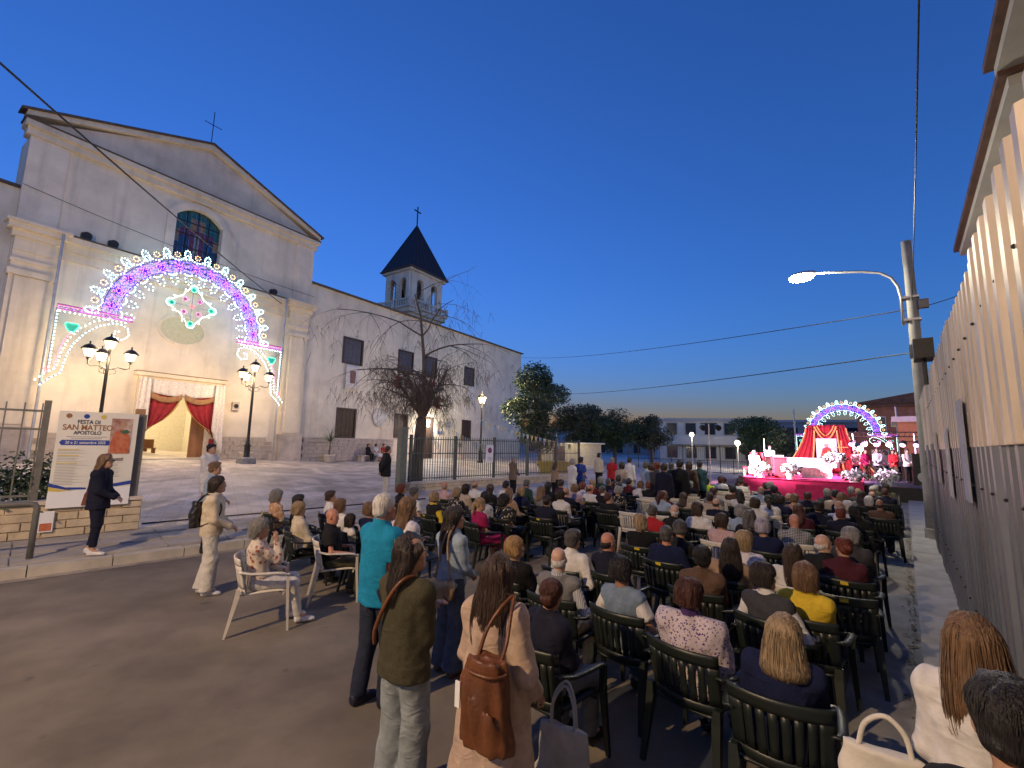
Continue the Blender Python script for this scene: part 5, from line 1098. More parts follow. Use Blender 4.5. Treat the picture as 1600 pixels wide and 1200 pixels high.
def body_sdf(sp, J, hands=True, skull=True):
    S = Sdf(); w = sp.get('w', 1.); torso(S, J, w, -.008, belly=sp.get('belly', 0.)); M, o = J['Rh'], J['hc']
    S.cap(J['neck']-J['dir']*.03, o+M@np.array([0, -.025, -.05]), .056, .052, .03)
    S.ell((0, -.015, .03), (.074, .093, .089), M, o, .02); S.ell((0, .018, -.042), (.058, .070, .080), M, o, .03); S.ell((0, .066, -.094), (.026, .024, .022), M, o, .03); S.ell((0, .045, -.075), (.044, .045, .035), M, o, .03)
    for s in (-1, 1): S.ell((s*.030, .098, .006), (.017, .016, .012), M, o, .012, 's'); S.ell((s*.030, .080, .026), (.022, .012, .008), M, o, .01); S.ell((s*.040, .058, -.025), (.022, .02, .02), M, o, .02)
    S.cap(o+M@np.array([0, .082, .012]), o+M@np.array([0, .106, -.024]), .008, .0125, .012)
    for s in (-1, 1): S.ell((s*.012, .098, -.028), (.009, .009, .008), M, o, .006); S.ell((s*.077, -.008, -.012), (.011, .020, .033), M, o, .006)
    S.cap(o+M@np.array([-.02, .082, -.054]), o+M@np.array([.02, .082, -.054]), .008, .008, .008); S.cap(o+M@np.array([-.016, .081, -.066]), o+M@np.array([.016, .081, -.066]), .008, .008, .005)
    for n, s in (('l', -1), ('r', 1)):
        S.cap(J['sh'+n], J['el'+n], .043*w**.5, .034, .03); S.cap(J['el'+n], J['wr'+n], .035, .025, .02)
        if hands: hand(S, J['wr'+n], J['wr'+n]-J['el'+n], s, sp.get('curl', .7), sp.get('palm'))
        S.cap(J['hip'+n], J['kn'+n], .070*w, .047, .03); S.cap(J['kn'+n], J['kn'+n]*.6+J['an'+n]*.4-np.array([0, .008, 0]), .046, .047, .03); S.cap(J['kn'+n]*.6+J['an'+n]*.4-np.array([0, .006, 0]), J['an'+n], .047, .034, .02); S.cap(J['an'+n], J['an'+n]+np.array([0, .1, -.045]), .038, .03, .02)
    return S
def top_sdf(sp, J, kind, under=False):
    S = Sdf(); w = sp.get('w', 1.); o = dict(tshirt=.020, shirt=.020, polo=.021, sweater=.028, jacket=.030, coat=.026, vest=.028, sleeveless=.020, shawl=.040, dress=.020, robe=.05)[kind]; o += sp.get('fold', .0028)*1.5-.004; o -= .007*under
    hem = sp.get('hem', dict(sweater=-.10, jacket=-.20, coat=-.1, vest=-.02, robe=-.1).get(kind, -.06 if sp['pose'] == 'sit' else -.13))
    if sp['pose'] == 'sit': hem = max(hem, -.06)
    torso(S, J, w, o, belly=sp.get('belly', 0.)+(.01 if kind in ('sweater', 'jacket') else 0))
    if kind in ('jacket', 'sweater', 'shirt', 'polo') and hem < -.11: S.loft([(J['sp'](-.02), .168*w+o, .122+o), (J['sp'](hem-.06), .175*w+o, .128+o)], J['lat'], .02)
    if kind in ('coat', 'robe'):
        b = J['sp'](-.02); S.loft([(J['sp'](.16), .150*w+o, .11+o), (J['sp'](.05), .175*w+o, .13+o), (b+np.array([0, -.01, -.22]), .215*w+o, .165+o), (np.array([b[0], b[1]-.02, .44 if kind == 'coat' else .12]), .275*w, .215)], J['lat'], .03)
    for n, s in (('l', -1), ('r', 1)):
        a, e, r_ = J['sh'+n], J['el'+n], J['wr'+n]; fat = 1.0 if kind not in ('robe',) else 1.6
        S.ell(a*.93+J['sp'](.41)*.07, (.054+o, .056+o, .054+o), k=.04); S.cap(a, J['neck']-J['dir']*.02, .040+o, .040+o*.5, .03)
        if kind in ('tshirt', 'polo', 'dress'): q = a+(e-a)*.62; S.cap(a, q, .056*w**.5+o, .054+o*1.1, .025)
        elif kind in ('vest', 'sleeveless'): pass
        elif kind == 'shawl': S.cap(a, e, .075+o, .07+o, .05)
        else: S.cap(a, e, .049*w**.5+o, .038+o, .025); S.cap(e, r_*.96+e*.04, .039+o, (.029+o*.7)*fat, .02)
    if kind in ('shirt', 'polo', 'jacket', 'coat'): S.cap(J['neck']-J['dir']*.02, J['neck']+J['dir']*.035+J['Rh']@np.array([0, -.012, 0])*0, .064+o*.6, .060+o*.5, .02)
    A = sp.get('fold', .0028); S.noise(A, 26, sp.get('seed', 1), (1, 1, .55)); S.noise(A*.35, 60, sp.get('seed', 1)+5, (1, 1, .5))
    if kind not in ('coat', 'robe'): S.cut(J['sp'](hem), -J['dir'])
    nk = J['neck']+J['dir']*(.045 if kind in ('shirt', 'polo', 'jacket', 'coat') else .012); S.cut(nk, J['dir']+np.array([0, .35, 0]))
    for n in 'lr':      # clean cuffs
        a, e, r_ = J['sh'+n], J['el'+n], J['wr'+n]
        if kind in ('tshirt', 'polo', 'dress'):
            d = (e-a)/np.linalg.norm(e-a); q = a+(e-a)*.66; Rr = .13
            S.cutf(lambda X, Y, Zz, q=q, d=d: np.where(((X-q[0])**2+(Y-q[1])**2+(Zz-q[2])**2) < Rr**2, np.where((np.sqrt((X-q[0])**2+(Y-q[1])**2+(Zz-q[2])**2-((X-q[0])*d[0]+(Y-q[1])*d[1]+(Zz-q[2])*d[2])**2+1e-9) < .085), (X-q[0])*d[0]+(Y-q[1])*d[1]+(Zz-q[2])*d[2], -1), -1))
    if kind == 'coat': S.cut((0, 0, .46), (0, 0, -1))
    if kind == 'robe': S.cut((0, 0, .14), (0, 0, -1))
    return S
def bottom_sdf(sp, J, kind):
    S = Sdf(); w = sp.get('w', 1.); o = .009; sit = sp['pose'] == 'sit'
    S.loft([(J['sp'](-.10), .150*w+o, .112+o), (J['sp'](-.02), .165*w+o, .118+o), (J['sp'](.10), .150*w+o, .110+o+sp.get('belly', 0.))], J['lat'], .03)
    wide = {'wide': .05, 'jeans': .012, 'slim': -.004, 'skirt': .0, 'shorts': .02}.get(kind, .01)
    for n in 'lr':
        a, k_, b = J['hip'+n], J['kn'+n], J['an'+n]; S.cap(a, k_, .086*w+o, .062+o+wide*.4, .03 if kind != 'skirt' else .12)
        if kind == 'skirt': S.cap(k_, k_*.75+b*.25, .075+o, .075+o, .15)
        elif kind == 'shorts': pass
        else: S.cap(k_, b*.95+np.array([0, 0, .0]), .060+o+wide*.4, .047+o+wide, .03)
    if kind == 'skirt' and not sit: S.loft([((0, 0, .9), .19*w, .15), ((0, 0, .5), .24*w, .19)], k=.05); S.cut((0, 0, .52), (0, 0, -1))
    if kind == 'shorts': S.cut((0, 0, .53), (0, 0, -1)) if not sit else None
    A = sp.get('fold', .0028)*.7; S.noise(A, 22, sp.get('seed', 1)+9, (1, 1, .5)); S.noise(A*.6, 60, sp.get('seed', 1)+11, (1, 1, .8))
    S.cut((0, 0, sp.get('cuff', .075)), (0, 0, -1)); S.cut(J['sp'](sp.get('waist', .03)), J['dir']); return S
def shoe_sdf(J, n):
    b = J['an'+n]; f = np.array([0, 1., 0]); S = Sdf(); S.loft([(b*np.array([1, 1, 0])+f*-.055+Z*.035, .036, .04), (b*np.array([1, 1, 0])+f*.05+Z*.035, .042, .045), (b*np.array([1, 1, 0])+f*.15+Z*.028, .045, .03), (b*np.array([1, 1, 0])+f*.19+Z*.022, .03, .02)], k=.02); S.cap(b-f*.015-Z*.03, b-f*.012+Z*.0, .046, .046, .03)
    S.cut((0, 0, .004), (0, 0, -1)); S.cut((0, 0, b[2]+.012), (0, 0, 1)); return S
def hair_sdf(sp, J):
    st = sp['hair']; M, o = J['Rh'], J['hc']; S = Sdf(); T = lambda *p: o+M@np.array(p, float)
    loc = lambda X, Y, Zz: [M[0, i]*(X-o[0])+M[1, i]*(Y-o[1])+M[2, i]*(Zz-o[2]) for i in range(3)]
    def front(a, b, c, low=None):
        def f(X, Y, Zz):
            x, y, z = loc(X, Y, Zz); g = y-(a+b*(z-c)); 
            if low is not None: g = np.minimum(g, y-low) if False else np.maximum(g, 0*g-1)
            return g*.75
        S.cutf(f)
    sd = sp.get('seed', 1); L = sp.get('hlen', .30)
    if st in ('short', 'bald', 'crop'):
        q = .018 if st == 'short' else .010 if st == 'crop' else .007
        S.ell((0, -.017, .032), (.074+q, .094+q, .089+q*1.1), M, o, .01); S.ell((0, -.05, -.035), (.062+q, .055+q, .05), M, o, .02)
        if st == 'short': S.ell((0, .05, .095), (.06, .045, .035), M, o, .02); S.noise(.002, 60, sd, (1, 1, .5))
        front(.0, .85, -.02); S.cutf(lambda X, Y, Zz: -.085-loc(X, Y, Zz)[2])
        if st == 'bald': S.cutf(lambda X, Y, Zz: loc(X, Y, Zz)[2]-.018-.25*loc(X, Y, Zz)[1])
    elif st in ('bob', 'blow'):
        S.ell((0, -.02, .030), (.098, .112, .108), M, o, .02); S.loft([(T(0, -.025, .03), .098, .10), (T(0, -.03, -.06), .105, .092), (T(0, -.03, -.12 if st == 'bob' else -.085), .094, .078)], M@np.array([1., 0, 0]), .03)
        S.noise(.003, 45, sd, (1, 1, .35)); S.noise(.0015, 110, sd+2, (1, 1, .2)); front(.035, .62, -.0); S.cutf(lambda X, Y, Zz: (-.135 if st == 'bob' else -.10)-loc(X, Y, Zz)[2])
    elif st == 'curly':
        S.ell((0, -.02, .022), (.118, .122, .118), M, o, .02); S.ell((0, -.045, -.07), (.10, .08, .07), M, o, .04); S.noise(.008, 75, sd); S.noise(.004, 150, sd+1); front(.035, .6, .0)
    elif st in ('long', 'wavy'):
        S.ell((0, -.02, .032), (.090, .108, .104), M, o, .02)
        dn = np.array([0, 0, -1.]); bk = M@np.array([0, -1., 0]); bk[2] = 0; b0 = T(0, -.03, .0)
        S.loft([(T(0, -.02, .03), .092, .10), (T(0, -.032, -.05), .104, .09), (b0+dn*.14+bk*.045, .118, .065), (b0+dn*(.14+L*.4)+bk*.075, .122, .05), (b0+dn*(.14+L*.8)+bk*.08, .105, .04), (b0+dn*(.14+L)+bk*.075, .06, .025)], M@np.array([1., 0, 0]), .03)
        S.noise(.005 if st == 'wavy' else .0025, 38, sd, (1.2, 1, .4)); S.noise(.003, 95, sd+2, (1, 1, .15)); front(.04, .55, .0)
    elif st in ('pony', 'bun'):
        S.ell((0, -.017, .032), (.085, .105, .100), M, o, .01); S.ell((0, -.05, -.035), (.068, .06, .05), M, o, .02)
        if st == 'bun': S.ell((0, -.115, .0), (.05, .042, .048), M, o, .01)
        else: S.loft([(T(0, -.1, .03), .03, .03), (T(0, -.15, -.03), .045, .035), (T(0, -.15, -.16), .04, .03), (T(0, -.14, -.25), .015, .015)], k=.02)
        S.noise(.0025, 70, sd, (1, 1, .4)); front(.0, .85, -.02)
    elif st == 'cap':
        S.ell((0, -.017, .04), (.086, .106, .098), M, o, .01); S.cutf(lambda X, Y, Zz: .02-loc(X, Y, Zz)[2]); S.loft([(T(0, .06, .035), .07, .012), (T(0, .17, .02), .06, .008)], k=.01)
    return S
def ribbons(sp, J, n, wd, seed, m, parent, col):
    """loose locks lying over the hair body"""
    r = random.Random(seed); M, o = J['Rh'], J['hc']; T = lambda *p: o+M@np.array(p, float); L = sp.get('hlen', .3); bk = M@np.array([0, -1., 0]); bk[2] = 0; dn = np.array([0, 0, -1.]); b0 = T(0, -.03, 0); lat = M@np.array([1., 0, 0]); lat[2] = 0
    Cn = [(T(0, -.02, .115), .03, .035), (T(0, -.02, .09), .07, .08), (T(0, -.02, .03), .094, .104), (T(0, -.032, -.05), .106, .094), (b0+dn*.14+bk*.045, .121, .069), (b0+dn*(.14+L*.4)+bk*.075, .125, .055), (b0+dn*(.14+L*.8)+bk*.08, .112, .045), (b0+dn*(.14+L)+bk*.075, .08, .032)]
    ts = np.arange(len(Cn)); mb = MB(); bkn = bk/np.linalg.norm(bk); lt = lat/np.linalg.norm(lat)
    for i in range(n):
        ph = r.uniform(-1.45, 1.45); amp = r.uniform(.02, .14)*(1 if sp['hair'] == 'wavy' else .35); fq = r.uniform(.6, 1.6); p0 = r.uniform(0, 6); e = r.uniform(.98, 1.05) if r.random() < .85 else r.uniform(1.05, 1.16); end = r.uniform(.82, 1.04)*(len(Cn)-1); prev = None; V = []; F = []; K = 16
        for k in range(K+1):
            t = end*k/K; tt = min(t, len(Cn)-1.001); i0 = int(tt); f = tt-i0; c = Cn[i0][0]*(1-f)+Cn[i0+1][0]*f; a = Cn[i0][1]*(1-f)+Cn[i0+1][1]*f; b = Cn[i0][2]*(1-f)+Cn[i0+1][2]*f
            if t > tt: c = c+dn*(t-tt)*L*.2
            q = ph*(1-.12*k/K)+amp*sin(fq*t+p0); P = c+lt*(a*e*sin(q))+bkn*(b*e*cos(q)); nr = lt*sin(q)+bkn*cos(q); w_ = wd*(1-.6*(k/K)**2)*(.4+.6*min(1, k/2)); tg = lt*cos(q)-bkn*sin(q)
            V += [P-tg*w_, P+nr*w_*.7, P+tg*w_]
            if k: j = 3*k; F += [(j-3, j-2, j+1, j), (j-2, j-1, j+2, j+1)]
        mb.add(V, F)
    ob = mb.build('loose_locks', m, parent, smooth=True, color=col); tag(ob, kind='stuff'); return ob
def cap_strands(sp, J, n, m, parent, col, wd=.0048):
    st = sp['hair']; r = random.Random(sp.get('seed', 1)+3); M, o = J['Rh'], J['hc']; mb = MB()
    rx, ry, rz_, zend = {'blow': (.100, .114, .110, -.085), 'bob': (.100, .114, .110, -.125), 'short': (.094, .113, .109, -.03), 'bun': (.087, .107, .102, -.05), 'pony': (.087, .107, .102, -.05), 'curly': (.122, .126, .122, -.12)}[st]
    for i in range(n):
        ph = r.uniform(-2.5, 2.5); cz = r.uniform(-.3, .3); K = 9 if st != 'short' else r.choice((3, 4, 5, 6)); V = []; F = []; amp = r.uniform(-.25, .25); lift = r.uniform(.985, 1.045) if r.random() < .82 else r.uniform(1.04, 1.11); th1 = r.uniform(.1, .7); ze = zend*r.uniform(.7, 1.0); w_ = wd*r.uniform(.6, 1.3); alive = True; cu = r.uniform(4, 9) if st == 'curly' else 0
        for k in range(K+1):
            t = k/9; th = th1+(1.75-th1)*min(1, t*1.35); a = ph+amp*t+(.10*sin(cu*t*3+ph) if cu else 0); zz = rz_*cos(th); rr = sin(min(th, 1.62))
            if th > 1.57: zz = -(th-1.57)*.02
            x, y, z = rx*rr*sin(a), -ry*rr*cos(a), zz+.030
            if t > .74: z = .030-(t-.74)/.26*(.030-ze) if zend < -.06 else z; 
            if y-.018 > .035+.62*z-.012: break
            x, y, z = x*lift, y*lift-.018, z
            P = o+M@np.array([x, y, z]); tg = M@np.array([cos(a), sin(a), 0]); nr = M@np.array([sin(a), -cos(a), .3]); ww = w_*(1-.55*t); V += [P-tg*ww, P+nr*ww*.8, P+tg*ww]
            if k: j = 3*k; F += [(j-3, j-2, j+1, j), (j-2, j-1, j+2, j+1)]
        if len(V) > 6: mb.add(V, F)
    return tag(mb.build('loose_locks', m, parent, smooth=True, color=col), kind='stuff')
# ---- materials driven by the object's colour
M_CLOTH = mat('cloth', objcol=True, rough=.88, var=.14, vscale=18, bump=.12, bscale=160, spec=.25)
def wrinkle(m, sc=9., st=.5):
    nt = m.node_tree; L = nt.links; b = nt.nodes['Principled BSDF']; old = b.inputs['Normal'].links[0].from_socket; tc = nt.nodes['Texture Coordinate']
    mp = nt.nodes.new('ShaderNodeMapping'); mp.inputs['Rotation'].default_value = (.5, .4, .3); mp.inputs['Scale'].default_value = (1, 1, 1.9); L.new(tc.outputs['Object'], mp.inputs[0])
    n = nt.nodes.new('ShaderNodeTexNoise'); n.inputs['Scale'].default_value = sc; n.inputs['Detail'].default_value = 3; n.inputs['Distortion'].default_value = 1.4; n.noise_type = 'RIDGED_MULTIFRACTAL'; L.new(mp.outputs[0], n.inputs['Vector'])
    bp = nt.nodes.new('ShaderNodeBump'); bp.inputs['Strength'].default_value = st; bp.inputs['Distance'].default_value = .02; L.new(n.outputs[0], bp.inputs['Height']); L.new(old, bp.inputs['Normal']); L.new(bp.outputs[0], b.inputs['Normal'])
wrinkle(M_CLOTH, 7., .35)
M_KNIT = mat('knit', objcol=True, rough=.95, var=.22, vscale=70, bump=.35, bscale=260, spec=.15)
wrinkle(M_KNIT, 5., .35)
M_DENIM = mat('denim', objcol=True, rough=.9, var=.30, vscale=9, bump=.15, bscale=300, spec=.2)
wrinkle(M_DENIM, 8., .4)
M_SKIN = mat('skin', objcol=True, rough=.55, var=.10, vscale=25, spec=.4)
M_HAIR = mat('hair', objcol=True, rough=.48, var=.48, vscale=60, stretch=(1, 1, .08), bump=.8, bscale=110, spec=.5)
M_SHOE = mat('shoe', objcol=True, rough=.5, var=.1, vscale=20)
def pattern_mat(name, kind, c1, c2, scale):
    if name in MATS: return MATS[name]
    m = bpy.data.materials.new(name); m.use_nodes = True; nt = m.node_tree; L = nt.links; b = nt.nodes['Principled BSDF']; b.inputs['Roughness'].default_value = .88; b.inputs['Specular IOR Level'].default_value = .2
    tc = nt.nodes.new('ShaderNodeTexCoord'); mx = nt.nodes.new('ShaderNodeMix'); mx.data_type = 'RGBA'; mx.inputs[6].default_value = (*c1, 1); mx.inputs[7].default_value = (*c2, 1)
    if kind == 'floral':
        v = nt.nodes.new('ShaderNodeTexVoronoi'); v.inputs['Scale'].default_value = scale; nz = nt.nodes.new('ShaderNodeTexNoise'); nz.inputs['Scale'].default_value = scale*2.2; L.new(tc.outputs['Object'], nz.inputs['Vector']); ad = nt.nodes.new('ShaderNodeVectorMath'); ad.operation = 'MULTIPLY_ADD'; ad.inputs[1].default_value = (1.1/scale,)*3; L.new(nz.outputs['Color'], ad.inputs[0]); L.new(tc.outputs['Object'], ad.inputs[2]); L.new(ad.outputs[0], v.inputs['Vector']); r = nt.nodes.new('ShaderNodeMapRange'); r.inputs[1].default_value = .30; r.inputs[2].default_value = .36; r.inputs[3].default_value = 1; r.inputs[4].default_value = 0; L.new(v.outputs['Distance'], r.inputs[0]); L.new(r.outputs[0], mx.inputs[0])
    else:
        sep = nt.nodes.new('ShaderNodeSeparateXYZ'); L.new(tc.outputs['Object'], sep.inputs[0]); fs = []
        for ax in ((0, 2) if kind == 'check' else (0,) if kind == 'stripe' else (2,)):
            a = nt.nodes.new('ShaderNodeMath'); a.operation = 'MULTIPLY'; a.inputs[1].default_value = scale; L.new(sep.outputs[ax], a.inputs[0]); s_ = nt.nodes.new('ShaderNodeMath'); s_.operation = 'FRACT'; L.new(a.outputs[0], s_.inputs[0]); g_ = nt.nodes.new('ShaderNodeMath'); g_.operation = 'GREATER_THAN'; g_.inputs[1].default_value = .72 if kind == 'check' else .5; L.new(s_.outputs[0], g_.inputs[0]); fs.append(g_)
        if len(fs) == 2: q = nt.nodes.new('ShaderNodeMath'); q.operation = 'MAXIMUM'; L.new(fs[0].outputs[0], q.inputs[0]); L.new(fs[1].outputs[0], q.inputs[1]); L.new(q.outputs[0], mx.inputs[0])
        else: L.new(fs[0].outputs[0], mx.inputs[0])
    L.new(mx.outputs[2], b.inputs['Base Color']); MATS[name] = m; return m
PAT = dict(floral_cream=('floral', (.58, .50, .42), (.32, .10, .08), 16), floral_dark=('floral', (.02, .018, .018), (.45, .42, .36), 18), check=('check', (.05, .05, .055), (.42, .42, .42), 42), stripe=('stripe', (.5, .5, .52), (.2, .22, .28), 60), shawl=('floral', (.50, .43, .46), (.07, .03, .16), 46), lilac=('floral', (.58, .55, .60), (.40, .38, .55), 12), camo=('floral', (.06, .065, .04), (.16, .14, .09), 14), plaid=('check', (.03, .025, .03), (.3, .25, .2), 26), orange=('floral', (.45, .25, .14), (.6, .5, .4), 16), mauve=('floral', (.35, .25, .30), (.5, .42, .45), 20))
def pm_(n): return pattern_mat('pattern_'+n, *PAT[n])
C = dict(black=(.012, .012, .014), navy=(.012, .016, .050), dnavy=(.010, .011, .026), white=(.62, .60, .58), cream=(.55, .47, .35), beige=(.42, .34, .26), grey=(.16, .16, .165), dgrey=(.045, .045, .05), teal=(.008, .20, .36), olive=(.060, .055, .034), jeans=(.065, .080, .115), ljeans=(.22, .25, .26), djeans=(.020, .025, .045), red=(.36, .018, .025), yellow=(.60, .42, .035), magenta=(.28, .012, .075), blue=(.035, .07, .28), lblue=(.26, .33, .42), brown=(.10, .06, .04), tan=(.30, .20, .13), pink=(.48, .32, .31), lilac=(.40, .36, .55), green=(.02, .05, .035), neon=(.55, .75, .03), trench=(.42, .31, .24), purple=(.06, .03, .12), mauve=(.33, .25, .30), maroon=(.09, .015, .02), denim=(.15, .20, .27), orange=(.55, .16, .05), wine=(.06, .012, .02), dteal=(.03, .08, .09), tweed=(.17, .12, .09))
HC = dict(black=(.010, .008, .008), dark=(.022, .013, .009), brown=(.040, .021, .012), auburn=(.060, .018, .011), lbrown=(.16, .09, .045), blond=(.30, .21, .115), gold=(.33, .20, .085), grey=(.23, .22, .21), dgrey=(.07, .065, .062), white=(.52, .50, .48), red=(.13, .025, .012), lilacg=(.33, .30, .36))
SK = dict(m=(.42, .24, .16), l=(.52, .32, .23), d=(.30, .16, .10), r=(.46, .21, .14))
MCACHE = {}
def person(P, heading, sp, label, group=None, h=.021, name='person', key=None):
    sp = dict(sp); sit = sp['pose'] == 'sit'; sc = sp.get('h', 1.72)/1.72 if not sit else sp.get('h', 1.0)
    if 'hands' not in sp: sp['hands'] = HANDS[sp['pose']][sp.get('arms', 'lap' if sit else 'down')]
    E_ = empty(name, P, -R(heading), label, 'person', group); E_.scale = (sc,)*3
    J = skeleton(sp)
    def part(nm, mk, m, col, hh, k2=''):
        kk = (key, nm, k2, m.name) if key else None
        if kk and kk in MCACHE: me = MCACHE[kk]
        else:
            V, Q = mk().mesh(hh)
            me = vqmesh(nm, V, Q, m) if len(V) else None
            if kk: MCACHE[kk] = me
        if me is None: return None
        o_ = link(nm, me, E_); o_.color = (*col, 1); return o_
    far = h > .03
    bd = part('body', lambda: body_sdf(sp, J, not far), M_SKIN, sp.get('skin', SK['m']), h)
    tk = sp['top']; tm = pm_(sp['tpat']) if sp.get('tpat') else {'sweater': M_KNIT, 'denim': M_DENIM}.get(sp.get('tmat', tk), M_CLOTH)
    if sp.get('under'): part('shirt', lambda: top_sdf(sp, J, sp.get('ukind', 'shirt'), True), pm_(sp['upat']) if sp.get('upat') else M_CLOTH, sp['under'], h, 'u')
    part({'coat': 'coat', 'jacket': 'jacket', 'sweater': 'sweater', 'vest': 'vest', 'shawl': 'shawl', 'dress': 'dress', 'robe': 'robe'}.get(tk, 'shirt'), lambda: top_sdf(sp, J, tk), tm, sp.get('tc', (1, 1, 1)), h, tk)
    if sp.get('bot', 'jeans') != 'none': part('skirt' if sp.get('bot') == 'skirt' else 'trousers', lambda: bottom_sdf(sp, J, sp.get('bot', 'jeans')), pm_(sp['bpat']) if sp.get('bpat') else (M_DENIM if sp.get('bden') else M_CLOTH), sp.get('bc', C['djeans']), h, sp.get('bot', 'jeans'))
    if not far:
        for n in 'lr': part('shoe', lambda n=n: shoe_sdf(J, n), M_SHOE, sp.get('sc', C['black']), min(h, .014), n)
    if sp['hair'] != 'none':
        ho = part('hat' if sp['hair'] == 'cap' else 'hair', lambda: hair_sdf(sp, J), M_HAIR if sp['hair'] != 'cap' else M_CLOTH, sp['hcol'], min(h, .024) if far else min(h, .014), sp['hair'])
        if ho and h < .0205 and sp['hair'] in ('blow', 'bob', 'short', 'bun', 'pony', 'curly'): cap_strands(sp, J, 340 if h < .016 else 170, M_HAIR, ho, sp['hcol'], .0026 if h < .016 else .0036)
        if sp.get('locks') and ho: ribbons(sp, J, int(sp['locks']*1.9), sp.get('lockw', .0045)*.5, sp.get('seed', 3), M_HAIR, ho, sp['hcol'])
    if sp.get('face'):
        M, o = J['Rh'], J['hc']
        for s in (-1, 1):
            MB().ball(o+M@np.array([s*.030, .0755, .006]), .0115, 10, 8).build('eye', mat('eye_white', (.42, .38, .35), .3, var=0), E_, smooth=True); MB().ball(o+M@np.array([s*.030, .0845, .006]), .0050, 8, 6).build('iris', mat('iris', (.02, .012, .008), .2, var=0), E_, smooth=True)
            MB().tube([o+M@np.array([s*.016, .092, .026]), o+M@np.array([s*.032, .092, .031]), o+M@np.array([s*.046, .082, .026])], .0035, 5).build('eyebrow', M_HAIR, E_, color=sp['hcol'] if sp['hcol'][0] < .2 else HC['lbrown'])
        MB().tube([o+M@np.array([x, .0905-abs(x)*.18, -.060]) for x in (-.022, -.01, 0, .01, .022)], [.002, .004, .0045, .004, .002], 6).build('lips', mat('lips', (.30, .10, .085), .5, var=0), E_, smooth=True)
    if sp.get('glasses'):
        M, o = J['Rh'], J['hc']; g_ = MB()
        for s in (-1, 1):
            g_.prism([(s*.031+.026*cos(q), .008+.019*sin(q)) for q in np.linspace(0, 2*pi, 13)[:-1]], o, M@X1, M@Z, M@Y1, .101, .105); g_.tube([o+M@np.array([s*.057, .1, .012]), o+M@np.array([s*.084, .03, .012]), o+M@np.array([s*.084, -.02, .004])], .003, 4)
        g_.tube([o+M@np.array([-.008, .104, .012]), o+M@np.array([.008, .104, .012])], .003, 4); g_.build('glasses', mat('dark_lens', (.01, .01, .01), .1, var=0), E_)
    return E_, J, sc
# ================================================================== CHAIRS
M_CDARK = mat('plastic_dark', (.012, .017, .014), .42, var=.2, vscale=8, bump=.05, bscale=80); M_CWHITE = mat('plastic_white', (.62, .58, .50), .45, var=.10, vscale=5, bump=.03, bscale=80)
M_STICK = mat('sticker_yellow', (.65, .48, .03), .5, var=0)
def chair_parts(m, full=True, slats=6, sticker=True):
    """monobloc armchair, faces +y"""
    back = lambda a, z: (a*(.265-.02*(1-z)), -.235-.085*z+.075*a*a, .43+.40*z)
    prt = {}
    s = MB().sheet(lambda a, v: (a*(.235-.02*v+0), .25-.47*v, .44-.03*v+.012*a*a-.02*(1-v)**6), -1, 1, 0, 1, 8, 8, .016); s.sheet(lambda a, v: (a*.225, .245-.02*v, .43-.05*v), -1, 1, 0, 1, 6, 1, .012); prt['seat'] = s
    b = MB(); b.sheet(lambda a, z: back(a, z), -1, 1, .80, 1.0, 14, 3, .016); b.sheet(lambda a, z: back(a, z), -1, 1, .0, .16, 14, 2, .014)
    for s_ in (-1, 1): b.sheet(lambda a, z: back(a, z), s_*.72 if s_ > 0 else -1, 1 if s_ > 0 else -.72, .16, .80, 3, 5, .015)
    prt['backrest'] = b
    sl = []
    for k in range(slats):
        c = -.72+1.44*(k+.5)/slats; w = .085 if slats == 6 else .06
        sl.append(MB().sheet(lambda a, z: back(a, z), c-w, c+w, .16, .80, 2, 4, .012))
    prt['slat'] = sl
    arms = []; legs = []
    for s_ in (-1, 1):
        a = MB(); pts = [(s_*.262, -.25, .70), (s_*.285, -.12, .672), (s_*.288, .05, .662), (s_*.28, .2, .655), (s_*.262, .268, .62)]
        a.sheet(lambda t, v: np.array([np.interp(v, [0, .3, .6, .85, 1], [p[i] for p in pts]) for i in range(3)])+np.array([s_*(t-.5)*.055, 0, -.012*(2*t-1)**2]), 0, 1, 0, 1, 4, 10, .016); arms.append(a)
        f = MB(); V = []
        for (x, y, z, w, d) in ((s_*.262, .265, .63, .045, .03), (s_*.255, .27, .44, .05, .032), (s_*.275, .30, 0, .032, .022)):
            V += [(x-w/2, y-d/2, z), (x+w/2, y-d/2, z), (x+w/2, y+d/2, z), (x-w/2, y+d/2, z)]
        f.add(V, [(i*4+k, (i+1)*4+k, (i+1)*4+(k+1) % 4, i*4+(k+1) % 4) for i in range(2) for k in range(4)]+[(0, 1, 2, 3), (11, 10, 9, 8)]); legs.append(f)
        r = MB(); V = []
        for (x, y, z, w, d) in ((s_*.245, -.235, .50, .045, .04), (s_*.24, -.24, .42, .06, .05), (s_*.265, -.33, 0, .036, .024)):
            V += [(x-w/2, y-d/2, z), (x+w/2, y-d/2, z), (x+w/2, y+d/2, z), (x-w/2, y+d/2, z)]
        r.add(V, [(i*4+k, (i+1)*4+k, (i+1)*4+(k+1) % 4, i*4+(k+1) % 4) for i in range(2) for k in range(4)]+[(0, 1, 2, 3), (11, 10, 9, 8)]); legs.append(r)
    prt['arm'] = arms; prt['leg'] = legs
    st = MB().sheet(lambda a, z: np.array(back(a, z))+np.array([0, -.012, .0]), -.13, .13, .885, .965, 4, 2, .004); prt['sticker'] = st
    return prt
CH_PROTO = {}
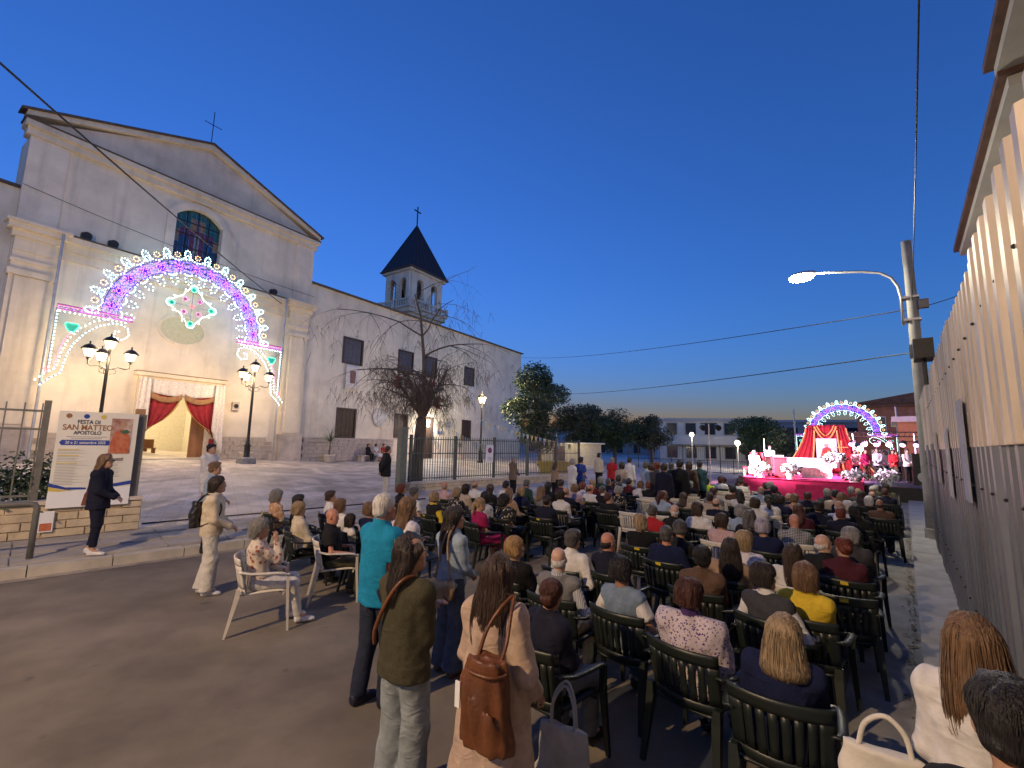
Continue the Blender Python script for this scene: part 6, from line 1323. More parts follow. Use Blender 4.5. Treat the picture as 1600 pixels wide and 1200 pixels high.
for nm, m in (('dark', M_CDARK), ('white', M_CWHITE)):
    p = chair_parts(m, slats=6 if nm == 'dark' else 7); d = {}
    d['seat'] = p['seat'].mesh('seat', m, True); d['backrest'] = p['backrest'].mesh('backrest', m, True); d['slat'] = [q.mesh('slat', m, True) for q in p['slat']]; d['armrest'] = [q.mesh('armrest', m, True) for q in p['arm']]; d['leg'] = [q.mesh('leg', m) for q in p['leg']]; d['sticker'] = p['sticker'].mesh('sticker', M_STICK)
    one = MB()
    for q in [p['seat'], p['backrest'], *p['slat'], *p['arm'], *p['leg']]: one.add(q.V, q.F)
    d['one'] = one.mesh('plastic_chair', m, True)
    CH_PROTO[nm] = d
def chair(P, heading, kind, label, group=None, near=True, sticker=False):
    d = CH_PROTO[kind]
    if not near:
        o = link('plastic_chair', d['one'], None, P, -R(heading)); return tag(o, label, 'chair', group)
    E_ = empty('plastic_chair', P, -R(heading), label, 'chair', group); link('seat', d['seat'], E_); b = link('backrest', d['backrest'], E_)
    for q in d['slat']: link('slat', q, b)
    for q in d['armrest']: link('armrest', q, E_)
    for q in d['leg']: link('leg', q, E_)
    if sticker: link('sticker', d['sticker'], b)
    return E_
# ================================================================== SEATED CROWD (each survey point is the top of a head)
TAKEN = []
def hd_vec(a): return np.array([sin(R(a)), cos(R(a)), 0])
SEED = [100]
def seat(px, py, label, short, hair, hcol, top, tc, ch='dark', hd=40, res=None, z0=0., h=1.0, sticker=None, skin='m', **kw):
    h = h*.915; hd = hd+(10 if hd < 37 else 6 if hd < 40 else 2 if hd < 46 else 0)
    z0 = z0+.015
    SEED[0] += 1; r = random.Random(SEED[0]); hd = hd+r.uniform(-9, 9)
    P = gp(px, py, 1.32*h+z0); P = P+hd_vec(hd)*.085; P[2] = z0; dist = math.hypot(P[0], P[1]); TAKEN.append((P[0], P[1]))
    sp = dict(pose='sit', hair=hair, hcol=HC[hcol], top=top, tc=C.get(tc, (.5, .5, .5)), seed=SEED[0], h=h, skin=SK[skin], lean=r.uniform(.06, .16), yaw=r.choice((r.uniform(-.1, .45), r.uniform(-.3, .3), r.uniform(-.9, .9))), nod=r.uniform(-.22, .06), tilt=r.uniform(-.12, .12), twist=r.uniform(-.16, .16), side=r.uniform(-.09, .09), w=r.uniform(.98, 1.12), arms=r.choice(('lap', 'fold', 'lap', 'rest')), feet=r.uniform(.25, .42), bc=C[r.choice(('djeans', 'dnavy', 'black', 'jeans', 'dgrey'))])
    if tc in PAT: sp['tpat'] = tc
    sp.update(kw); sp['w'] = 1+(sp['w']-1)*.6-.02
    E_, J, sc = person(P, hd, sp, label, h=res or (.015 if dist < 5.5 else .020 if dist < 11 else .026))
    if ch: chair((P[0], P[1], 0), hd, ch, ('dark green plastic armchair' if ch == 'dark' else 'white plastic armchair')+' under '+short, near=dist < 13, sticker=(r.random() < .45) if sticker is None else sticker)
    return P, hd, J
# left block beside the kerb
seat(407, 812, 'person with grey curly hair in cream floral jacket, hand at face, on white chair', 'the curly haired person in floral cream', 'curly', 'grey', 'shirt', 'floral_cream', 'white', hd=62, arms='chin', bc=(.50, .48, .48), bot='slim', sc=C['white'], yaw=-.1, nod=-.12, res=.016, sticker=False)
seat(434, 766, 'person with short grey curls in an orange and tan patterned top', 'the grey haired person in orange and tan', 'curly', 'grey', 'shirt', 'orange', 'dark', hd=50)
seat(468, 774, 'dark haired person in black sitting behind two grey haired women', 'the dark haired person in black by the kerb', 'short', 'black', 'shirt', 'black', 'dark', hd=48)
seat(473, 785, 'person with short blond hair in a cream blouse in the kerbside seats', 'the blond person in the cream blouse', 'blow', 'blond', 'shirt', 'cream', 'dark', hd=50)
seat(520, 795, 'bald man in a black polo and olive trousers on a white chair', 'the bald man in the black polo', 'none', 'grey', 'polo', 'black', 'white', hd=60, skin='r', bc=C['olive'], w=1.18, belly=.03, arms='rest', sc=C['brown'], res=.016, sticker=False)
seat(520, 767, 'person with short brown hair and white top at the kerb end of the rows', 'the brown haired person in white by the kerb', 'short', 'brown', 'shirt', 'white', 'dark', hd=50)
seat(536, 780, 'person with light brown bob looking ahead in the kerbside seats', 'the light brown bob in the kerbside seats', 'bob', 'lbrown', 'tshirt', 'white', 'dark', hd=46)
seat(549, 803, 'dark haired child in white next to the bald man in black', 'the dark haired child in white', 'bob', 'dark', 'shirt', 'white', 'dark', hd=55, h=.86)
seat(580, 786, 'person with short brown hair and navy top left of the man in teal', 'the brown haired person in navy beside the teal shirt', 'blow', 'lbrown', 'sweater', 'navy', 'dark', hd=48)
# middle left block by the railing
seat(628, 757, 'person with auburn hair in a dark top just below the railing end', 'the auburn haired person by the gate pillar', 'blow', 'red', 'shirt', 'black', 'dark', hd=45)
seat(647, 763, 'grey haired person in a white shirt behind the man in teal', 'the grey haired person in white behind the teal shirt', 'short', 'dgrey', 'tshirt', 'white', 'dark', hd=45)
seat(680, 769, 'person with short blond hair in a yellow and black top below the railing', 'the blond person in yellow and black', 'blow', 'blond', 'vest', 'black', 'dark', hd=45, under=C['yellow'], ukind='shirt')
seat(698, 753, 'bald man in a pale pink shirt against the low stone wall', 'the bald man in pale pink', 'bald', 'grey', 'shirt', 'pink', 'dark', hd=44, skin='r', w=1.15)
seat(713, 763, 'person with short blond hair in dark floral top below the stone wall', 'the blond person in dark floral', 'blow', 'blond', 'shirt', 'floral_dark', 'dark', hd=45)
seat(727, 757, 'person with dark wavy hair and beige top close to the stone wall', 'the dark haired person in beige by the wall', 'bob', 'dark', 'shirt', 'beige', 'dark', hd=45)
seat(744, 752, 'balding man in a white polo shirt beside the low stone wall', 'the balding man in the white polo', 'bald', 'dgrey', 'polo', 'white', 'dark', hd=44, w=1.12)
seat(766, 757, 'person with brown bob in a plain black top below the no parking sign', 'the brown bob in plain black', 'bob', 'brown', 'shirt', 'black', 'dark', hd=45)
seat(748, 778, 'person with blond ponytail in a magenta dress on a dark chair', 'the blond person in magenta', 'pony', 'blond', 'dress', 'magenta', 'dark', hd=52, bot='skirt', bc=C['magenta'], yaw=-.25, w=1.12)
seat(757, 769, 'person with black hair and striped top behind the magenta dress', 'the black haired person in stripes', 'bob', 'black', 'shirt', 'stripe', 'dark', hd=45)
seat(789, 774, 'person with black curly hair in black and white floral top', 'the curly black hair in floral black and white', 'curly', 'black', 'dress', 'floral_dark', 'dark', hd=46, bot='skirt', w=1.15)
seat(796, 763, 'person with long light brown hair and sand coloured top in the middle left rows', 'the light brown hair in sand colour', 'long', 'lbrown', 'shirt', 'tan', 'dark', hd=44, hlen=.12)
seat(791, 752, 'dark haired person in white next to the man in the brown jacket', 'the dark haired person in white by the brown jacket', 'short', 'black', 'tshirt', 'white', 'dark', hd=44)
seat(816, 761, 'person with blond bob in a navy cardigan in the middle left rows', 'the blond bob in the navy cardigan', 'bob', 'blond', 'jacket', 'navy', 'dark', hd=44)
seat(822, 750, 'grey haired person in a dark green top near the brown jacket', 'the grey haired person in dark green', 'short', 'dgrey', 'shirt', 'green', 'dark', hd=44)
seat(848, 761, 'person with straight blond hair in a grey top in the middle left rows', 'the straight blond hair in grey', 'long', 'lbrown', 'shirt', 'grey', 'dark', hd=44, hlen=.15)
seat(857, 754, 'dark haired person in black beyond the straight blond hair', 'the dark haired person beyond the blond hair', 'bob', 'black', 'shirt', 'black', 'dark', hd=43)
seat(852, 774, 'person with dark bun and navy jacket hung over a dark chair back', 'the dark bun in the navy jacket', 'bun', 'dark', 'jacket', 'dnavy', 'dark', hd=44, w=1.2, sticker=True)
seat(876, 750, 'dark haired man in maroon black in the row by the railing end', 'the dark haired man in maroon black', 'short', 'dark', 'shirt', 'wine', 'dark', hd=43, w=1.15)
seat(879, 766, 'person with dark short hair in a white blouse on a dark slatted chair', 'the dark hair in the white blouse', 'blow', 'dark', 'shirt', 'white', 'dark', hd=43, w=1.15)
seat(899, 757, 'person with reddish hair in a mauve blouse in the middle rows', 'the reddish hair in mauve', 'blow', 'lbrown', 'shirt', 'mauve', 'dark', hd=43)
seat(913, 754, 'small person with reddish short hair beside the white T-shirt man', 'the reddish short hair by the white T-shirt', 'short', 'red', 'shirt', 'lilac', 'dark', hd=43)
seat(921, 757, 'balding man in a plain white T-shirt, arm on the chair rest', 'the balding man in the white T-shirt', 'bald', 'brown', 'tshirt', 'white', 'dark', hd=43, skin='r', w=1.2, arms='rest', sticker=True, bc=C['djeans'])
seat(945, 759, 'person in a black waistcoat with white sleeves beside the white T-shirt', 'the black waistcoat with white sleeves', 'crop', 'dgrey', 'vest', 'black', 'dark', hd=43, under=C['white'])
seat(966, 760, 'grey haired person in a black floral dress in the middle rows', 'the grey hair in black floral', 'blow', 'grey', 'dress', 'floral_dark', 'dark', hd=42, bot='skirt')
seat(962, 752, 'dark haired person in purple at the aisle end of the middle rows', 'the dark hair in purple', 'bob', 'dark', 'shirt', 'purple', 'dark', hd=42)
seat(985, 748, 'dark haired person in maroon in the middle rows below the red shirt', 'the dark hair in maroon', 'short', 'dark', 'shirt', 'maroon', 'dark', hd=42)
seat(999, 752, 'fair haired person in a wide white shirt in the middle rows', 'the fair hair in wide white', 'blow', 'lbrown', 'shirt', 'white', 'dark', hd=42, w=1.2)
seat(1012, 753, 'dark red haired person in black in the middle rows', 'the dark red hair in black', 'short', 'red', 'shirt', 'black', 'white', hd=42)
# right hand block, nearest first
P_C8 = seat(1213, 957, 'person with straight blond hair in a navy top on the nearest dark chair', 'the straight blond hair in navy', 'long', 'blond', 'sweater', 'navy', 'dark', hd=33, hlen=.10, locks=240, lockw=.0042, w=1.12, arms='phone', res=.013, sticker=False, yaw=.0, bc=C['dnavy'])
P_C7 = seat(1078, 908, 'person with dark auburn bob in a white shawl with purple pattern', 'the auburn bob in the patterned shawl', 'blow', 'auburn', 'shawl', 'shawl', 'dark', hd=34, under=C['purple'], w=1.12, arms='fold', res=.013, sticker=False, bpat='floral_dark', yaw=-.1)
P_C5 = seat(852, 904, 'person with auburn pinned up hair in navy seated behind the trench coat', 'the auburn pinned up hair in navy', 'bun', 'auburn', 'jacket', 'dnavy', 'dark', hd=36, w=1.1, res=.013, sticker=False, bc=C['grey'])
seat(977, 872, 'person with black bob in a denim waistcoat over a white T-shirt', 'the black bob in the denim waistcoat', 'blow', 'black', 'vest', 'denim', 'dark', hd=34, under=C['white'], ukind='tshirt', tmat='denim', w=1.1, arms='rest', res=.013, sticker=False, bc=C['jeans'], skin='d')
seat(1205, 882, 'person with dark bob in a grey waistcoat over white on a dark chair', 'the dark bob in the grey waistcoat', 'blow', 'dark', 'vest', 'dgrey', 'dark', hd=34, under=C['white'], w=1.15, res=.014, sticker=False)
seat(1253, 880, 'person with light brown bob in a yellow top with a dark strap', 'the light brown bob in yellow', 'bob', 'lbrown', 'shirt', 'yellow', 'dark', hd=36, w=1.15, res=.014, sticker=False)
seat(805, 838, 'person with short golden blond hair in a black cardigan by the aisle', 'the golden blond hair in black', 'blow', 'gold', 'sweater', 'black', 'dark', hd=38, w=1.12, res=.015, arms='phone')
seat(875, 856, 'bald old man in a grey waistcoat and striped shirt on a dark chair', 'the bald man in the grey waistcoat', 'bald', 'white', 'vest', 'grey', 'dark', hd=38, under=(1, 1, 1), upat='stripe', skin='l', w=1.12, res=.014, sticker=False, arms='rest', bc=C['beige'])
seat(888, 828, 'grey haired person in a white shirt beside the aisle', 'the grey hair in the white shirt', 'short', 'dgrey', 'shirt', 'white', 'dark', hd=40, w=1.1, res=.016, sticker=True)
seat(957, 833, 'balding man in a dark navy jacket next to the open aisle', 'the balding man in the navy jacket', 'bald', 'black', 'jacket', 'dnavy', 'dark', hd=38, skin='r', w=1.2, res=.016)
seat(1004, 805, 'person with blond bob in a black top behind the navy jersey', 'the blond bob in black', 'bob', 'blond', 'sweater', 'black', 'dark', hd=38, w=1.1)
seat(1023, 789, 'man with dark grey hair in a red polo shirt', 'the man in the red polo', 'crop', 'dgrey', 'polo', 'red', 'dark', hd=39, w=1.12)
seat(1042, 821, 'broad man with cropped hair in a navy jersey with an orange neckline', 'the broad man in the navy jersey', 'crop', 'dgrey', 'sweater', 'navy', 'dark', hd=37, skin='r', w=1.25, res=.016, sticker=True)
seat(1064, 815, 'dark grey haired person in black beside the navy jersey', 'the dark grey hair in black', 'short', 'dgrey', 'shirt', 'black', 'dark', hd=37, w=1.08)
seat(1053, 789, 'white haired old man in a black waistcoat beside the red polo', 'the white haired man in black', 'bald', 'white', 'jacket', 'black', 'dark', hd=39, skin='l')
seat(1092, 852, 'person with short black hair in a dark brown jacket seen from behind', 'the short black hair in the brown jacket', 'short', 'black', 'jacket', 'brown', 'dark', hd=36, w=1.12, res=.015, sticker=False)
seat(1133, 840, 'person with long very dark hair over a tan top', 'the long dark hair over tan', 'long', 'dark', 'shirt', 'tan', 'dark', hd=36, hlen=.2, locks=140, res=.015)
seat(1164, 829, 'person with blond bob in white and lilac seated on a white chair', 'the blond bob in white and lilac', 'bob', 'blond', 'tshirt', 'lilac', 'white', hd=36, tpat='lilac', res=.016)
seat(1093, 787, 'person with brown shoulder length hair in a white top', 'the brown shoulder length hair in white', 'bob', 'brown', 'tshirt', 'white', 'dark', hd=38)
seat(1127, 802, 'person with round brown hair in a pale pink top', 'the round brown hair in pale pink', 'blow', 'brown', 'tshirt', 'pink', 'white', hd=38, w=1.12)
seat(1111, 770, 'man with shaved head in a beige hooded sweatshirt', 'the shaved head in the beige hood', 'crop', 'dark', 'sweater', 'beige', 'white', hd=38, skin='d', w=1.12)
seat(1157, 790, 'grey haired person in a bright blue shirt', 'the grey hair in bright blue', 'blow', 'grey', 'shirt', 'blue', 'dark', hd=38, tc=(.07, .13, .36)) if False else seat(1157, 790, 'grey haired person in a bright blue shirt', 'the grey hair in bright blue', 'blow', 'grey', 'shirt', 'lblue', 'dark', hd=38)
seat(1171, 797, 'person with long grey brown hair in black beside the blue shirt', 'the grey brown hair in black', 'long', 'dgrey', 'shirt', 'black', 'dark', hd=38, hlen=.12)
seat(1184, 778, 'brown haired person in a loose white shirt behind the blue shirt', 'the brown hair in loose white', 'blow', 'brown', 'shirt', 'white', 'dark', hd=38, w=1.1)
seat(1196, 812, 'person with pale lilac grey hair in a navy cardigan', 'the lilac grey hair in navy', 'blow', 'lilacg', 'sweater', 'navy', 'dark', hd=37, w=1.1)
seat(1239, 804, 'bald man in a black and white checked shirt', 'the bald man in the checked shirt', 'none', 'grey', 'shirt', 'check', 'white', hd=37, skin='r', w=1.25, belly=.02)
seat(1234, 848, 'person with long straight dark brown hair hanging over a light top', 'the long straight dark brown hair', 'long', 'brown', 'tshirt', 'white', 'white', hd=36, hlen=.22, locks=120, res=.016)
seat(1291, 836, 'white haired old man in black near the right end of the rows', 'the white haired man at the row end', 'bald', 'white', 'jacket', 'black', 'dark', hd=36, skin='l', w=1.18, res=.016)
seat(1318, 842, 'person with dark red pinned hair in wine coloured clothes at the row end', 'the dark red pinned hair', 'bun', 'red', 'shirt', 'wine', 'dark', hd=36, w=1.15, res=.016)
seat(1324, 824, 'grey haired person in dark grey just beyond the red pinned hair', 'the grey hair beyond the red pinned hair', 'blow', 'grey', 'jacket', 'dgrey', 'dark', hd=36)
seat(1317, 793, 'broad balding man in a dark jacket at the right of the rows', 'the broad balding man in the dark jacket', 'crop', 'red', 'jacket', 'dnavy', 'dark', hd=36, skin='r', w=1.3)
seat(1338, 790, 'dark haired person in black beside the broad balding man', 'the dark hair beside the broad balding man', 'bob', 'black', 'jacket', 'black', 'dark', hd=36, w=1.1)
seat(1250, 788, 'person with long dark red hair behind the checked shirt', 'the long dark red hair', 'long', 'auburn', 'shirt', 'wine', 'dark', hd=37, hlen=.16)
seat(1276, 784, 'dark haired person in a navy jacket right of the long red hair', 'the dark hair in the navy jacket', 'short', 'dark', 'jacket', 'dnavy', 'dark', hd=37, w=1.12)
seat(1221, 773, 'dark haired person in navy behind the ponytail', 'the dark hair in navy behind the ponytail', 'blow', 'dark', 'shirt', 'navy', 'dark', hd=37)
seat(1237, 772, 'light brown haired person with an orange collar', 'the light brown hair with orange collar', 'short', 'lbrown', 'shirt', 'orange', 'dark', hd=37)
seat(1200, 774, 'person with dark ponytail in a white jacket', 'the dark ponytail in white', 'pony', 'dark', 'jacket', 'white', 'white', hd=37)
seat(1158, 765, 'person with long black hair over white in the middle of the rows', 'the long black hair over white', 'long', 'black', 'shirt', 'white', 'dark', hd=38, hlen=.12)
seat(1186, 760, 'bald man in a pale blue shirt in the middle of the rows', 'the bald man in pale blue', 'bald', 'grey', 'shirt', 'lblue', 'white', hd=38, skin='r', w=1.1)
seat(1108, 747, 'person in a bright neon yellow shirt among the white chairs', 'the neon yellow shirt', 'crop', 'dark', 'tshirt', 'neon', 'white', hd=40, w=1.2)
for px, py, hair, hc, top, tc, lb, sh in ((1313, 783, 'bald', 'white', 'shirt', 'lilac', 'white haired person left of another white head before the wheelchair', 'the left one of two white heads'), (1330, 783, 'blow', 'white', 'jacket', 'grey', 'white haired person with grey jacket, second white head before the wheelchair', 'the second of two white heads'), (1290, 764, 'blow', 'grey', 'jacket', 'dgrey', 'grey haired person before the stage flowers, dark grey jacket', 'the grey hair before the stage flowers'), (1343, 768, 'long', 'dark', 'shirt', 'grey', 'person with long dark hair close to the wheelchair user', 'the long dark hair by the wheelchair'), (1360, 760, 'cap', 'white', 'shirt', 'denim', 'person in a white cap and blue shirt near the wheelchair user', 'the white cap and blue shirt')):
    seat(px, py, lb, sh, hair, hc, top, tc, 'dark', hd=37)
# empty chairs
for px, py, k, hd, lb in ((1318, 932, 'dark', 33, 'empty dark plastic armchair at the right end of the near rows'), (1110, 815, 'dark', 37, 'empty dark slatted chair behind the pale pink top'), (1195, 850, 'white', 36, 'empty white slatted chair beside the blond bob in white and lilac'), (1250, 838, 'white', 36, 'empty white chair behind the checked shirt'), (640, 832, 'dark', 45, 'empty dark chair half hidden behind the man in teal')):
    P = gp(px, py, .83)+hd_vec(hd)*.3; P[2] = 0; TAKEN.append((P[0], P[1])); chair(P, hd, k, lb, sticker=k == 'dark')
# wheelchair user
P = gp(1383, 757, 1.24); P[2] = 0; TAKEN.append((P[0], P[1])); TAKEN.append((P[0]+.4, P[1]+.1))
person(P+Z*.05, 36, dict(pose='sit', hair='bob', hcol=HC['dark'], top='shirt', tc=C['olive'], tpat='camo', arms='rest', w=1.2, h=.92, bc=C['black'], seed=5), 'person in mottled green top seated in a wheelchair at the right', h=.022)
WC = empty('wheelchair', P, -R(36), 'dark wheelchair standing on the road by the right pavement', 'wheelchair')
MB().bx(-.24, .24, -.24, .22, .44, .48).build('seat', M_IRON, WC); MB().bx(-.24, .24, -.30, -.26, .48, .92).build('backrest', mat('camo_cloth', (.06, .065, .04), .9, col2=(.16, .14, .09), vscale=9), WC)
for s in (-1, 1):
    w_ = MB(); pts = [(s*.31, -.12+.3*cos(q), .30+.3*sin(q)) for q in np.linspace(0, 2*pi, 25)]; w_.tube(pts, .018, 5)
    wo = w_.build('wheel', M_IRON, WC); MB().tube([(s*.31, -.12+.28*cos(q), .30+.28*sin(q)) for q in np.linspace(0, 2*pi, 25)], .008, 4).build('rim', M_STEEL, wo)
    for k in range(8): MB().tube([(s*.31, -.12, .3), (s*.31, -.12+.28*cos(k*pi/4), .3+.28*sin(k*pi/4))], .004, 3).build('spoke', M_STEEL, wo)
    MB().tube([(s*.26, -.3, 1.0), (s*.26, -.28, .45), (s*.26, .25, .45), (s*.24, .4, .15)], .014, 6).build('frame_tube', M_STEEL, WC); MB().tube([(s*.26, -.3, .98), (s*.26, -.42, 1.0)], .018, 6).build('push_handle', M_IRON, WC); MB().tube([(s*.24, .3+.07*cos(q), .08+.07*sin(q)) for q in np.linspace(0, 2*pi, 13)], .014, 5).build('caster', M_IRON, WC)

# ---- the far rows
def inpoly(x, y, poly):
    c = False
    for (x0, y0), (x1, y1) in zip(poly, poly[1:]+poly[:1]):
        if (y0 > y) != (y1 > y) and x < (x1-x0)*(y-y0)/(y1-y0)+x0: c = not c
    return c
def proj(P):
    v = np.array(P)-CAM; w_ = v@_F; return 800+FPX*(v@_R)/w_, 600-FPX*(v@_U)/w_
FARP = [(868, 757), (900, 747), (960, 741), (1060, 738), (1160, 742), (1205, 750), (1222, 762), (1322, 762), (1332, 752), (1405, 756), (1395, 775), (1350, 790), (1290, 782), (1210, 772), (1140, 790), (1080, 800), (1020, 790), (990, 772), (930, 768), (880, 764)]
VAR = []
for i in range(28):
    r = random.Random(700+i); VAR.append(dict(pose='sit', hair=('short', 'bob', 'blow', 'crop', 'long', 'bald', 'pony')[i % 7], top=('shirt', 'jacket', 'tshirt', 'sweater')[i % 4], seed=i, hlen=.12, lean=r.uniform(-.02, .18), yaw=r.uniform(-.7, .7), tilt=r.uniform(-.15, .15), side=r.uniform(-.1, .1), twist=r.uniform(-.2, .2), w=r.uniform(.98, 1.2), arms=r.choice(('lap', 'fold'))))
TCOL = [('black', 'black'), ('dnavy', 'navy'), ('white', 'white'), ('dgrey', 'dark grey'), ('beige', 'beige'), ('maroon', 'maroon'), ('grey', 'grey'), ('lblue', 'pale blue'), ('brown', 'brown'), ('black', 'black'), ('dnavy', 'navy'), ('wine', 'wine red'), ('pink', 'pink'), ('green', 'dark green')]
HCOL = [('dark', 'dark'), ('grey', 'grey'), ('brown', 'brown'), ('black', 'black'), ('blond', 'blond'), ('dgrey', 'dark grey'), ('white', 'white'), ('lbrown', 'light brown'), ('auburn', 'auburn')]
r = random.Random(77); nfar = 0
for row in range(26):
    for col in range(-2, 28):
        l = 9.2+row*.84; w_ = -1.0-col*.57-(.28 if row % 2 else 0); P = street(l, w_)+np.array([r.gauss(0, .05), r.gauss(0, .05), 0]); x, y = proj(P+Z*1.22)
        if not inpoly(x, y, FARP) or any((P[0]-a)**2+(P[1]-b)**2 < .30 for a, b in TAKEN): continue
        white = 985 < x < 1205 and r.random() < .92; occ = r.random() < (.36 if white else .97); hd = 40+r.uniform(-6, 6); far = math.hypot(P[0], P[1]) > 17
        chair(P, hd, 'white' if white else 'dark', ('white plastic chair in the far rows' if white else 'dark plastic chair in the packed far rows')+(' with someone seated on it' if occ else ' left empty'), ('white' if white else 'dark')+' chairs of the far rows, '+('taken' if occ else 'empty'), near=False)
        TAKEN.append((P[0], P[1]))
        if not occ: continue
        nfar += 1; i = r.randrange(28); v = dict(VAR[i]); tc, tw = r.choice(TCOL); hc, hw = r.choice(HCOL); v.update(tc=C[tc], hcol=HC[hc], skin=r.choice(list(SK.values())), bc=C['djeans'], h=r.uniform(.87, .97))
        gar = {'shirt': 'shirt', 'jacket': 'jacket', 'tshirt': 'T-shirt', 'sweater': 'sweater'}[v['top']]; hn = 'balding' if v['hair'] == 'bald' else hw+' haired'
        person(P, hd, v, '%s person in a %s %s in the far seats before the stage' % (hn, tw, gar), '%s people in %s %s, far rows' % (hn, tw, gar), h=.034, key='far%d' % i)
print('FAR', nfar)
# ================================================================== STANDING PEOPLE
def stand(px, py, H, z0, label, hd, hair, hcol, top, tc, res=.016, **kw):
    SEED[0] += 1; P = gp(px, py, H*1.0+z0); P[2] = z0; d = hd_vec(hd); P = P-d*.035*H/1.72
    sp = dict(pose='stand', hair=hair, hcol=HC[hcol], top=top, tc=C.get(tc, (.5, .5, .5)), seed=SEED[0], h=H, skin=SK['m'], arms='down', bc=C['djeans'])
    if tc in PAT: sp['tpat'] = tc
    sp.update(kw); E_, J, sc = person(P, hd, sp, label, h=res); return E_, J, sc, P
def loc2w(P, hd, sc, v): a = -R(hd); v = np.array(v)*sc; return np.array([P[0]+cos(a)*v[0]-sin(a)*v[1], P[1]+sin(a)*v[0]+cos(a)*v[1], P[2]+v[2]])
def stand_at(P, H, z0, label, hd, hair, hcol, top, tc, res=.016, **kw):
    x, y = proj((P[0], P[1], z0+H)); return stand(x, y, H, z0, label, hd, hair, hcol, top, tc, res, **kw)
LEATH = mat('leather_brown', (.13, .045, .015), .42, var=.35, vscale=5, bump=.2, bscale=60); LEATHT = mat('leather_tan', (.22, .14, .08), .5, var=.2, vscale=6, bump=.15); LEATHB = mat('leather_black', (.012, .012, .013), .4, var=.2, bump=.15); CANV = mat('canvas_grey', (.33, .32, .30), .9, var=.15, vscale=8, bump=.25, bscale=120)
def smooth_path(pts, n=6):
    p = [np.array(q, float) for q in pts]; p = [2*p[0]-p[1]]+p+[2*p[-1]-p[-2]]; out = []
    for i in range(1, len(p)-2):
        for k in range(n): t = k/n; out.append(.5*((2*p[i])+(p[i+1]-p[i-1])*t+(2*p[i-1]-5*p[i]+4*p[i+1]-p[i+2])*t*t+(3*p[i]-p[i-1]-3*p[i+1]+p[i+2])*t**3))
    return out+[p[-2]]
def bag(name, label, P, rz, sdf, m, straps, h=.010):
    V, Q = sdf.mesh(h); E_ = empty(name, P, rz, label, 'bag'); link('body', vqmesh('body', V, Q, m), E_)
    for pts, rr in straps:
        pts = smooth_path(pts); MB().tube(pts, rr, 6).build('strap', m, E_, smooth=True)
    return E_
# the three women and the man in the near middle
tP = gp(590, 1085, 0)
E_, J, sc, P = stand(606, 770, 1.74, 0, 'tall white haired man in a bright teal polo shirt and dark jeans', 38, 'crop', 'white', 'polo', 'teal', res=.013, w=1.12, belly=.02, hem=-.14, bden=1, bc=C['djeans'], arms='cross', yaw=.0, stance=.06, sc=C['dnavy'], skin=SK['r'], lean=.03)
stand(640, 775, 1.60, 0, 'person with long blond streaked hair and lilac top beyond the man in teal', 45, 'long', 'lbrown', 'tshirt', 'lilac', hlen=.16, locks=80, arms='cross')
E_, J, sc, P7 = stand(712, 791, 1.56, 0, 'person with long dark hair, pale blue shirt and wide jeans carrying a tan bag', 44, 'wavy', 'dark', 'shirt', 'lblue', res=.014, hlen=.26, locks=170, bot='wide', bden=1, bc=C['jeans'], hem=-.06, waist=.06, arms='clasp', yaw=-.35, glasses=0, sc=C['brown'])
E_, J8, sc8, P8 = stand(648, 835, 1.60, 0, 'person with dark wavy hair, olive sweater and pale jeans, arms crossed', 36, 'wavy', 'dark', 'sweater', 'olive', res=.012, hlen=.22, locks=300, lockw=.005, bot='wide', bden=1, bc=C['ljeans'], hem=-.12, arms='cross', yaw=-.55, fold=.003, w=1.02, lean=.02)
E_, J9, sc9, P9 = stand(782, 865, 1.57, 0, 'person with long dark brown hair in a beige trench coat, brown leather bag', 34, 'wavy', 'brown', 'coat', 'trench', res=.012, hlen=.30, locks=420, lockw=.0052, bc=C['brown'], fold=.0035, yaw=.05, hands=((-.22, .12, .86), (.20, .16, .92)))
# right foreground
E_, J10, sc10, P10 = stand(1513, 957, 1.50, .06, 'person with long light brown hair in a white blouse at the right edge', 40, 'long', 'lbrown', 'shirt', 'white', res=.012, hlen=.29, locks=420, lockw=.005, bc=C['beige'], fold=.004, arms='clasp', yaw=.06)
E_, J11, sc11, P11 = stand(1572, 1062, 1.55, .05, 'dark haired person cut off by the lower right corner', 30, 'short', 'black', 'tshirt', 'black', res=.010, arms='down', yaw=-.1)
# left: by the poster
E_, J1, sc1, P1 = stand_at(gp(146, 866, .17), 1.70, .17, 'person in a navy trouser suit and white sneakers standing by the poster', 72, 'long', 'lbrown', 'jacket', 'dnavy', res=.014, hlen=.14, locks=80, under=C['white'], ukind='tshirt', bot='slim', bc=C['dnavy'], arms='clasp', sc=C['white'], face=1, glasses=1, hem=-.18, stance=.07, cuff=.14)
E_, J2, sc2, P2 = stand(343, 744, 1.64, .0, 'person in a cream blazer and white flared trousers with a black backpack', 66, 'bob', 'dark', 'jacket', 'cream', res=.013, bot='wide', bc=(.55, .52, .46), arms='clasp', sc=C['white'], face=1, hem=-.1, stance=.05)
stand(338, 722, 1.70, .02, 'man in a light blue shirt beside the cream blazer', 60, 'short', 'lbrown', 'shirt', 'lblue', res=.016, w=1.1, arms='clasp', bc=C['dnavy'])
wp = gp(320, 803, .3)
stand_at(wp, 1.74, gz(wp[0], wp[1]), 'dark haired man in a white shirt and white shorts in the plaza entrance', 100, 'short', 'black', 'shirt', 'white', res=.018, bot='shorts', bc=C['white'], arms='cross', w=1.18, belly=.04, hem=-.2, face=1)
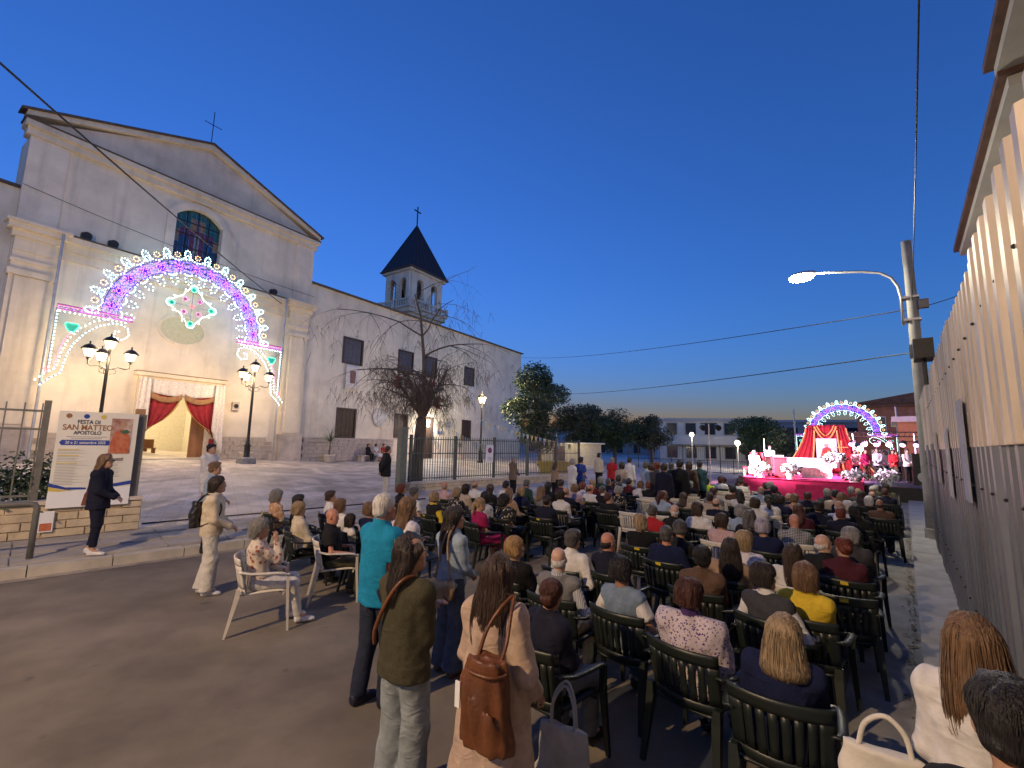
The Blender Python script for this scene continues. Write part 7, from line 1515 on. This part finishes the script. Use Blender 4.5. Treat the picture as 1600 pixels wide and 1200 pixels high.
# along the railing
stand(607, 697, 1.74, .30, 'man in a black jacket and white trousers beside the gate pillar', 60, 'crop', 'brown', 'jacket', 'black', res=.02, bc=(.5, .47, .42), arms='back', w=1.08)
stand(803, 713, 1.64, .06, 'grey haired man in a brown tweed jacket before the railing', 55, 'crop', 'grey', 'jacket', 'tweed', res=.022, bc=C['black'], arms='clasp', w=1.1)
for px, py, H, hd, hair, hc, top, tc, bc, lb in ((868, 722, 1.48, 50, 'long', 'brown', 'sleeveless', 'tan', 'black', 'person with long brown hair in a tan top at the railing corner'), (895, 717, 1.66, 60, 'blow', 'grey', 'shirt', 'white', 'white', 'grey haired person all in white on the far pavement'), (908, 714, 1.72, 50, 'short', 'black', 'tshirt', 'blue', 'jeans', 'man in a royal blue T-shirt and jeans on the far pavement'), (936, 708, 1.78, 45, 'short', 'black', 'shirt', 'cream', 'black', 'tall man in a loose cream shirt standing behind the rows'), (957, 714, 1.70, 45, 'crop', 'grey', 'polo', 'red', 'black', 'man in a bright red shirt standing behind the rows'), (972, 722, 1.62, 45, 'bob', 'dark', 'shirt', 'beige', 'beige', 'dark haired person in beige next to the red shirt'), (984, 715, 1.70, 50, 'short', 'dark', 'shirt', 'white', 'beige', 'dark haired person in a white shirt right of the red shirt'), (1010, 722, 1.66, 60, 'short', 'dgrey', 'shirt', 'lblue', 'jeans', 'person in pale blue, first of the far group by the wire fence'), (1019, 724, 1.66, 60, 'blow', 'brown', 'tshirt', 'denim', 'dnavy', 'person in denim blue, second of the far group by the wire fence'), (1027, 722, 1.72, 50, 'short', 'red', 'shirt', 'dgrey', 'black', 'person in dark grey, third of the far group by the wire fence'), (1038, 724, 1.70, 50, 'short', 'dark', 'jacket', 'dnavy', 'black', 'person in dark navy in the middle of the far standing group'), (1049, 722, 1.70, 50, 'crop', 'dgrey', 'shirt', 'green', 'black', 'person in dark green in the far standing group'), (1062, 719, 1.78, 45, 'short', 'black', 'jacket', 'black', 'black', 'tall person all in black in the far standing group'), (1077, 721, 1.72, 45, 'bob', 'brown', 'jacket', 'brown', 'black', 'person in a brown jacket in the far standing group'), (1093, 720, 1.74, 45, 'crop', 'dark', 'shirt', 'dteal', 'black', 'person in dull teal at the end of the far standing group')):
    stand(px, py, H, .05, lb, hd, hair, hc, top, tc, res=.026, bc=C[bc], arms=('down', 'cross', 'clasp')[px % 3], w=1.08)
# three on the stone bench
for x, hair, hc, top, tc, bc, lb in ((12.45, 'blow', 'dark', 'shirt', 'black', 'black', 'dark haired person in black at the near end of the stone bench'), (13.2, 'blow', 'dark', 'dress', 'white', 'white', 'dark haired person in a pale dress in the middle of the stone bench'), (13.95, 'short', 'brown', 'tshirt', 'red', 'jeans', 'person in red at the far end of the stone bench')):
    P = church(x, .72, BNZ); person(P, 115, dict(pose='sit', hair=hair, hcol=HC[hc], top=top, tc=C[tc], bc=C[bc], arms='lap', seed=int(x*10), bot='skirt' if top == 'dress' else 'jeans', lean=.0), lb, h=.026)
# ---- on the stage
person(stg(-4.45, 26.2, SZ), 185, dict(pose='sit', hair='crop', hcol=HC['white'], top='robe', tc=C['white'], bc=C['white'], arms='lap', seed=3, w=1.15), 'priest in white vestments seated in the red armchair on stage', h=.024)
E_ = person(stg(-3.95, 27.4, SZ), 190, dict(pose='stand', h=1.6, hair='short', hcol=HC['dark'], top='robe', tc=C['white'], bc=C['dnavy'], arms='hold', seed=4), 'altar server in a white robe holding a tall candle', h=.024)
cd_ = empty('tall_candle', stg(-4.15, 27.15, SZ), 0, 'tall white candle held upright by the altar server', 'candle'); MB().tube([(0, 0, .2), (0, 0, 1.85)], .02, 8).build('shaft', M_WCL, cd_); MB().ball((0, 0, 1.9), (.02, .02, .05), 6, 5).build('flame', emis('flame', (1, .7, .3), 40), cd_)
for i, (e, b, tc, lb) in enumerate(((-.35, 28.6, 'pink', 'person in pink at the left of the choir on stage'), (.05, 28.0, 'magenta', 'person in magenta in the stage choir'), (.5, 27.4, 'white', 'person in striped white shirt with back turned in the stage choir'), (.75, 28.6, 'white', 'person in white behind the striped shirt in the stage choir'), (1.1, 28.2, 'red', 'person in red in the stage choir'), (1.55, 27.6, 'white', 'person in a plain white shirt at the right end of the stage choir'), (1.25, 29.2, 'white', 'rear person in white at the right of the stage choir'))):
    person(stg(e, b, SZ), 190 if i % 2 else 230, dict(pose='stand', h=1.45+.05*(i % 3), hair=('bob', 'short', 'crop')[i % 3], hcol=HC[('dark', 'brown', 'dgrey')[i % 3]], top='shirt', tc=C[tc], tpat='stripe' if i == 2 else None, bc=C[('dnavy', 'brown', 'black')[i % 3]], arms='clasp', seed=20+i), lb, h=.028)
# ================================================================== BAGS
d9 = 34; B9 = loc2w(P9, d9, sc9, (.13, -.26, .80))
S = Sdf().loft([((0, 0, 0), .135, .08), ((0, 0, .06), .15, .09), ((0, 0, .26), .13, .08), ((0, 0, .40), .10, .06)], k=.02).noise(.007, 26, 3, (1.2, 1.2, .35)).noise(.003, 60, 5, (1, 1, .4)).cut((0, 0, .42), (0, 0, 1)).cut((0, 0, .0), (0, 0, -1))
bg = bag('leather_bag', 'brown leather bucket bag hanging behind the trench coat', B9, -R(d9), S, LEATH, [([(-.07, .02, .38), (-.05, .06, .50), (-.01, .12, .60), (.02, .20, .655)], .010), ([(.07, .02, .38), (.08, .06, .48), (.06, .12, .58), (.03, .20, .655)], .010), ([(-.11, 0, .35), (-.06, -.068, .355), (.06, -.068, .355), (.11, 0, .35), (.06, .068, .355), (-.06, .068, .355), (-.11, 0, .35)], .009)])
MB().box((-.11, -.085, .24), (.03, .006, .12)).build('tag', M_INKW, bg)
B7 = loc2w(P7, 44, sc9*.98, (.10, -.20, .86)); S = Sdf().loft([((-.12, 0, .09), .05, .04), ((-.05, 0, .04), .09, .05), ((.08, 0, .05), .10, .05), ((.15, 0, .12), .06, .035)], lat=(0, 0, 1), k=.03).noise(.003, 30, 4)
bag('shoulder_bag', 'tan leather shoulder bag on the back of the pale blue shirt', B7, -R(44), S, LEATHT, [([(-.10, 0, .14), (-.08, .02, .30), (-.05, .06, .52), (-.02, .14, .62)], .012), ([(.14, 0, .16), (.06, .02, .34), (0, .06, .5), (-.02, .14, .62)], .012)])
B8 = []
for v in ((-.15, -.14, 1.02), (-.12, -.165, 1.12), (-.06, -.165, 1.25), (0.02, -.155, 1.38), (.07, -.11, 1.46), (.09, -.02, 1.475)): B8.append(loc2w(P8, 36, sc8, v))
tag(MB().tube(smooth_path(B8), .013, 6).build('bag_strap', LEATH, smooth=True), 'brown leather strap across the back of the olive sweater', 'strap')
B2 = loc2w(P2, 66, sc2, (0, -.215, 1.0)); S = Sdf().loft([((0, 0, -.02), .13, .07), ((0, 0, .18), .14, .08), ((0, .01, .34), .10, .055)], k=.03).noise(.003, 25, 6).cut((0, 0, -.03), (0, 0, -1))
bag('backpack', 'small black backpack worn low on the cream blazer', B2, -R(66), S, LEATHB, [([(s*.08, .02, .34), (s*.11, .10, .43), (s*.12, .2, .41), (s*.13, .32, .28), (s*.17, .28, .1), (s*.14, .08, -.0)], .011) for s in (-1, 1)])
B1 = loc2w(P1, 72, sc1, (-.26, -.20, .80)); S = Sdf().loft([((0, 0, 0), .07, .16), ((0, 0, .2), .05, .13), ((0, 0, .27), .03, .09)], k=.02).cut((0, 0, .0), (0, 0, -1))
bag('handbag', 'brown handbag on the arm of the navy suit', B1, -R(72), S, LEATH, [([(0, -.1, .24), (.03, -.05, .42), (.05, .05, .42), (0, .1, .24)], .01)])
# canvas tote hanging from the chair of the auburn pinned hair
Pc, hc_, _ = P_C5; B5 = loc2w(np.array([Pc[0], Pc[1], 0]), hc_, 1., (.36, -.30, .12)); S = Sdf().loft([((0, 0, 0), .18, .05), ((0, 0, .03), .19, .075), ((0, 0, .34), .16, .03)], k=.02).noise(.005, 20, 8).cut((0, 0, .35), (0, 0, 1)).cut((0, 0, 0), (0, 0, -1))
bag('canvas_tote', 'grey canvas tote bag hanging on the dark chair near the trench coat', B5, -R(hc_)+.3, S, CANV, [([(-.09, .01, .33), (-.085, .05, .48), (-.02, .09, .56), (.05, .05, .48), (.08, .01, .33)], .010), ([(-.08, -.02, .33), (-.08, .02, .46), (-.02, .07, .54), (.05, .03, .46), (.08, -.02, .33)], .010)])
B10 = loc2w(P10, 40, sc10, (-.36, -.02, .60)); S = Sdf().loft([((0, 0, 0), .15, .06), ((0, 0, .1), .16, .07), ((0, 0, .36), .13, .04)], k=.02).noise(.005, 20, 9).cut((0, 0, .37), (0, 0, 1)).cut((0, 0, 0), (0, 0, -1))
bag('white_tote', 'off white soft shoulder bag beside the white blouse at the right edge', B10, -R(40), S, mat('tote_white', (.60, .56, .48), .8, var=.12, bump=.15), [([(-.08, 0, .35), (-.05, .0, .45), (.02, 0, .50), (.08, 0, .45), (.1, 0, .35)], .011)])
